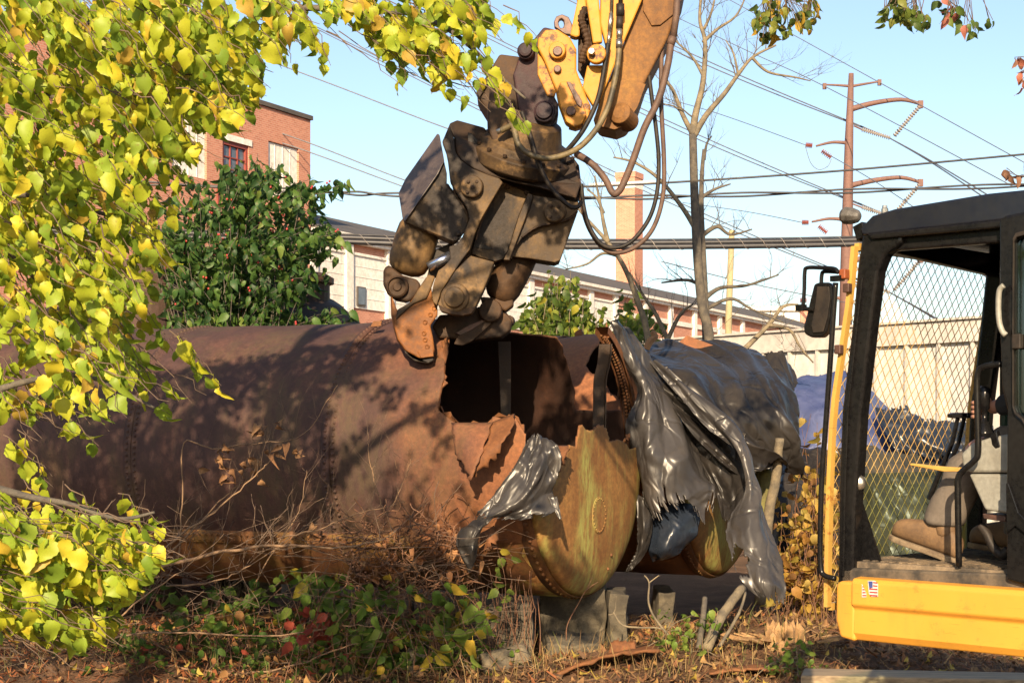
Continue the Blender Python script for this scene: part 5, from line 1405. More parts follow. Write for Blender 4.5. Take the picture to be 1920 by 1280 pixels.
# ------------------------------------------------------------------ demolition jaw
def build_jaw():
    J = thing('jaw_attachment', P(800, 660, YS), 'dark rusty hydraulic crushing jaw on the arm biting the torn tank', 'demolition jaw')
    sk = (-0.10, 0.05)
    D, H, HT, PL = M['rust_dark'], M['shear'], M['shear_hot'], M['shear_pale']
    # adapter bracket on the arm
    br = slab('adapter_bracket', [(1020, 50), (1045, 56), (1064, 66), (1040, 100), (1012, 125), (1033, 168), (1047, 195), (1047, 219), (1033, 238), (1003, 258), (985, 240), (974, 219), (968, 180), (962, 140), (974, 105), (985, 80), (1002, 72)], -0.03, 0.42, M['bracket'], J, 0.02, 3)
    for (x, y, r) in ((987, 98, 16), (1022, 211, 20)):
        b = hub('bracket_boss', x, y, -0.05, r, 0.09, M['bracket'], br, 28, [(1, -.02), (1, .05), (.86, .06), (.8, .05), (.75, .085), (.45, .09), (.01, .09)])
    ey = MB()
    oo = PP([(1040, 50), (1039, 40), (1043, 31), (1054, 27), (1066, 32), (1073, 46), (1076, 66), (1060, 64)], YS + .1); ii = PP([(1048, 48), (1047, 42), (1049, 37), (1053, 35), (1057, 38), (1058, 45), (1056, 52), (1051, 53)], YS + .1)
    ey.ring(oo, ii, V((0, .07, 0))).build('lifting_eye', M['pin'], br, False, .008)
    # head housing above the turntable
    hd = slab('head_housing', [(937, 101), (976, 106), (968, 150), (1000, 230), (1012, 300), (960, 305), (915, 275), (913, 208), (897, 182), (893, 173)], 0.06, 0.5, M['rust_dark'], J, 0.02, 3)
    slab('housing_cheek', [(920, 150), (945, 170), (975, 215), (1012, 255), (1006, 290), (965, 300), (925, 270), (915, 240), (914, 208)], -0.06, 0.14, D, hd, 0.02, 3)
    slab('housing_edge', [(893, 172), (922, 136), (924, 141), (899, 183)], 0.03, 0.04, D, hd, 0.004)
    hub('port_cap', 969, 225, -0.10, 17, 0.06, H, hd, 22)
    # turntable and its sloping flange
    axis = V((0.22, -0.42, 0.87)).normalized()
    tt = MB().lathe(P(985, 268, YS + 0.14), axis, [(0.40, -0.20), (0.43, -0.17), (0.43, -0.07), (0.38, -0.05), (0.36, -0.0), (0.30, 0.03), (0.26, 0.18), (0.2, 0.2)], 40).build('turntable', H, J, False, 0.008)
    m = MB(); a1 = axis.orthogonal().normalized(); b1 = axis.cross(a1)
    c = P(985, 268, YS + .14) - axis * 0.05
    for k in range(16):
        an = 2 * math.pi * k / 16; m.lathe(c + (a1 * math.cos(an) + b1 * math.sin(an)) * 0.405, axis, [(0.018, 0), (0.018, 0.02)], 6)
    tag(m.build('turntable_bolts', D, tt), kind='stuff')
    fl = slab('flange_plate', [(843, 231, .05), (842, 237, .04), (851, 257, .02), (855, 285, 0), (864, 300, -.02), (888, 316, -.04), (919, 329, -.06), (936, 333, -.06), (962, 340, -.08), (1010, 351, -.08), (1080, 372, -.06), (1089, 345, 0), (1076, 300, .1), (1050, 285, .12), (1000, 300, .1), (940, 285, .12), (908, 239, .15), (857, 225, .1)], -0.03, 0.07, D, J, 0.012, 3)
    slab('slot_dark_plate', [(877, 248), (884, 250), (895, 262), (899, 285), (902, 299), (890, 294), (882, 280), (877, 264)], -0.005, 0.012, M['rubber'], fl, 0.003)  # black plate laid on to paint the dark of the slot hole
    slab('slot_bolt', [(883, 280), (893, 276), (900, 286), (901, 297), (889, 292)], -0.012, 0.02, D, fl, 0.004)
    slab('neck_core', [(850, 240), (910, 245), (960, 230), (1008, 262), (1072, 296), (1084, 340), (1060, 358), (960, 335), (880, 305), (858, 280)], 0.20, 0.2, D, J, 0.01)
    slab('core_block', [(852, 252), (900, 300), (1000, 330), (1086, 372), (1080, 395), (1060, 410), (985, 438), (955, 480), (925, 488), (890, 560), (840, 572), (818, 545), (826, 510), (862, 460), (878, 430), (872, 395), (848, 350), (845, 300)], 0.16, 0.22, D, J, 0.01)
    # side plates
    sp_ = slab('side_plate', [(843, 233), (829, 266), (836, 285), (840, 305), (844, 340), (860, 366), (875, 388), (880, 410), (872, 432), (866, 446), (857, 458), (842, 462), (844, 486), (834, 498), (822, 507), (814, 528), (809, 551), (812, 566), (819, 573), (827, 547), (853, 507), (868, 485), (881, 468), (890, 440), (900, 415), (919, 382), (943, 342), (936, 334), (919, 329), (886, 316), (864, 300), (854, 285), (850, 255)], -0.10, 0.14, H, J, 0.008, 2)
    hub('pivot_cap', 886, 351, -0.10, 21, 0.05, H, sp_, 28)
    m = MB(); rr = 13 * YS / F; c = P(886, 351, YS - .158)
    for an in (0.9, 2.2, 3.9, 5.3): m.lathe(c + V((math.cos(an) * rr, 0, math.sin(an) * rr)), V((-.15, -1, 0)), [(0.014, -.01), (0.014, .012), (.008, .014)], 8)
    m.lathe(c, V((-.15, -1, 0)), [(0.018, -.01), (0.018, .004), (.008, .006)], 10); m.build('cap_bolts', D, sp_)
    cp = slab('centre_plate', [(943, 341), (919, 382), (900, 418), (889, 455), (884, 476), (905, 484), (927, 490), (944, 486), (954, 466), (972, 408), (990, 362), (968, 352)], 0.10, 0.3, H, J, 0.006)
    slab('centre_slot_dark', [(888, 463), (892, 457), (912, 460), (924, 465), (921, 468), (905, 467)], 0.094, 0.012, M['rubber'], cp, 0.002)  # dark inset plate stands in for the shade inside the slot
    for x, y in ((952, 350), (988, 361)): hub('plate_bolt', x, y, .095, 5, .015, D, cp, 10)
    slab('centre_rib', [(990, 362), (1000, 366), (985, 410), (965, 462), (955, 488), (944, 487), (954, 466), (972, 408)], -0.06, 0.2, H, cp, 0.006)
    rp = slab('side_plate', [(1000, 366), (1040, 372), (1085, 379), (1084, 395), (1068, 412), (1040, 418), (1005, 425), (982, 442), (962, 470), (956, 486), (965, 462), (985, 410)], -0.02, 0.16, H, J, 0.008)
    hub('pivot_cap', 1041, 397, -0.02, 21, 0.05, H, rp, 28)
    m = MB(); c = P(1041, 397, YS - .078)
    for an in (0.9, 2.2, 3.9, 5.3): m.lathe(c + V((math.cos(an) * rr, 0, math.sin(an) * rr)), V((-.15, -1, 0)), [(0.014, -.01), (0.014, .012), (.008, .014)], 8)
    m.lathe(c, V((-.15, -1, 0)), [(0.018, -.01), (0.018, .004), (.008, .006)], 10); m.build('cap_bolts', D, rp)
    slab('back_plate', [(1010, 300), (1075, 295), (1086, 310), (1090, 345), (1088, 372), (1040, 362), (1000, 350)], 0.2, 0.2, D, J, 0.012)
    # wings (cylinder covers)
    wg = slab('cylinder_guard', [(833, 303), (838, 325), (838, 346), (866, 385), (879, 410), (874, 432), (857, 455), (759, 416), (790, 372), (821, 328)], -0.04, 0.34, H, J, 0.006, 2, (-0.12, 0.05))
    slab('guard_face', [(820, 250, .30), (824, 252, .26), (833, 302, -.02), (821, 327, -.03), (759, 415, -.03), (755, 412, .02), (747, 362, .26), (760, 335, .3)], -0.055, 0.05, PL, wg, 0.01)
    for x, y in ((859, 438), (855, 448)): hub('guard_bolt', x, y, -.06, 4.5, .012, H, wg, 12)
    wr = slab('cylinder_guard', [(1084, 394), (1080, 405), (1064, 450), (1050, 488), (1041, 492), (990, 484), (946, 480), (960, 466), (978, 446), (1010, 426), (1045, 418), (1068, 411)], 0.05, 0.3, H, J, 0.006)
    # weld beads along the plate edges
    wb = MB()
    for ln in ([(943, 342), (919, 382), (902, 418), (892, 450)], [(957, 486), (968, 455), (986, 410), (999, 368)], [(864, 300), (888, 317), (919, 331), (940, 336)], [(760, 417), (800, 433), (856, 454)], [(1083, 396), (1060, 413), (1008, 425), (978, 445)], [(838, 345), (866, 384), (880, 411)]):
        q = crom(PP(ln, YS - .02), 8); wb.tube(q, [.007 + .004 * (i % 2) for i in range(len(q))], 6)
    tag(wb.build('weld_beads', D, J, True), kind='stuff')
    # cylinder pods and pivots
    def pod(name, x0, y0, x1, y1, r, dy, mat, par=J):
        a, b = P(x0, y0, YS + dy), P(x1, y1, YS + dy); r *= YS / F; ax = b - a; L = ax.length
        return MB().lathe(a, ax, [(r * .55, -.02), (r * .85, 0), (r * .97, .05), (r, .12), (r * 1.0, L * .55), (r * .97, L * .8), (r * .86, L * .95), (r * .66, L * 1.03), (r * .35, L * 1.08), (0.01, L * 1.09)], 32).build(name, mat, par, True)
    pod('cylinder_cover', 790, 418, 762, 508, 41, 0.19, H)
    pod('cylinder_cover', 980, 470, 935, 558, 35, 0.30, M['rust_dark'])
    rd = MB().tube(PP([(803, 501), (828, 488), (848, 478)], YS + .08), 9.5 * YS / F, 16).build('piston_rod', M['rod'], J, True)
    slab('rod_well', [(812, 470), (845, 455), (858, 470), (852, 500), (820, 520), (800, 520)], .2, .06, M['rubber'], J, .01)
    kn = slab('jaw_knuckle', [(720, 502), (729, 496), (755, 516), (783, 524), (790, 535), (782, 555), (766, 566), (745, 562), (728, 549), (720, 530)], 0.02, 0.34, D, J, 0.03, 3, sk)
    hub('knuckle_pin', 746, 538, .02, 21, .04, D, kn, 26, [(1, -.02), (1, .03), (.82, .045), (.78, .02), (.4, .02), (.36, .035), (.01, .035)])
    # link plate in the middle
    lk = slab('link_plate', [(882, 479), (905, 485), (927, 491), (919, 514), (906, 545), (893, 572), (884, 587), (866, 591), (845, 588), (826, 582), (821, 570), (832, 542), (853, 508)], -0.14, 0.22, H, J, 0.010, 2)
    hub('link_pin', 853, 558, -.14, 27, .03, H, lk, 30, [(1, -.02), (1, .012), (.93, .02), (.72, .022), (.68, .05), (.3, .055), (.01, .055)])
    slab('link_lip', [(821, 570), (832, 576), (860, 580), (884, 576), (893, 573), (884, 588), (866, 592), (845, 589), (826, 583)], -.155, .02, D, lk, .006)
    # jaws
    j1 = slab('lower_jaw', [(734, 552), (735, 590), (739, 612), (746, 637), (761, 658), (787, 672), (812, 669), (815, 655), (812, 632), (807, 611), (821, 590), (820, 574), (811, 561), (809, 538), (816, 518), (803, 515), (783, 545), (768, 568), (745, 582)], 0.0, 0.32, HT, J, 0.012, 2, sk)
    slab('jaw_cheek', [(783, 544), (803, 514), (816, 519), (809, 538), (800, 560), (775, 570), (752, 590), (742, 600), (745, 580), (770, 566)], -.02, .04, H, j1, .012)
    for x, y in ((814, 578), (807, 590), (797, 604), (795, 625), (797, 637), (801, 650)):
        hub('jaw_bolt', x, y, -.001, 4.6, .006, HT, j1, 12, [(1, -.01), (1, .008), (.6, .009), (.55, -.002), (.01, -.002)])
    slab('cutting_blade', [(757, 655), (771, 668), (787, 675), (813, 671), (813, 676), (803, 681), (778, 677), (760, 663)], -0.015, 0.34, M['rubber'], j1, .008)
    slab('tooth_plate', [(782, 658), (812, 652), (813, 668), (790, 671)], -.012, .02, HT, j1, .004)
    j2 = slab('upper_jaw', [(809, 612), (824, 590), (860, 588), (897, 575), (940, 572), (950, 586), (961, 600), (957, 620), (940, 632), (905, 636), (875, 640), (846, 634), (822, 634)], 0.28, 0.32, D, J, 0.02, 3)
    slab('jaw_blade', [(851, 645), (858, 630), (884, 618), (912, 600), (922, 606), (905, 622), (884, 640), (866, 648)], 0.22, 0.05, D, j2, .006)
    slab('steel_tooth', [(853, 624), (880, 608), (905, 599), (918, 604), (896, 620), (872, 634)], .24, .05, M['pin'], j2, .006)
    hub('jaw_pin', 921, 583, .24, 22, .05, D, j2, 24)
    slab('pin_guard', [(900, 556), (962, 560), (964, 572), (948, 584), (930, 574), (905, 574)], .22, .2, D, J, .02, 3)
    hub('end_knob', 955, 602, .4, 11, .06, D, j2, 14)
build_jaw()

# ------------------------------------------------------------------ operator
def skin_mesh(name, joints, edges, root, mat, parent, sub=2):
    me = bpy.data.meshes.new(name)
    keys = list(joints)
    me.from_pydata([tuple(joints[k][0]) for k in keys], [(keys.index(a), keys.index(b)) for a, b in edges], [])
    me.materials.append(mat)
    o = link(name, me, parent)
    if not me.skin_vertices:
        bm = bmesh.new(); bm.from_mesh(me); bm.verts.layers.skin.verify(); bm.to_mesh(me); bm.free()
    for i, k in enumerate(keys):
        r = joints[k][1]; r = r if isinstance(r, tuple) else (r, r)
        me.skin_vertices[0].data[i].radius = r
        me.skin_vertices[0].data[i].use_root = (k == root)
    m = o.modifiers.new('skin', 'SKIN'); m.use_smooth_shade = True; m.branch_smoothing = 0.5
    s = o.modifiers.new('sub', 'SUBSURF'); s.levels = sub; s.render_levels = sub
    return o
def operator():
    pr = thing('person', W(.9, .55, 1.74), 'person in brown work trousers and leather boots seated at the cab controls', 'person')
    knL, anL = cabp(1832, 838, .30), cabp(1768, 985, .30)
    knR, anR = W(.50, .70, 1.77), W(.48, .68, 1.40)
    hp = W(.92, .55, 1.84)
    sh = 2.33
    hand = cabp(1838, 772, .24)
    J = {'pelvis': (hp, .10), 'hipL': (W(.90, .44, 1.82), .095), 'kneeL': (knL, .060), 'calfL': (knL.lerp(anL, .4), .055), 'ankL': (anL, .038), 'footL': (anL + V((-.06, .06, 0)) * 1.2 + UZ * -.04, .035),
         'hipR': (W(.90, .66, 1.82), .095), 'kneeR': (knR, .060), 'calfR': (knR.lerp(anR, .4), .055), 'ankR': (anR, .038), 'footR': (anR + V((-.06, .06, 0)) * 1.2 + UZ * -.04, .035),
         'waist': (W(.98, .55, 2.0), .09), 'chest': (W(1.02, .55, 2.22), (.11, .085)), 'neck0': (W(1.0, .55, 2.40), .065), 'neck1': (W(.975, .55, 2.46), .055),
         'skull': (W(.96, .55, 2.56), (.082, .095)), 'crown': (W(.965, .55, 2.64), .07),
         'shL': (W(1.02, .36, 2.33), .045), 'elL': (W(.83, .24, 2.05), .036), 'wrL': (hand + BK * .085 + UZ * .025, .030), 'palmL': (hand + BK * .03 + UZ * .01, (.022, .036)),
         'shR': (W(1.02, .74, 2.33), .045), 'elR': (W(.83, .86, 2.05), .036), 'wrR': (W(.62, .82, 2.02), .030), 'palmR': (W(.56, .80, 2.01), (.022, .036))}
    E = [('pelvis', 'hipL'), ('hipL', 'kneeL'), ('kneeL', 'calfL'), ('calfL', 'ankL'), ('ankL', 'footL'), ('pelvis', 'hipR'), ('hipR', 'kneeR'), ('kneeR', 'calfR'), ('calfR', 'ankR'), ('ankR', 'footR'),
         ('pelvis', 'waist'), ('waist', 'chest'), ('chest', 'neck0'), ('neck0', 'neck1'), ('neck1', 'skull'), ('skull', 'crown'),
         ('chest', 'shL'), ('shL', 'elL'), ('elL', 'wrL'), ('wrL', 'palmL'), ('chest', 'shR'), ('shR', 'elR'), ('elR', 'wrR'), ('wrR', 'palmR')]
    body = skin_mesh('body', J, E, 'pelvis', M['skin'], pr)
    # fingers wrapped round the stick: left hand
    for side, palm in (('L', J['palmL'][0]), ('R', J['palmR'][0])):
        for k in range(4):
            b0 = palm - BK * .02 + UZ * (.030 - .020 * k)
            q = [b0, b0 - BK * .035 + RG * -.012, b0 - BK * .055 + RG * .010, b0 - BK * .045 + RG * .032]
            f = skin_mesh('finger', {i: (p, (.0095, .0095, .0085, .0075)[i]) for i, p in enumerate(q)}, [(0, 1), (1, 2), (2, 3)], 0, M['skin'], pr, 1)
        b0 = palm + UZ * .032 + BK * .02
        skin_mesh('thumb', {i: (p, (.012, .011, .009)[i]) for i, p in enumerate([b0, b0 + UZ * .028 - BK * .03, b0 + UZ * .032 - BK * .058])}, [(0, 1), (1, 2)], 0, M['skin'], pr, 1)
    # clothes
    def leg(kn, an, hip): 
        return {'a': (hip, .115), 'b': (hip.lerp(kn, .5), .095), 'c': (kn, .094), 'c2': (kn.lerp(an, .25), .093), 'd': (kn.lerp(an, .6), .090), 'e': (an + UZ * .03, .090), 'f': (an + UZ * -.005, .090)}
    for kn, an, hip in ((knL, anL, J['hipL'][0]), (knR, anR, J['hipR'][0])):
        o = skin_mesh('trouser_leg', leg(kn, an, hip), [('a', 'b'), ('b', 'c'), ('c', 'c2'), ('c2', 'd'), ('d', 'e'), ('e', 'f')], 'c', M['trouser'], pr)
        tx = bpy.data.textures.new('cloth_folds', 'CLOUDS'); tx.noise_scale = 0.09; tx.noise_depth = 3
        dm = o.modifiers.new('folds', 'DISPLACE'); dm.texture = tx; dm.strength = 0.030; dm.mid_level = .5; dm.texture_coords = 'GLOBAL'
    skin_mesh('jacket', {'p': (hp + UZ * .02, .17), 'w': (J['waist'][0], .15), 'c': (J['chest'][0], (.20, .18)), 'n': (W(1.01, .55, 2.37), .10), 'l': (J['shL'][0], .095), 'le': (J['elL'][0], .062), 'lw': (J['wrL'][0] + BK * .02, .048), 'lx': (J['wrL'][0] - BK * .004, .046),
                         'r': (J['shR'][0], .095), 're': (J['elR'][0], .062), 'rw': (J['wrR'][0] + BK * .03, .046)},
              [('p', 'w'), ('w', 'c'), ('c', 'n'), ('c', 'l'), ('l', 'le'), ('le', 'lw'), ('lw', 'lx'), ('c', 'r'), ('r', 're'), ('re', 'rw')], 'w', M['jacket'], pr)
    hd = J['skull'][0]
    # head details: hair, nose, ears, eyes, mouth
    MB().lathe(hd + UZ * .03 + BK * .012, UZ, [(.092, -.02), (.098, .02), (.092, .06), (.07, .095), (.03, .112)], 20).build('hair', M['hair'], pr, True)
    fw = -BK
    MB().tube([hd + fw * .085 + UZ * .02, hd + fw * .118 - UZ * .015, hd + fw * .09 - UZ * .022], [.008, .014, .012], 8).build('nose', M['skin'], pr, True)
    for s in (-1, 1):
        MB().lathe(hd + fw * .078 + RG * .033 * s + UZ * .012, fw, [(.004, 0), (.012, .004), (.010, .010), (.003, .013)], 10).build('eye', mix2('eye_white', (.5, .48, .45), (.5, .48, .45), 5, .3, 0), pr, True)
        MB().lathe(hd + RG * .082 * s - UZ * .005 + BK * .01, RG * s + BK * .4, [(.012, 0), (.028, .008), (.030, .014), (.02, .016)], 12).build('ear', M['skin'], pr, True)
    MB().box(hd + fw * .088 - UZ * .048, (fw, RG, UZ), (.006, .026, .005)).build('mouth', mix2('lips', (.4, .16, .13), (.36, .15, .12), 5, .5, 0), pr, False, .003)
    # boots
    def boot(heel, toe, ank, name):
        d = (toe - heel); L = d.length; d.normalize(); s = RG; up = d.cross(s); up = up if up.z > 0 else -up
        st = [(-.015, .024, .07), (.02, .040, .115), (.07, .043, .135), (.12, .045, .138), (.17, .050, .122), (.22, .056, .106), (.265, .055, .096), (.295, .043, .078), (.312, .020, .05)]
        vs = []; n = 14
        for x, w, h in st:
            for k in range(n):
                an = 2 * math.pi * k / n
                cx_, cz_ = math.cos(an), math.sin(an)
                z = h * (.5 + .5 * (abs(cz_) ** .7) * (1 if cz_ > 0 else -1))
                vs.append(heel + d * x * L / .30 + s * w * (abs(cx_) ** .8) * (1 if cx_ > 0 else -1) + up * (z + .022))
        fs = [(i * n + k, i * n + (k + 1) % n, (i + 1) * n + (k + 1) % n, (i + 1) * n + k) for i in range(len(st) - 1) for k in range(n)] + [tuple(range(n - 1, -1, -1)), tuple((len(st) - 1) * n + k for k in range(n))]
        m = MB().add(vs, fs)
        m.tube([heel + d * .075 + up * .085, heel + d * .075 + up * .13, ank + UZ * .0], [.050, .053, .054], 16)
        b = m.build(name, M['leather'], pr, True); sb = b.modifiers.new('s', 'SUBSURF'); sb.levels = 1; sb.render_levels = 1
        so = MB(); out = [(-.018, .036), (.05, .042), (.11, .040), (.17, .048), (.23, .055), (.285, .046), (.315, .022)]
        pts = [heel + d * x * L / .3 + s * w for x, w in out] + [heel + d * x * L / .3 - s * w for x, w in out[::-1]]
        so.prism(pts, up * .026); so.build('boot_sole', M['sole'], b, False, .006)
        lc = MB()
        for k in range(5):
            c = heel + d * (.115 + k * .022) + up * (.160 - k * .0085); lc.tube([c - s * .022, c + up * .004, c + s * .022 + d * .012], .003, 5)
        lc.build('laces', M['sole'], b)
        cu = MB().tube([ank - UZ * .012, ank + UZ * .04], [.052, .05], 14).build('sock', M['sock'], b, True)
        return b
    boot(cabp(1792, 1056, .29), cabp(1675, 1012, .29), anL + UZ * .02, 'boot')
    boot(W(.56, .68, 1.315), W(.25, .66, 1.345), anR, 'boot')
operator()
# ------------------------------------------------------------------ foliage tools
rng = np.random.default_rng(11)
def leaf_geo(width=0.40, curl=0.25, fold=0.25, serr=0.03, tip=0.7, pet=0.28, seed=0, n=8, wave=0.04, asym=0.0, lobe=0.0):
    """hanging leaf: stalk at the origin, blade down -Z, face towards -Y; length of the blade 1"""
    if n > 8:
        st = [0, .04, .10, .18, .28, .38, .48, .58, .68, .77, .85, .92, 1.0]; wd = [.10, .50, .78, .94, 1.0, .97, .89, .76, .60, .42, .25, .12, 0.0]
    else:
        st = [0, .06, .18, .34, .52, .70, .86, 1.0]; wd = [.06, .56, .90, 1.0, .84, .54, .22, 0.0]
    v = []; f = []
    v += [(-.012, 0, 0), (.012, 0, 0), (-.012, .02, -pet), (.012, .02, -pet)]; f.append((0, 1, 3, 2))
    b = len(v)
    for i, (s, w) in enumerate(zip(st, wd)):
        y = curl * (s * s) - .06 * math.sin(s * 3)
        w_ = w * width * (1 + serr * (1 if i % 2 else -1))
        wv = wave * math.sin(s * 9 + seed)
        sh = .05 * math.sin(seed * 2.1 + s * 2)
        wl = w_ * (1 - asym) * (1 - lobe * math.exp(-((s - .42) / .10) ** 2)); 
        v += [(-wl + sh, y - fold * w_ + wv, -pet - s + .06 * (1 - s) * (i == 1)), (sh, y, -pet - s), (w_ + sh, y - fold * w_ - wv, -pet - s + .06 * (1 - s) * (i == 1))]
    for i in range(len(st) - 1):
        a = b + i * 3; c = a + 3
        f += [(a, a + 1, c + 1, c), (a + 1, a + 2, c + 2, c + 1)]
    return np.array(v, dtype=np.float32), np.array(f, dtype=np.int32)
def palette(cols, jit=0.12):
    c = np.array(random.choice(cols)); return tuple(np.clip(c * (1 + jit * (np.random.rand() * 2 - 1)) , 0, 1))
class Leaves:
    """a family of leaf shapes in several tones; scatter() makes the largest 300 objects and joins the rest"""
    def __init__(s, name, geos, cols, mat, weights=None):
        s.name = name; s.geos = geos; s.mat = mat; s.var = []; s.me = {}
        w = weights or [1] * len(cols)
        for c, k in zip(cols, w):
            for g in range(len(geos)):
                s.var += [(g, c)] * k
        s.items = []
    def put(s, p, size, yaw=None, pitch=None, roll=None, var=None, flip=False):
        yaw = rnd(-75, 75) if yaw is None else yaw; pitch = rnd(-25, 45) if pitch is None else pitch; roll = rnd(-30, 30) if roll is None else roll
        m = Matrix.Translation(p) @ Matrix.Rotation(R(yaw), 4, 'Z') @ Matrix.Rotation(R(pitch), 4, 'X') @ Matrix.Rotation(R(roll), 4, 'Y') @ Matrix.Scale(size, 4)
        s.items.append((m, random.randrange(len(s.var)) if var is None else var, size))
    def mesh(s, k):
        g, c = s.var[k]
        key = (g, c)
        if key not in s.me:
            v, f = s.geos[g]
            s.me[key] = np_mesh(s.name, v, f.ravel(), 4, s.mat, np.tile(np.array([*c, 1.0], dtype=np.float32), (len(v), 1)), True)
        return s.me[key]
    def scatter(s, parent, top=300, part='leaf', rest='leaves'):
        def score(it):
            p = it[0].translation; 
            if p.y < 0.5: return 0
            x, y = proj(p)
            if not (-10 < x < 1930 and -10 < y < 1290): return 0
            return it[2] / p.y * rnd(.8, 1.2)
        sc = [score(i) for i in s.items]
        order = sorted(range(len(s.items)), key=lambda i: -sc[i])
        big = [i for i in order[:top] if sc[i] > 0]
        bs_ = set(big)
        for i in big:
            m, k, z = s.items[i]
            o = link(part, s.mesh(k)); o.matrix_world = m; o.parent = parent
            o.matrix_parent_inverse = Matrix.Translation(-parent.location)
        vs = []; fs = []; ts = []; b = 0
        for i in range(len(s.items)):
            if i in bs_: continue
            m, k, z = s.items[i]
            g, c = s.var[k]; v, f = s.geos[g]
            A = np.array(m)
            vs.append(v @ A[:3, :3].T + A[:3, 3]); fs.append(f + b); b += len(v)
            cc = np.array(c) * (1 + .16 * (rng.random() - .5)); ts.append(np.tile(np.array([*cc, 1.0]), (len(v), 1)))
        if vs:
            me = np_mesh(s.name + '_mass', np.concatenate(vs), np.concatenate(fs).ravel(), 4, s.mat, np.concatenate(ts), True)
            o = link(rest, me, parent); tag(o, kind='stuff')
def twig_path(p0, p1, sag=0.1, wob=0.03, n=6):
    out = []
    for i in range(n + 1):
        t = i / n
        p = p0.lerp(p1, t) - UZ * sag * math.sin(t * math.pi * .5) * t
        if 0 < i < n: p = p + V((rnd(-1, 1), rnd(-1, 1), rnd(-1, 1))) * wob
        out.append(p)
    return out

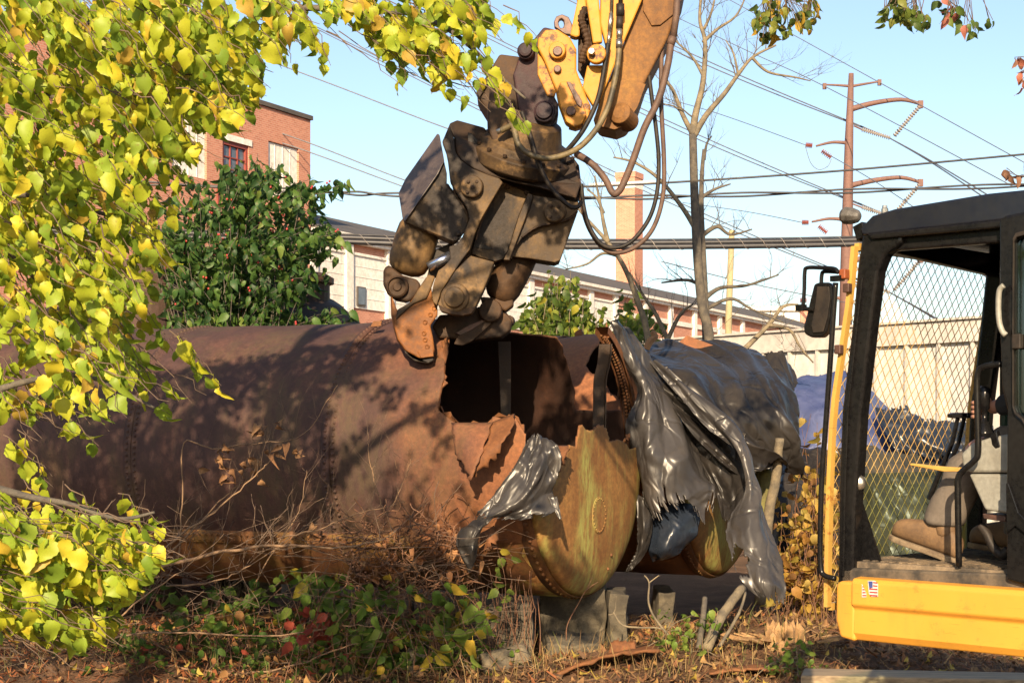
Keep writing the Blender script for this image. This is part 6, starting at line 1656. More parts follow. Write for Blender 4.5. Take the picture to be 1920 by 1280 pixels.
# ------------------------------------------------------------------ mulberry in the foreground
YG = [(0.40, 0.46, 0.035), (0.48, 0.50, 0.04), (0.32, 0.41, 0.035), (0.18, 0.28, 0.03), (0.44, 0.45, 0.03), (0.26, 0.36, 0.04)]
YL = [(0.62, 0.52, 0.04), (0.62, 0.44, 0.05), (0.50, 0.34, 0.06)]
def mulberry():
    r = thing('mulberry_tree', V((-3.3, 6.6, gz(-3.3, 6.6))), 'yellow green broad leaved tree filling the left foreground', 'tree')
    geos = [leaf_geo(.35, .22, .28, .06, .8, .30, i, 12, .06) for i in range(3)] + [leaf_geo(.32, .5, .45, .05, .8, .32, 4, 12, .07), leaf_geo(.37, -.15, .25, .06, .9, .28, 5, 12, .06), leaf_geo(.34, .1, .7, .05, .9, .28, 6, 12), leaf_geo(.33, .7, .5, .06, .9, .28, 7, 12, .09), leaf_geo(.40, .15, .3, .06, .9, .3, 8, 12, .08, .1, .6), leaf_geo(.26, .3, .35, .05, .9, .34, 9, 12, .06, .15), leaf_geo(.30, .9, 1.0, .06, .9, .28, 10, 12, .1, .2), leaf_geo(.42, .1, .15, .07, .9, .25, 11, 12, .1, -.1)]
    L = Leaves('mulberry_leaf', geos, YG + YL, M['leaf'], [5, 4, 5, 3, 4, 5, 2, 1, 1])
    tw = MB(); br = []
    mass = [(-60, -40), (640, -40), (630, 40), (560, 80), (505, 110), (485, 190), (472, 245), (430, 270), (380, 260), (360, 330), (372, 420), (345, 470), (300, 500), (290, 540), (330, 600), (385, 665), (390, 690), (330, 735), (285, 690), (250, 725), (185, 800), (110, 770), (60, 790), (-60, 800)]
    low = [(-60, 915), (110, 910), (215, 918), (345, 945), (372, 985), (310, 1015), (292, 1060), (228, 1185), (165, 1222), (60, 1210), (-60, 1190)]
    def grow_twig(tx, ty, Y, ln, poly, sx, n=7, size=(.058, .100), dirn=None):
        p1 = P(tx, ty, Y)
        d = V((rnd(-1, -.4), rnd(-.25, .45), rnd(-.15, .3) if poly is low else rnd(.1, .8))).normalized()
        p0 = p1 + d * ln
        path = twig_path(p0, p1, .07, .016, 6)
        tw.tube(path, [.0032 - .002 * i / 6 for i in range(7)], 4, False)
        for k in range(n):
            t = (k + .6) / n; j = min(5, int(t * 6)); p = path[j].lerp(path[j + 1], t * 6 - j)
            p = p + V((rnd(-.02, .02), rnd(-.03, .03), rnd(-.015, .01)))
            x, y = proj(p - UZ * .07)
            if poly and not in_poly(x, y, poly): continue
            L.put(p, rnd(*size) * (.8 + .25 * (1 - t)), rnd(-60, 60) - 8, rnd(-12, 42), rnd(-35, 35))
    def fill(poly, n, ys, dens=None, **kw):
        xs = [p[0] for p in poly]; yy = [p[1] for p in poly]; c = 0; g = 0
        while c < n and g < n * 40:
            g += 1
            x, y = rnd(min(xs), max(xs)), rnd(min(yy), max(yy))
            if not in_poly(x, y, poly): continue
            if dens and random.random() > dens(x, y): continue
            grow_twig(x, y + 20, rnd(*ys), rnd(.18, .36), poly, 0, **kw); c += 1
    def dens(x, y):
        h = .55 + 1.0 * nz(x / 90, y / 90, 4)
        if x < 150 and 60 < y < 190: h -= .35
        if y > 380: h -= .12 if y < 590 else .25
        return max(0.06, h)
    fill(mass, 490, (5.4, 7.2), dens)
    fill(low, 230, (5.2, 6.3), lambda x, y: .5 + .8 * nz(x / 70, y / 70, 9))
    for (x, y) in ((415, 690), (400, 672), (340, 700), (320, 745), (180, 800), (98, 860), (100, 880), (60, 740), (150, 760)): grow_twig(x, y, 6.4, .22, None, 0, 5)
    # branch reaching over to the arm
    limb = [(470, 20, 6.9), (560, 15, 6.8), (690, 20, 6.6), (780, 28, 6.5), (850, 62, 6.4), (905, 110, 6.35), (945, 150, 6.3), (985, 185, 6.3)]
    tip = [(640, -30), (960, -30), (945, 50), (905, 70), (960, 150), (1000, 190), (985, 212), (955, 205), (925, 170), (890, 140), (850, 150), (815, 140), (800, 110), (790, 125), (745, 120), (690, 70), (640, 30)]
    fill(tip, 64, (6.1, 6.7), None)
    for (x, y) in ((980, 195), (960, 170), (935, 140), (900, 120), (870, 135), (835, 130), (1010, 40), (760, 120), (600, 70), (545, 85), (620, 90)): grow_twig(x, y, 6.3, .16, None, 0, 5, (.055, .08))
    br.append([P(*q) for q in limb])
    br.append([P(-40, -60, 6.7), P(75, 0, 6.6), P(150, 35, 6.5), P(235, 90, 6.4), P(320, 108, 6.3), P(380, 120, 6.3)])
    br.append([P(-60, 560, 6.2), P(40, 590, 6.1), P(110, 640, 6.0), P(180, 690, 5.9)])
    br.append([P(-60, 900, 5.7), P(50, 930, 5.7), P(130, 945, 5.7), P(220, 972, 5.7), P(290, 960, 5.7)])
    br.append([P(-60, 380, 6.4), P(70, 365, 6.4), P(190, 400, 6.4), P(280, 430, 6.3)])
    br.append([P(-60, 200, 6.8), P(90, 180, 6.8), P(240, 220, 6.7), P(400, 200, 6.6)])
    br.append([P(-60, 760, 5.8), P(30, 720, 5.8), P(160, 705, 5.9), P(290, 765, 5.9)])
    for q in br:
        c = crom(q, 6); n = len(c)
        o = MB().tube(c, [.016 - .0115 * i / n for i in range(n)], 7).build('branch', M['bark'], r, True)
    base = V((-3.3, 6.6, gz(-3.3, 6.6)))
    tk = crom([base - UZ * .1, base + V((.1, 0, 1.2)), base + V((.0, .1, 2.6)), base + V((.35, .1, 4.2)), base + V((.6, 0, 5.8)), base + V((.9, 0, 7.2))], 6)
    MB().tube(tk, [.17 - .135 * i / len(tk) for i in range(len(tk))], 12).build('trunk', M['bark'], r, True)
    for q in ([(0, 0, 2.6), (1.0, -.2, 2.7), (1.4, -.1, 2.4)], [(.1, .1, 3.3), (1.2, .3, 4.3), (2.6, .1, 4.9), (3.5, 0, 4.6)], [(.3, .1, 4.3), (1.3, 0, 5.4), (2.4, -.2, 6.0)], [(.3, .1, 3.8), (-.9, .2, 4.8), (-1.8, 0, 5.6)], [(.6, 0, 5.8), (1.6, .4, 6.6), (2.6, .3, 7.0)], [(0, 0, 2.0), (.9, -.5, 1.9), (1.5, -.8, 1.5)]):
        c = crom([base + V(v) for v in q], 6)
        MB().tube(c, [.06 - .045 * i / len(c) for i in range(len(c))], 8).build('limb', M['bark'], r, True)
    # the crown above the picture, whose leaves throw the dappled shade on the tank and the jaw
    cnt = 0; tries = 0
    def shade(px, py):
        n1 = nz(px / 100, py / 85, 20); n2 = nz(px / 40, py / 40, 31)
        if py > 1005 or (px > 865 and py > 805): return 0
        if 712 < px < 840 and 520 < py < 700: return .12 if n1 > 0 else 0
        if 720 < px < 1110 and py < 610:        # jaw
            return smooth(-.05, .30, n1 + .5 * n2 + .02) * .9 if px < 1100 and py > 215 else 0
        if py < 590: return 0
        d = 1.0
        if px < 380: d = .95 + .4 * n1
        elif py < 690 and px < 800: d = .95 + .4 * n1
        elif px < 620: d = .75 + 1.1 * n1 + .5 * n2
        elif px < 860: d = .02 + 1.3 * n1 + .6 * n2
        elif px < 1010: d = (.95 if 840 < px and py < 790 else .10 + .9 * n1) if py < 960 else 0
        else: d = 1.0 if px < 1185 and py < 830 else 0
        if py > 930: d *= .8 - .6 * smooth(930, 1005, py)
        return max(0, d)
    while cnt < 8500 and tries < 90000:
        tries += 1
        px, py = rnd(-120, 1180), rnd(215, 1005)
        if random.random() > shade(px, py): continue
        T = P(px, py, 13.1)
        for Yq in (rnd(9.2, 10.2), rnd(8.2, 9.2), rnd(7.2, 8.4), rnd(6.2, 7.4)):
            q = T + to_sun * ((Yq - T.y) / to_sun.y)
            x, y = proj(q)
            if y < -45: break
        if y > -45: continue
        q = q + V((rnd(-.03, .03), rnd(-.05, .05), rnd(-.03, .03)))
        L.put(q + UZ * .08, rnd(.07, .105)); cnt += 1
        if cnt % 14 == 0: tw.tube(twig_path(q + UZ * .08, q + V((rnd(-.3, -.1), rnd(-.2, .2), rnd(.1, .3))), .02, .01, 4), .003, 4, False)
    cnt = 0
    for tries in range(30000):          # and the side of the crown left of the picture, shading the bank
        px, py = rnd(-150, 540), rnd(1000, 1290)
        if random.random() > .75 + .7 * nz(px / 90, py / 70, 44): continue
        T = P(px, py, 12.4); Yq = rnd(5.6, 8.8); q = T + to_sun * ((Yq - T.y) / to_sun.y)
        x, y = proj(q)
        if x > -40: continue
        L.put(q + UZ * .08, rnd(.07, .11)); cnt += 1
        if cnt > 1500: break
    tag(tw.build('twigs', M['twig'], r, True), kind='stuff')
    L.scatter(r)
mulberry()

# ------------------------------------------------------------------ other trees and bushes
def polyfill(poly, n, fn, dens=None):
    xs = [p[0] for p in poly]; ys = [p[1] for p in poly]; c = 0; g = 0
    while c < n and g < n * 50:
        g += 1
        x, y = rnd(min(xs), max(xs)), rnd(min(ys), max(ys))
        if not in_poly(x, y, poly): continue
        if dens and random.random() > dens(x, y): continue
        fn(x, y); c += 1
def berry_bush():
    Y = 17.5
    r = thing('berry_bush', V((P(450, 820, Y).x, Y, 0)), 'dark green drooping bush dotted with red berries behind the tank', 'bush')
    geos = [leaf_geo(.27, .3, .3, .02, .8, .15, i) for i in range(2)] + [leaf_geo(.24, .55, .45, .02, .8, .15, 3)]
    L = Leaves('bush_leaf', geos, [(.045, .11, .03), (.07, .15, .035), (.10, .19, .04), (.03, .075, .025), (.17, .24, .05)], M['leaf'], [4, 4, 3, 3, 1])
    st = MB(); be = MB()
    root = V((P(440, 820, Y).x, Y, 0))
    blobs = [(470, 500, 85, 95), (390, 540, 70, 75), (545, 430, 55, 75), (590, 345, 50, 30), (480, 330, 55, 50), (530, 580, 90, 30), (400, 600, 90, 25), (620, 590, 45, 22), (575, 500, 40, 55), (440, 430, 50, 60), (340, 570, 45, 70), (350, 490, 40, 60), (320, 530, 40, 75), (305, 440, 40, 60), (355, 370, 30, 45), (375, 420, 40, 60), (625, 450, 22, 45), (440, 330, 40, 50), (615, 400, 25, 40), (645, 335, 14, 14), (560, 370, 30, 40)]
    ar = [a * b for _, _, a, b in blobs]
    for k in range(520):
        x, y, a, b = random.choices(blobs, ar)[0]
        an = rnd(0, 6.28); q_ = math.sqrt(random.random()) * rnd(.8, 1.12)
        if nz((x + a * q_ * math.cos(an)) / 38, (y + b * q_ * math.sin(an)) / 38, 12) < -.12: continue
        tip = P(x + a * q_ * math.cos(an), y + b * q_ * math.sin(an), Y + rnd(-.8, .8))
        mid = root.lerp(tip, .6) + V((rnd(-.1, .1), 0, .30))
        if k % 4 == 0:
            c = crom([root + V((rnd(-.2, .2), rnd(-.2, .2), 0)), mid, tip], 8)
            st.tube(c, [.012 - .010 * i / len(c) for i in range(len(c))], 4, False)
        d = V((tip.x - root.x, rnd(-.3, .3), .5)).normalized(); t0 = tip - d * .35
        st.tube(twig_path(t0, tip, .05, .01, 4), .0035, 4, False)
        for w in range(13):
            p = t0.lerp(tip, rnd(0, 1)) + V((rnd(-.08, .08), rnd(-.10, .10), rnd(-.07, .05)))
            L.put(p, rnd(.075, .16), rnd(-80, 80), rnd(-20, 50), rnd(-50, 50))
            if random.random() < .035:
                for q in range(2): be.lathe(p + V((rnd(-.03, .03), -.05, rnd(-.05, .0))), UZ, [(.003, 0), (.011, .005), (.013, .013), (.010, .022), (.003, .026)], 6)
    tag(st.build('stems', M['bark'], r, True), kind='stuff')
    tag(be.build('berries', mix2('red_berry', (.45, .03, .03), (.5, .05, .04), 5, .35, 0), r, True), kind='stuff')
    L.scatter(r)
berry_bush()
def sapling():
    Y = 19.5
    r = thing('green_sapling', V((P(1050, 820, Y).x, Y, 0)), 'young light green leafy tree in the sun between the jaw and the chimney', 'tree')
    geos = [leaf_geo(.30, .3, .3, .04, .8, .2, i) for i in range(3)]
    L = Leaves('sapling_leaf', geos, [(.13, .20, .04), (.18, .26, .05), (.27, .32, .06), (.42, .38, .05), (.09, .15, .035)], M['leaf'], [4, 4, 3, 1, 2])
    st = MB(); root = V((P(1050, 820, Y).x, Y, 0))
    for (x, y, n) in ((1040, 530, 6), (1055, 512, 4), (1020, 545, 4), (1190, 620, 5), (1210, 575, 4), (1230, 640, 3), (1010, 570, 6), (1060, 555, 8), (985, 600, 5), (975, 640, 6), (1100, 570, 6), (1120, 600, 6), (1060, 600, 8), (1020, 620, 6), (1150, 610, 5), (1090, 640, 5), (1180, 600, 4), (1215, 590, 4), (1200, 560, 3), (1170, 640, 5), (1050, 640, 5), (1225, 620, 3), (1000, 650, 5), (965, 660, 5)):
        for rep in range(n):
            tip = P(x + rnd(-20, 20), y + rnd(-18, 18), Y + rnd(-.6, .6)); mid = root.lerp(tip, .6) + V((rnd(-.3, .3), 0, .1))
            c = crom([root, mid, tip], 7); st.tube(c, [.014 - .011 * i / len(c) for i in range(len(c))], 4, False)
            for k in range(20):
                t = rnd(.62, 1.0); j = min(len(c) - 2, int(t * (len(c) - 1))); p = c[j].lerp(c[j + 1], t * (len(c) - 1) - j) + V((rnd(-.12, .12), rnd(-.1, .1), rnd(-.06, .08)))
                L.put(p, rnd(.09, .17), rnd(-80, 80), rnd(-10, 60), rnd(-50, 50))
    tag(st.build('stems', M['bark_tan'], r, True), kind='stuff')
    L.scatter(r)
sapling()
def side_twigs(mb, path, r0, n, length, depth, up=.3, seed=0):
    for k in range(n):
        t = rnd(.15, 1.0); j = min(len(path) - 2, int(t * (len(path) - 1))); p = path[j]
        d = (path[j + 1] - path[j]).normalized()
        dr = (d * rnd(.3, .9) + V((rnd(-1, 1), rnd(-.6, .6), rnd(-.5, 1))) * .8 + UZ * up).normalized()
        L_ = length * rnd(.5, 1.1)
        q = [p]
        for i in range(5):
            dr = (dr + V((rnd(-1, 1), rnd(-.5, .5), rnd(-.8, 1))) * .28).normalized(); q.append(q[-1] + dr * L_ / 5)
        rr = r0 * rnd(.6, 1)
        mb.tube(q, [rr * (1 - .16 * i) for i in range(6)], 4, False)
        if depth: side_twigs(mb, q, rr * .55, 3, L_ * .5, depth - 1, up)
def bare_trees():
    Y = 17.5
    r = thing('bare_tree', V((P(1330, 820, Y).x, Y, 0)), 'slim leafless tree with a forked grey trunk rising past the chimney', 'tree')
    c = crom(PP([(1332, 830), (1330, 640), (1316, 570), (1307, 470), (1302, 360), (1299, 252)], Y), 7)
    MB().tube(c, [.058 - .016 * i / len(c) for i in range(len(c))], 12).build('trunk', M['bark'], r, True)
    tw = MB()
    limbs = [([(1299, 252), (1304, 215), (1318, 155), (1322, 80), (1312, 35), (1318, -40)], .07),
             ([(1301, 255), (1325, 215), (1358, 176), (1384, 140), (1412, 107), (1455, 85)], .06),
             ([(1298, 250), (1280, 215), (1262, 170), (1248, 150), (1235, 120)], .05),
             ([(1318, 80), (1345, 55), (1380, 30), (1400, -10)], .035), ([(1410, 108), (1440, 135), (1490, 145), (1520, 152)], .03),
             ([(1322, 150), (1300, 110), (1270, 80), (1250, 60)], .03), ([(1384, 140), (1375, 100), (1360, 75)], .025), ([(1310, 440), (1280, 390), (1235, 335), (1190, 305), (1150, 295)], .05),
             ([(1320, 55), (1335, 20), (1345, -30)], .03), ([(1280, 215), (1265, 200), (1240, 195)], .025)]
    for pts, r0 in limbs:
        r0 *= .62
        q = crom(PP(pts, Y), 6)
        MB().tube(q, [r0 * (1 - .75 * i / len(q)) for i in range(len(q))], 8).build('limb', M['bark_tan'], r, True)
        side_twigs(tw, q, r0 * .26, 8, .55, 2)
    tag(tw.build('twigs', M['bark'], r, True), kind='stuff')
    r = thing('thin_tree', V((P(1327, 820, 17.9).x, 17.9, 0)), 'thinner twisted leafless tree right beside the forked grey trunk', 'tree')
    c = crom(PP([(1328, 830), (1325, 640), (1321, 560), (1318, 480), (1315, 400), (1316, 330), (1320, 280)], 17.9), 7)
    MB().tube(c, [.058 - .04 * i / len(c) for i in range(len(c))], 10).build('trunk', M['bark'], r, True)
    tw = MB()
    for pts, r0 in (([(1318, 440), (1345, 425), (1370, 440), (1410, 430)], .03), ([(1321, 560), (1350, 540), (1400, 535), (1460, 515)], .03), ([(1316, 370), (1340, 355), (1370, 345)], .025), ([(1322, 540), (1290, 525), (1240, 530)], .028), ([(1320, 300), (1325, 270), (1335, 255)], .02), ([(1323, 580), (1370, 560), (1410, 580), (1470, 605)], .025)):
        q = crom(PP(pts, 17.9), 6); MB().tube(q, [r0 * (1 - .75 * i / len(q)) for i in range(len(q))], 7).build('limb', M['bark'], r, True); side_twigs(tw, q, r0 * .26, 6, .5, 2)
    tag(tw.build('twigs', M['bark'], r, True), kind='stuff')
    r = thing('leaning_tree', V((P(1216, 820, 18.5).x, 18.5, 0)), 'leaning leafless tree crossing in front of the chimney', 'tree')
    c = crom(PP([(1222, 830), (1215, 640), (1194, 560), (1170, 500), (1140, 455), (1100, 410), (1080, 385)], 18.5), 7)
    MB().tube(c, [.045 - .032 * i / len(c) for i in range(len(c))], 10).build('trunk', M['bark_tan'], r, True)
    tw = MB()
    for pts, r0 in (([(1255, 645), (1230, 590), (1210, 560), (1180, 510)], .032), ([(1140, 455), (1132, 420), (1125, 380), (1115, 330)], .03), ([(1132, 400), (1118, 370), (1100, 355)], .02), ([(1394, 656), (1441, 609), (1468, 575), (1497, 571)], .034), ([(1160, 480), (1130, 475), (1100, 495), (1060, 505)], .022), ([(1441, 609), (1480, 618), (1500, 650), (1525, 680)], .025), ([(1250, 640), (1275, 590), (1300, 570)], .03)):
        q = crom(PP(pts, 18.5), 6); MB().tube(q, [r0 * (1 - .7 * i / len(q)) for i in range(len(q))], 7).build('limb', M['bark_tan'], r, True); side_twigs(tw, q, r0 * .24, 6, .5, 2)
    tag(tw.build('twigs', M['bark'], r, True), kind='stuff')
bare_trees()
def hanging_branches():
    geos = [leaf_geo(.30, .2, .3, .02, .8, .15, i) for i in range(3)]
    G_ = [(.10, .16, .035), (.16, .22, .04), (.07, .12, .03), (.50, .32, .04), (.24, .26, .05)]
    for name, lab, blobs, cols, Y, n in (
        ('hanging_branch', 'green and yellow leafy branch tip hanging in from the top edge right of the arm', [(1440, 40, 28, 40), (1480, 30, 45, 35), (1525, 20, 18, 22), (1430, 75, 10, 12), (1515, 50, 8, 12)], G_, 9.5, 105),
        ('hanging_branch', 'green leafy branch tip hanging at the top edge above the cab', [(1680, 20, 25, 25), (1715, 35, 28, 25), (1660, 40, 8, 12), (1735, 50, 8, 10)], G_[:3] + [(.22, .24, .05)], 9.5, 75),
        ('hanging_branch', 'small dark green branch tip with a pink leaf at the top edge near the corner', [(1785, 25, 18, 22), (1815, 45, 12, 10), (1830, 60, 6, 10), (1855, 42, 8, 6), (1755, 5, 10, 8)], G_[:3] + [(.45, .16, .12)], 9.5, 42),
        ('red_leaf_twig', 'bare twig with salmon red leaves at the right edge of the sky', [(1908, 115, 10, 14), (1915, 160, 8, 14), (1918, 140, 6, 8)], [(.50, .17, .11), (.42, .2, .12)], 9.0, 10),
        ('red_leaf_twig', 'bare twig with brown red leaves just above the cab roof', [(1890, 328, 14, 8), (1912, 338, 8, 8)], [(.35, .13, .09), (.3, .16, .1)], 9.0, 7)):
        x0 = blobs[0][0]
        b0 = P(x0, blobs[0][1], Y)
        r = thing(name, b0, lab, 'branch', 'branch tips hanging into the sky')
        L = Leaves('tip_leaf', geos, cols, M['leaf']); tw = MB()
        anchor = P(x0 + 15, -160, Y) if x0 < 1880 else P(2000, blobs[0][1] + 5, Y)
        for (bx, by, rx, ry) in blobs:
            q = twig_path(anchor, P(bx, by, Y), -.02, .03, 8); tw.tube(q, [.006 - .0005 * i for i in range(9)], 5, False)
            tot = sum(a * b for _, _, a, b in blobs)
            for k in range(max(3, int(n * rx * ry / tot))):
                a = rnd(0, 6.28); s = math.sqrt(random.random())
                p = P(bx + rx * s * math.cos(a), by + ry * s * math.sin(a), Y + rnd(-.2, .2))
                L.put(p + UZ * .02, rnd(.045, .085), rnd(-80, 80), rnd(-10, 60), rnd(-60, 60))
                if k % 2 == 0: tw.tube([p + UZ * .02, q[5 + k % 3]], .0022, 4, False)
        side_twigs(tw, q, .003, 4, .12, 1)
        tag(tw.build('twigs', M['twig'], r, True), kind='stuff'); L.scatter(r, rest='leaves')
hanging_branches()

# ------------------------------------------------------------------ undergrowth
def gp(px, py, Y): return P(px, py, Y)
def vines():
    geos = [leaf_geo(.34, .25, .25, .04, .8, .2, i) for i in range(3)] + [leaf_geo(.30, .5, .35, .04, .8, .2, 5)]
    GR = [(.10, .19, .035), (.15, .25, .045), (.22, .30, .06), (.07, .13, .03)]
    YE = [(.45, .36, .05), (.55, .38, .05)]
    RD = [(.42, .09, .06), (.36, .07, .06)]
    BR = [(.30, .14, .06), (.36, .19, .08)]
    sets = [
        ('leafy_vine', 'green leafy vine climbing the middle of the bank below the riveted seam', [(560, 1060, 840, 1250)], GR + YE[:1], [4, 4, 3, 3, 1], 12.35, 190, (.09, .155)),
        ('leafy_vine', 'vine with large yellow green leaves in front of the lit concrete block', [(790, 1085, 900, 1250)], GR[1:3] + YE, [3, 3, 2, 2], 12.2, 60, (.11, .18)),
        ('leafy_vine', 'dark green ivy creeping in the shade under the left of the tank', [(180, 1040, 560, 1270)], GR, [3, 2, 1, 4], 12.4, 190, (.07, .12)),
        ('red_vine', 'small vine with crimson leaves among the green ones', [(520, 1110, 580, 1150), (560, 1150, 640, 1200), (510, 1240, 570, 1275)], RD, [2, 1], 12.0, 30, (.10, .15)),
        ('weed_clump', 'bright green weeds at the foot of the lit concrete block', [(870, 1190, 960, 1270)], GR[:3], [2, 3, 2], 12.3, 90, (.04, .07)),
        ('weed_clump', 'pale green sprigs beside the leaning log', [(1230, 1140, 1370, 1250)], GR[1:3], [2, 3], 12.9, 90, (.05, .09)),
        ('weed_clump', 'bright green plant in the wood chips left of the yellow panel', [(1455, 1190, 1530, 1270)], GR[1:3], [3, 2], 12.2, 70, (.04, .08)),
        ('leafy_vine', 'low weeds in the shadow beneath the yellow leaves on the left', [(120, 1150, 320, 1275)], GR, [2, 2, 1, 4], 12.0, 90, (.05, .09)),
        ('leafy_vine', 'short sprig with yellow green leaves in front of the sheet scrap', [(905, 1015, 935, 1065)], GR[2:3] + YE[:1], [3, 1], 12.0, 7, (.07, .11)),
        ('leafy_vine', 'green leaf sprig hanging by the low ochre plate', [(880, 1085, 910, 1110)], GR[1:3], [2, 2], 12.0, 5, (.07, .10)),
        ('leafy_vine', 'thicket of mixed leaves below the riveted seam right of the low yellow leaves', [(300, 1060, 620, 1160), (380, 1120, 600, 1250)], GR + YE[:1] + BR, [3, 3, 3, 3, 1, 2, 2], 12.4, 210, (.08, .14)),
        ('leafy_vine', 'leafy growth covering the concrete stub left of the lit block', [(620, 1060, 800, 1270)], GR + YE[1:] + BR[:1], [3, 3, 3, 3, 1, 2], 12.2, 150, (.08, .14)),
        ('leafy_vine', 'low mixed growth along the bottom edge in front of the dark bank', [(250, 1210, 780, 1280)], GR + BR + RD[:1], [2, 2, 2, 3, 2, 2, 1], 11.9, 200, (.05, .09)),
        ('autumn_shrub', 'orange and yellow leaved shrub between the sheeting and the guard', [(1490, 770, 1560, 1000), (1455, 900, 1570, 1120), (1465, 1000, 1560, 1150)], [(.52, .33, .07), (.42, .22, .06), (.36, .28, .06), (.30, .16, .07), (.55, .40, .12)], [4, 3, 2, 2, 2], 15.6, 420, (.08, .15)),
    ]
    for name, lab, boxes, cols, w, Y, n, size in sets:
        cx = (boxes[0][0] + boxes[0][2]) / 2
        b0 = P(cx, 820, Y); z0 = gz(b0.x, Y)
        r = thing(name, V((b0.x, Y, z0)), lab, 'shrub' if 'shrub' in name else ('weeds' if 'weed' in name else 'vine'))
        L = Leaves(name + '_leaf', geos, cols, M['leaf'], w); tw = MB()
        per = 5
        for k in range(max(2, n // per)):
            x0, y0, x1, y1 = random.choice(boxes)
            x, y = rnd(x0, x1), rnd(y0, y1)
            Yk = Y + rnd(-.35, .35)
            tip = P(x, y, Yk)
            g = V((tip.x + rnd(-.3, .3), Yk + rnd(-.1, .2), 0)); g.z = gz(g.x, g.y)
            if tip.z < g.z + .02: tip.z = g.z + rnd(.03, .12)
            mid = g.lerp(tip, .6) + V((rnd(-.1, .1), rnd(-.1, .05), .04))
            c = crom([g, mid, tip], 6); tw.tube(c, [.005 - .003 * i / len(c) for i in range(len(c))], 4, False)
            for q in range(per):
                t = 1 - .5 * random.random() ** 1.3; j = min(len(c) - 2, int(t * (len(c) - 1)))
                p = c[j] + V((rnd(-.09, .09), rnd(-.09, .05), rnd(-.03, .07)))
                L.put(p, rnd(*size), rnd(-80, 80), rnd(-5, 60), rnd(-60, 60))
        tag(tw.build('stems', M['vine_dry'] if 'weed' not in name else M['bark_tan'], r, True), kind='stuff')
        L.scatter(r)
vines()
def dead_shrub():
    Y = 12.1
    b0 = P(250, 820, Y)
    r = thing('dead_shrub', V((b0.x, Y, 0)), 'leafless grey brown shrub with a few curled brown leaves in front of the tank', 'shrub')
    lines = [([(120, 1120), (300, 1063), (422, 1034), (527, 1022), (640, 1027), (720, 1010)], .017), ([(240, 1090), (330, 1010), (400, 960), (470, 900), (500, 870)], .010), ([(250, 1100), (345, 1010), (420, 930), (480, 890), (510, 860)], .008),
             ([(335, 1060), (341, 945), (345, 831), (400, 840), (481, 831), (554, 822), (590, 790), (633, 722)], .007), ([(300, 1100), (400, 1090), (470, 1060), (560, 1000)], .008), ([(180, 1200), (300, 1186), (527, 1190), (640, 1172), (720, 1175)], .009),
             ([(140, 1240), (300, 1245), (430, 1262), (540, 1250), (640, 1215), (690, 1200)], .011), ([(200, 1180), (280, 1110), (340, 1070), (420, 1000)], .008), ([(480, 1090), (520, 1020), (560, 960), (575, 880)], .006), ([(520, 1010), (600, 990), (680, 960), (760, 940)], .006),
             ([(700, 980), (740, 940), (760, 890), (770, 860)], .004), ([(720, 960), (702, 900), (690, 850), (690, 810)], .004), ([(710, 930), (700, 880), (730, 840), (745, 880)], .003)]
    tw = MB()
    geos = [leaf_geo(.38, 1.0, .9, .05, .6, .15, i, wave=.12) for i in range(3)]
    L = Leaves('curled_leaf', geos, [(.30, .16, .08), (.36, .2, .1), (.24, .12, .06)], M['leaf_dry'])
    for pts, r0 in lines:
        Yk = Y + rnd(-.35, .35)
        q = crom(PP(pts, Yk), 6)
        for i in range(1, len(q) - 1): q[i] = q[i] + V((rnd(-1, 1), rnd(-1, 1), rnd(-1, 1))) * .008
        MB().tube(q, [r0 * (1 - .65 * i / len(q)) for i in range(len(q))], 6).build('branch', M['twig_tan'], r, True)
        side_twigs(tw, q, r0 * .4, 9, .5, 1, .2)
    for (x0, y0, x1, y1, n) in ((398, 825, 442, 865, 8), (405, 880, 425, 905, 4), (450, 850, 495, 900, 9), (480, 785, 525, 810, 6), (500, 830, 560, 860, 7), (370, 855, 390, 880, 1), (520, 985, 600, 1000, 3), (580, 985, 610, 1000, 2), (640, 1010, 690, 1060, 4)):
        for k in range(n): L.put(P(rnd(x0, x1), rnd(y0, y1), Y), rnd(.06, .09), rnd(-90, 90), rnd(-60, 60), rnd(-80, 80))
    tag(tw.build('twigs', M['twig'], r, True), kind='stuff'); L.scatter(r)
    # tangle of dry vine below the seam
    b1 = P(770, 820, 12.3)
    t = thing('dry_vine_tangle', V((b1.x, 12.3, 0)), 'tangle of reddish dry vine heaped against the tank above the concrete block', 'vine tangle')
    tw = MB()
    for k in range(240):
        cx, cy = rnd(650, 890), rnd(975, 1110) if random.random() < .75 else rnd(1090, 1250)
        if cx > 860 and cy > 1060: cx -= 60
        a = rnd(0, 6.28); q = []
        x, y = cx, cy; Yk = rnd(12.15, 12.7)
        for i in range(7):
            q.append(P(x, y, Yk)); a += rnd(-.7, .7); s = rnd(10, 22); x += s * math.cos(a); y += s * .7 * math.sin(a) + (3 if cy > 1090 else 0); Yk += rnd(-.05, .05)
        tw.tube(crom(q, 3), rnd(.002, .006), 4, False)
    for k in range(70):
        x, y0 = rnd(690, 1000), rnd(1060, 1120); Yk = rnd(12.45, 12.72); q = []
        for i in range(6): q.append(P(x, y0 + i * rnd(18, 30), Yk)); x += rnd(-8, 8)
        tw.tube(q, rnd(.002, .005), 4, False)
    tag(tw.build('vine_stems', M['vine_dry'], t, True), kind='stuff')
    L2 = Leaves('dry_leaf', geos, [(.32, .15, .07), (.26, .11, .05), (.4, .2, .09)], M['leaf_dry'])
    for k in range(60): L2.put(P(rnd(680, 900), rnd(980, 1090), rnd(12.1, 12.4)), rnd(.05, .09), rnd(-90, 90), rnd(-60, 60), rnd(-90, 90))
    L2.scatter(t)
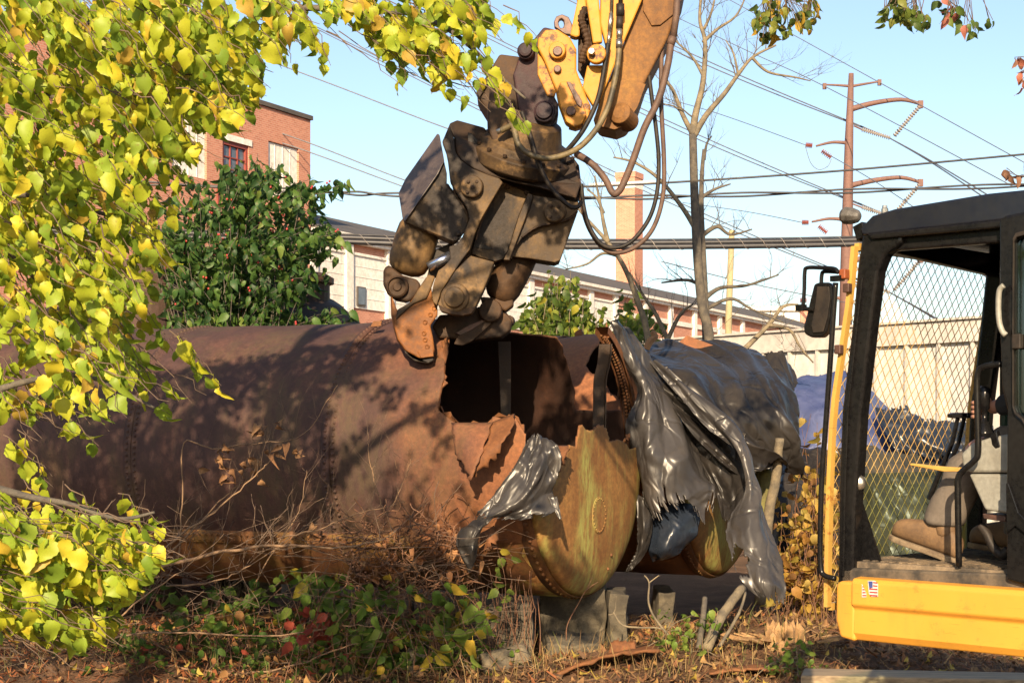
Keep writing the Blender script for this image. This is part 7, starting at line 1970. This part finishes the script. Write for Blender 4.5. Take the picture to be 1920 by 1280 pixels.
    # pale forked twigs by the ochre end
    q = thing('forked_twig', P(1230, 1190, 12.6), 'pale forked dead twig standing in front of the shaded piers', 'twig')
    m = MB()
    for pts, r0 in (([(1150, 1147), (1167, 1171), (1200, 1176), (1240, 1178), (1262, 1200)], .010), ([(1156, 1117), (1152, 1147), (1140, 1152)], .006), ([(1262, 1200), (1229, 1160), (1216, 1128), (1217, 1092), (1208, 1078)], .011), ([(1217, 1092), (1230, 1082), (1236, 1078)], .006)):
        c = crom(PP(pts, 12.7), 5); m.tube(c, [r0 * (1 - .5 * i / len(c)) for i in range(len(c))], 6)
    m.build('branch', M['bark_tan'], q, True)
    q = thing('forked_twig', P(1065, 1190, 12.6), 'thin brown twig curving up across the foot of the ochre tank end', 'twig')
    m = MB()
    for pts, r0 in (([(1062, 1200), (1064, 1170), (1085, 1130), (1100, 1105), (1122, 1090)], .005), ([(1012, 1225), (1013, 1180), (1008, 1120)], .006), ([(1100, 1105), (1112, 1080)], .003)):
        c = crom(PP(pts, 12.6), 5); m.tube(c, [r0 * (1 - .5 * i / len(c)) for i in range(len(c))], 6)
    m.build('branch', M['vine_dry'], q, True)
    tw = MB(); st_ = thing('bramble_patch', P(480, 1210, 12.0) * 1, 'mesh of thin brambles over the dark bank on the left', 'brambles')
    for k in range(280):
        x, y = rnd(120, 900), rnd(985, 1275); a = rnd(-.6, .6) if random.random() < .6 else rnd(1, 2); Yk = rnd(11.9, 12.5); q = []
        for i in range(7): q.append(P(x, y, Yk)); a += rnd(-.3, .3); x += 22 * math.cos(a); y -= 15 * math.sin(a); Yk += rnd(-.05, .05)
        tw.tube(q, rnd(.0012, .0032), 4, False)
    tag(tw.build('stems', M['twig'], st_, True), kind='stuff')
dead_shrub()

# ------------------------------------------------------------------ debris on the ground
def debris():
    def log(pts, Ys, r0, r1, name, lab, mat, cat, ends=None):
        q = crom([P(x, y, yy) for (x, y), yy in zip(pts, Ys)], 6)
        for i in range(1, len(q) - 1): q[i] = q[i] + V((rnd(-1, 1), 0, rnd(-1, 1))) * r0 * .1
        r = thing(name, q[0], lab, cat)
        MB().tube(q, [r0 + (r1 - r0) * i / (len(q) - 1) for i in range(len(q))], 10, True).build('log', mat, r, True)
        return r
    log([(1325, 1215), (1350, 1160), (1392, 1102)], [12.6, 12.9, 13.3], .042, .038, 'leaning_log', 'pale broken log leaning up under the hanging strip', M['bark_tan'], 'log')
    log([(1310, 1215), (1318, 1160), (1322, 1120)], [12.7, 12.9, 13.0], .026, .022, 'short_stake', 'short dark stake standing left of the pale leaning log', M['bark'], 'stake')
    log([(1350, 1210), (1385, 1150), (1398, 1110)], [12.5, 12.9, 13.2], .014, .010, 'thin_stake', 'thin stick leaning beside the pale broken log', M['bark_tan'], 'stick')
    log([(1425, 1130), (1440, 980), (1455, 890), (1462, 822)], [14.9, 14.7, 14.6, 14.5], .055, .040, 'prop_pole', 'tall crooked wooden prop between the black sheet and the autumn shrub', M['bark_tan'], 'pole')
    log([(1422, 1080), (1425, 970), (1428, 880)], [15.0, 15.0, 15.0], .10, .095, 'mossy_post', 'thick mossy green post under the hem of the black sheet', mix2('moss_wood', (.24, .22, .06), (.16, .14, .05), 8, .9, .4, 40), 'post')
    # splintered stump
    b = P(1470, 1215, 12.9); b.z = gz(b.x, b.y)
    r = thing('splintered_stump', b, 'splintered pale stump in the wood chips below the hanging strip', 'stump')
    m = MB(); sp = MB()
    def shard(mb, p, d, L_, w):
        s_ = d.orthogonal().normalized(); a2 = d.cross(s_); k = rnd(0, 6.28); s2 = (s_ * math.cos(k) + a2 * math.sin(k)) * w; a3 = (a2 * math.cos(k) - s_ * math.sin(k)) * w * .6
        q = p + d * L_; e = q + d * L_ * rnd(.1, .35) + s2 * rnd(-.6, .6)
        mb.add([p - s2 - a3, p + s2 - a3, p + s2 + a3, p - s2 + a3, q - s2 * .8 - a3, q + s2 * .7 - a3, q + s2 * .7 + a3, q - s2 * .8 + a3, e], [(0, 1, 5, 4), (1, 2, 6, 5), (2, 3, 7, 6), (3, 0, 4, 7), (4, 5, 8), (5, 6, 8), (6, 7, 8), (7, 4, 8)])
    for k in range(46):
        a = rnd(0, 6.28); rr = .15 * math.sqrt(random.random())
        shard(m, b + V((math.cos(a) * rr, math.sin(a) * rr, -.05)), V((math.cos(a) * rr * 1.2, math.sin(a) * rr * 1.2, 1) ).normalized(), rnd(.06, .24) * (1.15 - rr * 3), rnd(.012, .045))
    m.build('stump', M['wood_cut'], r)
    for k in range(26):
        a = rnd(0, 6.28)
        shard(sp, b + V((math.cos(a) * rnd(.1, .4), math.sin(a) * rnd(.1, .4), .03)), V((math.cos(a), math.sin(a), rnd(-.05, .35))).normalized(), rnd(.08, .26), rnd(.006, .02))
    tag(sp.build('splinters', M['wood_cut'], r), kind='stuff')
    # rusty plates lying at the front
    def plate(name, lab, pts, Y, th, mat, bend=.06):
        r = thing(name, P(pts[0][0], pts[0][1], Y), lab, 'metal plate')
        f = [P(x, y, yy) for x, y, yy in pts]
        g = MB(); nu, nv = 16, 6; vs = []
        for i in range(nu + 1):
            for j in range(nv + 1):
                u, v = i / nu, j / nv
                p = f[0].lerp(f[1], u).lerp(f[3].lerp(f[2], u), v) + UZ * (bend * math.sin(u * 3.1) * (1 - v) + .02 * nz(u * 6, v * 3, 2))
                if v in (0, 1) or u in (0, 1): p += V((nz(u * 12, v, 1), nz(u * 12, v, 5), nz(u * 11, v, 8))) * .04
                vs.append(p)
        g.add(vs, [(i * (nv + 1) + j, (i + 1) * (nv + 1) + j, (i + 1) * (nv + 1) + j + 1, i * (nv + 1) + j + 1) for i in range(nu) for j in range(nv)])
        g.build('plate', mat, r, True, 0, 2, th)
    plate('fallen_plate', 'bent strip of rusty plate lying on the ground in front of the saddles', [(1000, 1290, 11.7), (1238, 1222, 12.3), (1232, 1206, 12.7), (1030, 1250, 12.3)], 12, .02, M['torn'], .08)
    plate('rust_flake', 'flat rusty offcut below the stump', [(1330, 1262, 12.0), (1470, 1258, 12.0), (1480, 1244, 12.3), (1330, 1250, 12.3)], 12, .015, M['torn'], .02)
    plate('rust_chunk', 'small rusty lump standing on the bent strip', [(1140, 1235, 12.4), (1195, 1228, 12.4), (1190, 1203, 12.5), (1146, 1203, 12.5)], 12.4, .03, M['torn'], .0)
    q = thing('rotten_log', P(940, 1235, 12.3), 'short rotten log lying at the foot of the lit concrete block', 'log')
    c = crom(PP([(905, 1250, 12.2), (950, 1238, 12.25), (985, 1226, 12.3)], 12), 5)
    MB().tube(c, [.10, .105, .1, .11, .105, .1, .1, .095, .1, .09, .085], 12).build('log', M['bark_tan'], q, True)
    b = P(700, 1100, 12.75)
    block_ = block('broken_concrete', P(690, 0, 12.7).x, P(770, 0, 12.7).x, 12.7, 13.3, -.2, .5, None, 9); tag(block_, 'rough concrete stub half buried in dry vines left of the lit block', 'concrete block')
    bl = block('boulder', P(770, 0, 12.35).x, P(845, 0, 12.35).x, 12.3, 12.7, -.2, .20, None, 14, None, .07); tag(bl, 'rounded grey lump of concrete beside the vine with big yellow leaves', 'concrete lump')
    # timber at the bottom right
    a = V((1.95, 10.75, .02)); e = V((4.6, 10.1, .06)); d = (e - a).normalized(); s = V((-d.y, d.x, 0))
    r = thing('timber_beam', (a + e) / 2, 'weathered timber beam lying along the bottom right below the yellow panel', 'beam')
    m = MB().box((a + e) / 2 + UZ * .12, (d, s, UZ), ((e - a).length / 2, .17, .14))
    t = NT('weathered_timber'); g = t.noise(3, 8, .65, t.mapping((1, 14, 14), (0, 0, -.24)))
    col = t.ramp(g, [(.3, (.13, .095, .06)), (.55, (.30, .225, .14)), (.75, (.40, .31, .2))]); t.base(col, .85); t.bump(g, .5, .01)
    m.build('beam', t.m, r, False, .012)
    # chips, straw and leaf litter
    N = 26000
    xs = rng.uniform(-4.6, 5.6, N); ys = rng.uniform(11.2, 16.0, N)
    zs = np.array([gz(x, y) for x, y in zip(xs, ys)])
    an = rng.uniform(0, 6.28, N); ln = rng.uniform(.03, .16, N); tilt = rng.normal(0, .35, N); w = rng.uniform(.0015, .004, N)
    chip = rng.random(N) < .18; w = np.where(chip, rng.uniform(.008, .022, N), w); ln = np.where(chip, ln * .7, ln)
    dx, dy, dz = np.cos(an) * np.cos(tilt), np.sin(an) * np.cos(tilt), np.sin(tilt)
    sx, sy = -np.sin(an), np.cos(an)
    c = np.stack([xs, ys, zs + .015 + np.abs(dz) * ln * .5 + rng.uniform(0, .03, N)], 1); D = np.stack([dx, dy, dz], 1) * ln[:, None] / 2; S = np.stack([sx, sy, rng.uniform(-.5, .5, N)], 1) * w[:, None]
    vs = np.stack([c - D - S, c - D + S, c + D + S * .6, c + D - S * .6], 1).reshape(-1, 3)
    pal = np.array([(.34, .20, .09), (.26, .13, .06), (.42, .26, .12), (.20, .10, .05), (.36, .13, .05), (.16, .09, .05)])
    tone = pal[rng.integers(0, len(pal), N)] * rng.uniform(.7, 1.2, (N, 1))
    red = (xs < -1.7) & (rng.random(N) < .7); tone[red] = np.array((.40, .13, .045)) * rng.uniform(.6, 1.2, (red.sum(), 1))
    tone = np.repeat(np.concatenate([tone, np.ones((N, 1))], 1), 4, 0)
    o = link('straw_litter', np_mesh('straw_litter', vs, np.arange(4 * N), 4, M['tone_matte'], tone)); tag(o, kind='stuff')
    geos = [leaf_geo(.38, .5, .5, .05, .6, .1, i, wave=.08) for i in range(3)]
    L = Leaves('fallen_leaf', geos, [(.30, .16, .07), (.38, .22, .08), (.24, .11, .05), (.42, .30, .06)], M['leaf_dry'])
    root = thing('fallen_leaves', V((0, 12.5, 0)), None, None); root['kind'] = 'stuff'
    for k in range(1500):
        x, y = rnd(-4.2, 5), rnd(11.4, 15.5); L.put(V((x, y, gz(x, y) + .05)), rnd(.04, .08), rnd(0, 360), rnd(50, 130), rnd(-40, 40))
    L.scatter(root, 0)
    # clods and broken bits lying about
    cb = MB()
    for k in range(520):
        x, y = rnd(-3.6, 3.4), rnd(11.6, 14.2); c = V((x, y, gz(x, y) + .01)); s_ = rnd(.015, .06) * (1.5 if random.random() < .08 else 1)
        pts = [c + V((math.cos(a) * s_ * rnd(.7, 1.2), math.sin(a) * s_ * rnd(.7, 1.2), h * s_)) for h in (-.4, .5) for a in (0, 1.2, 2.4, 3.7, 5.0)] + [c + UZ * s_ * rnd(.7, 1.0)]
        cb.add(pts, [(i, (i + 1) % 5, 5 + (i + 1) % 5, 5 + i) for i in range(5)] + [(5 + i, 5 + (i + 1) % 5, 10) for i in range(5)])
    o = cb.build('rubble', M['ground'], None); tag(o, kind='stuff')
    # dry grass stalks rising from the bank
    N = 1000
    xs = rng.uniform(-3.9, 2.6, N); ys = rng.uniform(11.7, 13.4, N); zs = np.array([gz(x, y) for x, y in zip(xs, ys)])
    h = rng.uniform(.06, .26, N); an = rng.uniform(0, 6.28, N); ben = rng.uniform(.02, .16, N); w = rng.uniform(.0012, .003, N)
    p0 = np.stack([xs, ys, zs - .01], 1); p1 = p0 + np.stack([np.cos(an) * ben * .4, np.sin(an) * ben * .4, h * .6], 1); p2 = p0 + np.stack([np.cos(an) * ben, np.sin(an) * ben, h], 1); S = np.stack([w, w * 0, w * 0], 1)
    vs = np.stack([p0 - S, p0 + S, p1 + S * .8, p1 - S * .8, p2 + S * .3, p2 - S * .3], 1).reshape(-1, 3)
    b = np.arange(N)[:, None] * 6
    fs = np.concatenate([b + np.array([0, 1, 2, 3]), b + np.array([3, 2, 4, 5])], 1).reshape(-1)
    pal = np.array([(.40, .28, .12), (.30, .18, .08), (.26, .17, .07), (.16, .17, .05)])
    tone = np.repeat(np.concatenate([pal[rng.integers(0, 4, N)] * rng.uniform(.7, 1.2, (N, 1)), np.ones((N, 1))], 1), 6, 0)
    o = link('dry_grass', np_mesh('dry_grass', vs, fs, 4, M['tone_matte'], tone)); tag(o, kind='stuff')
debris()
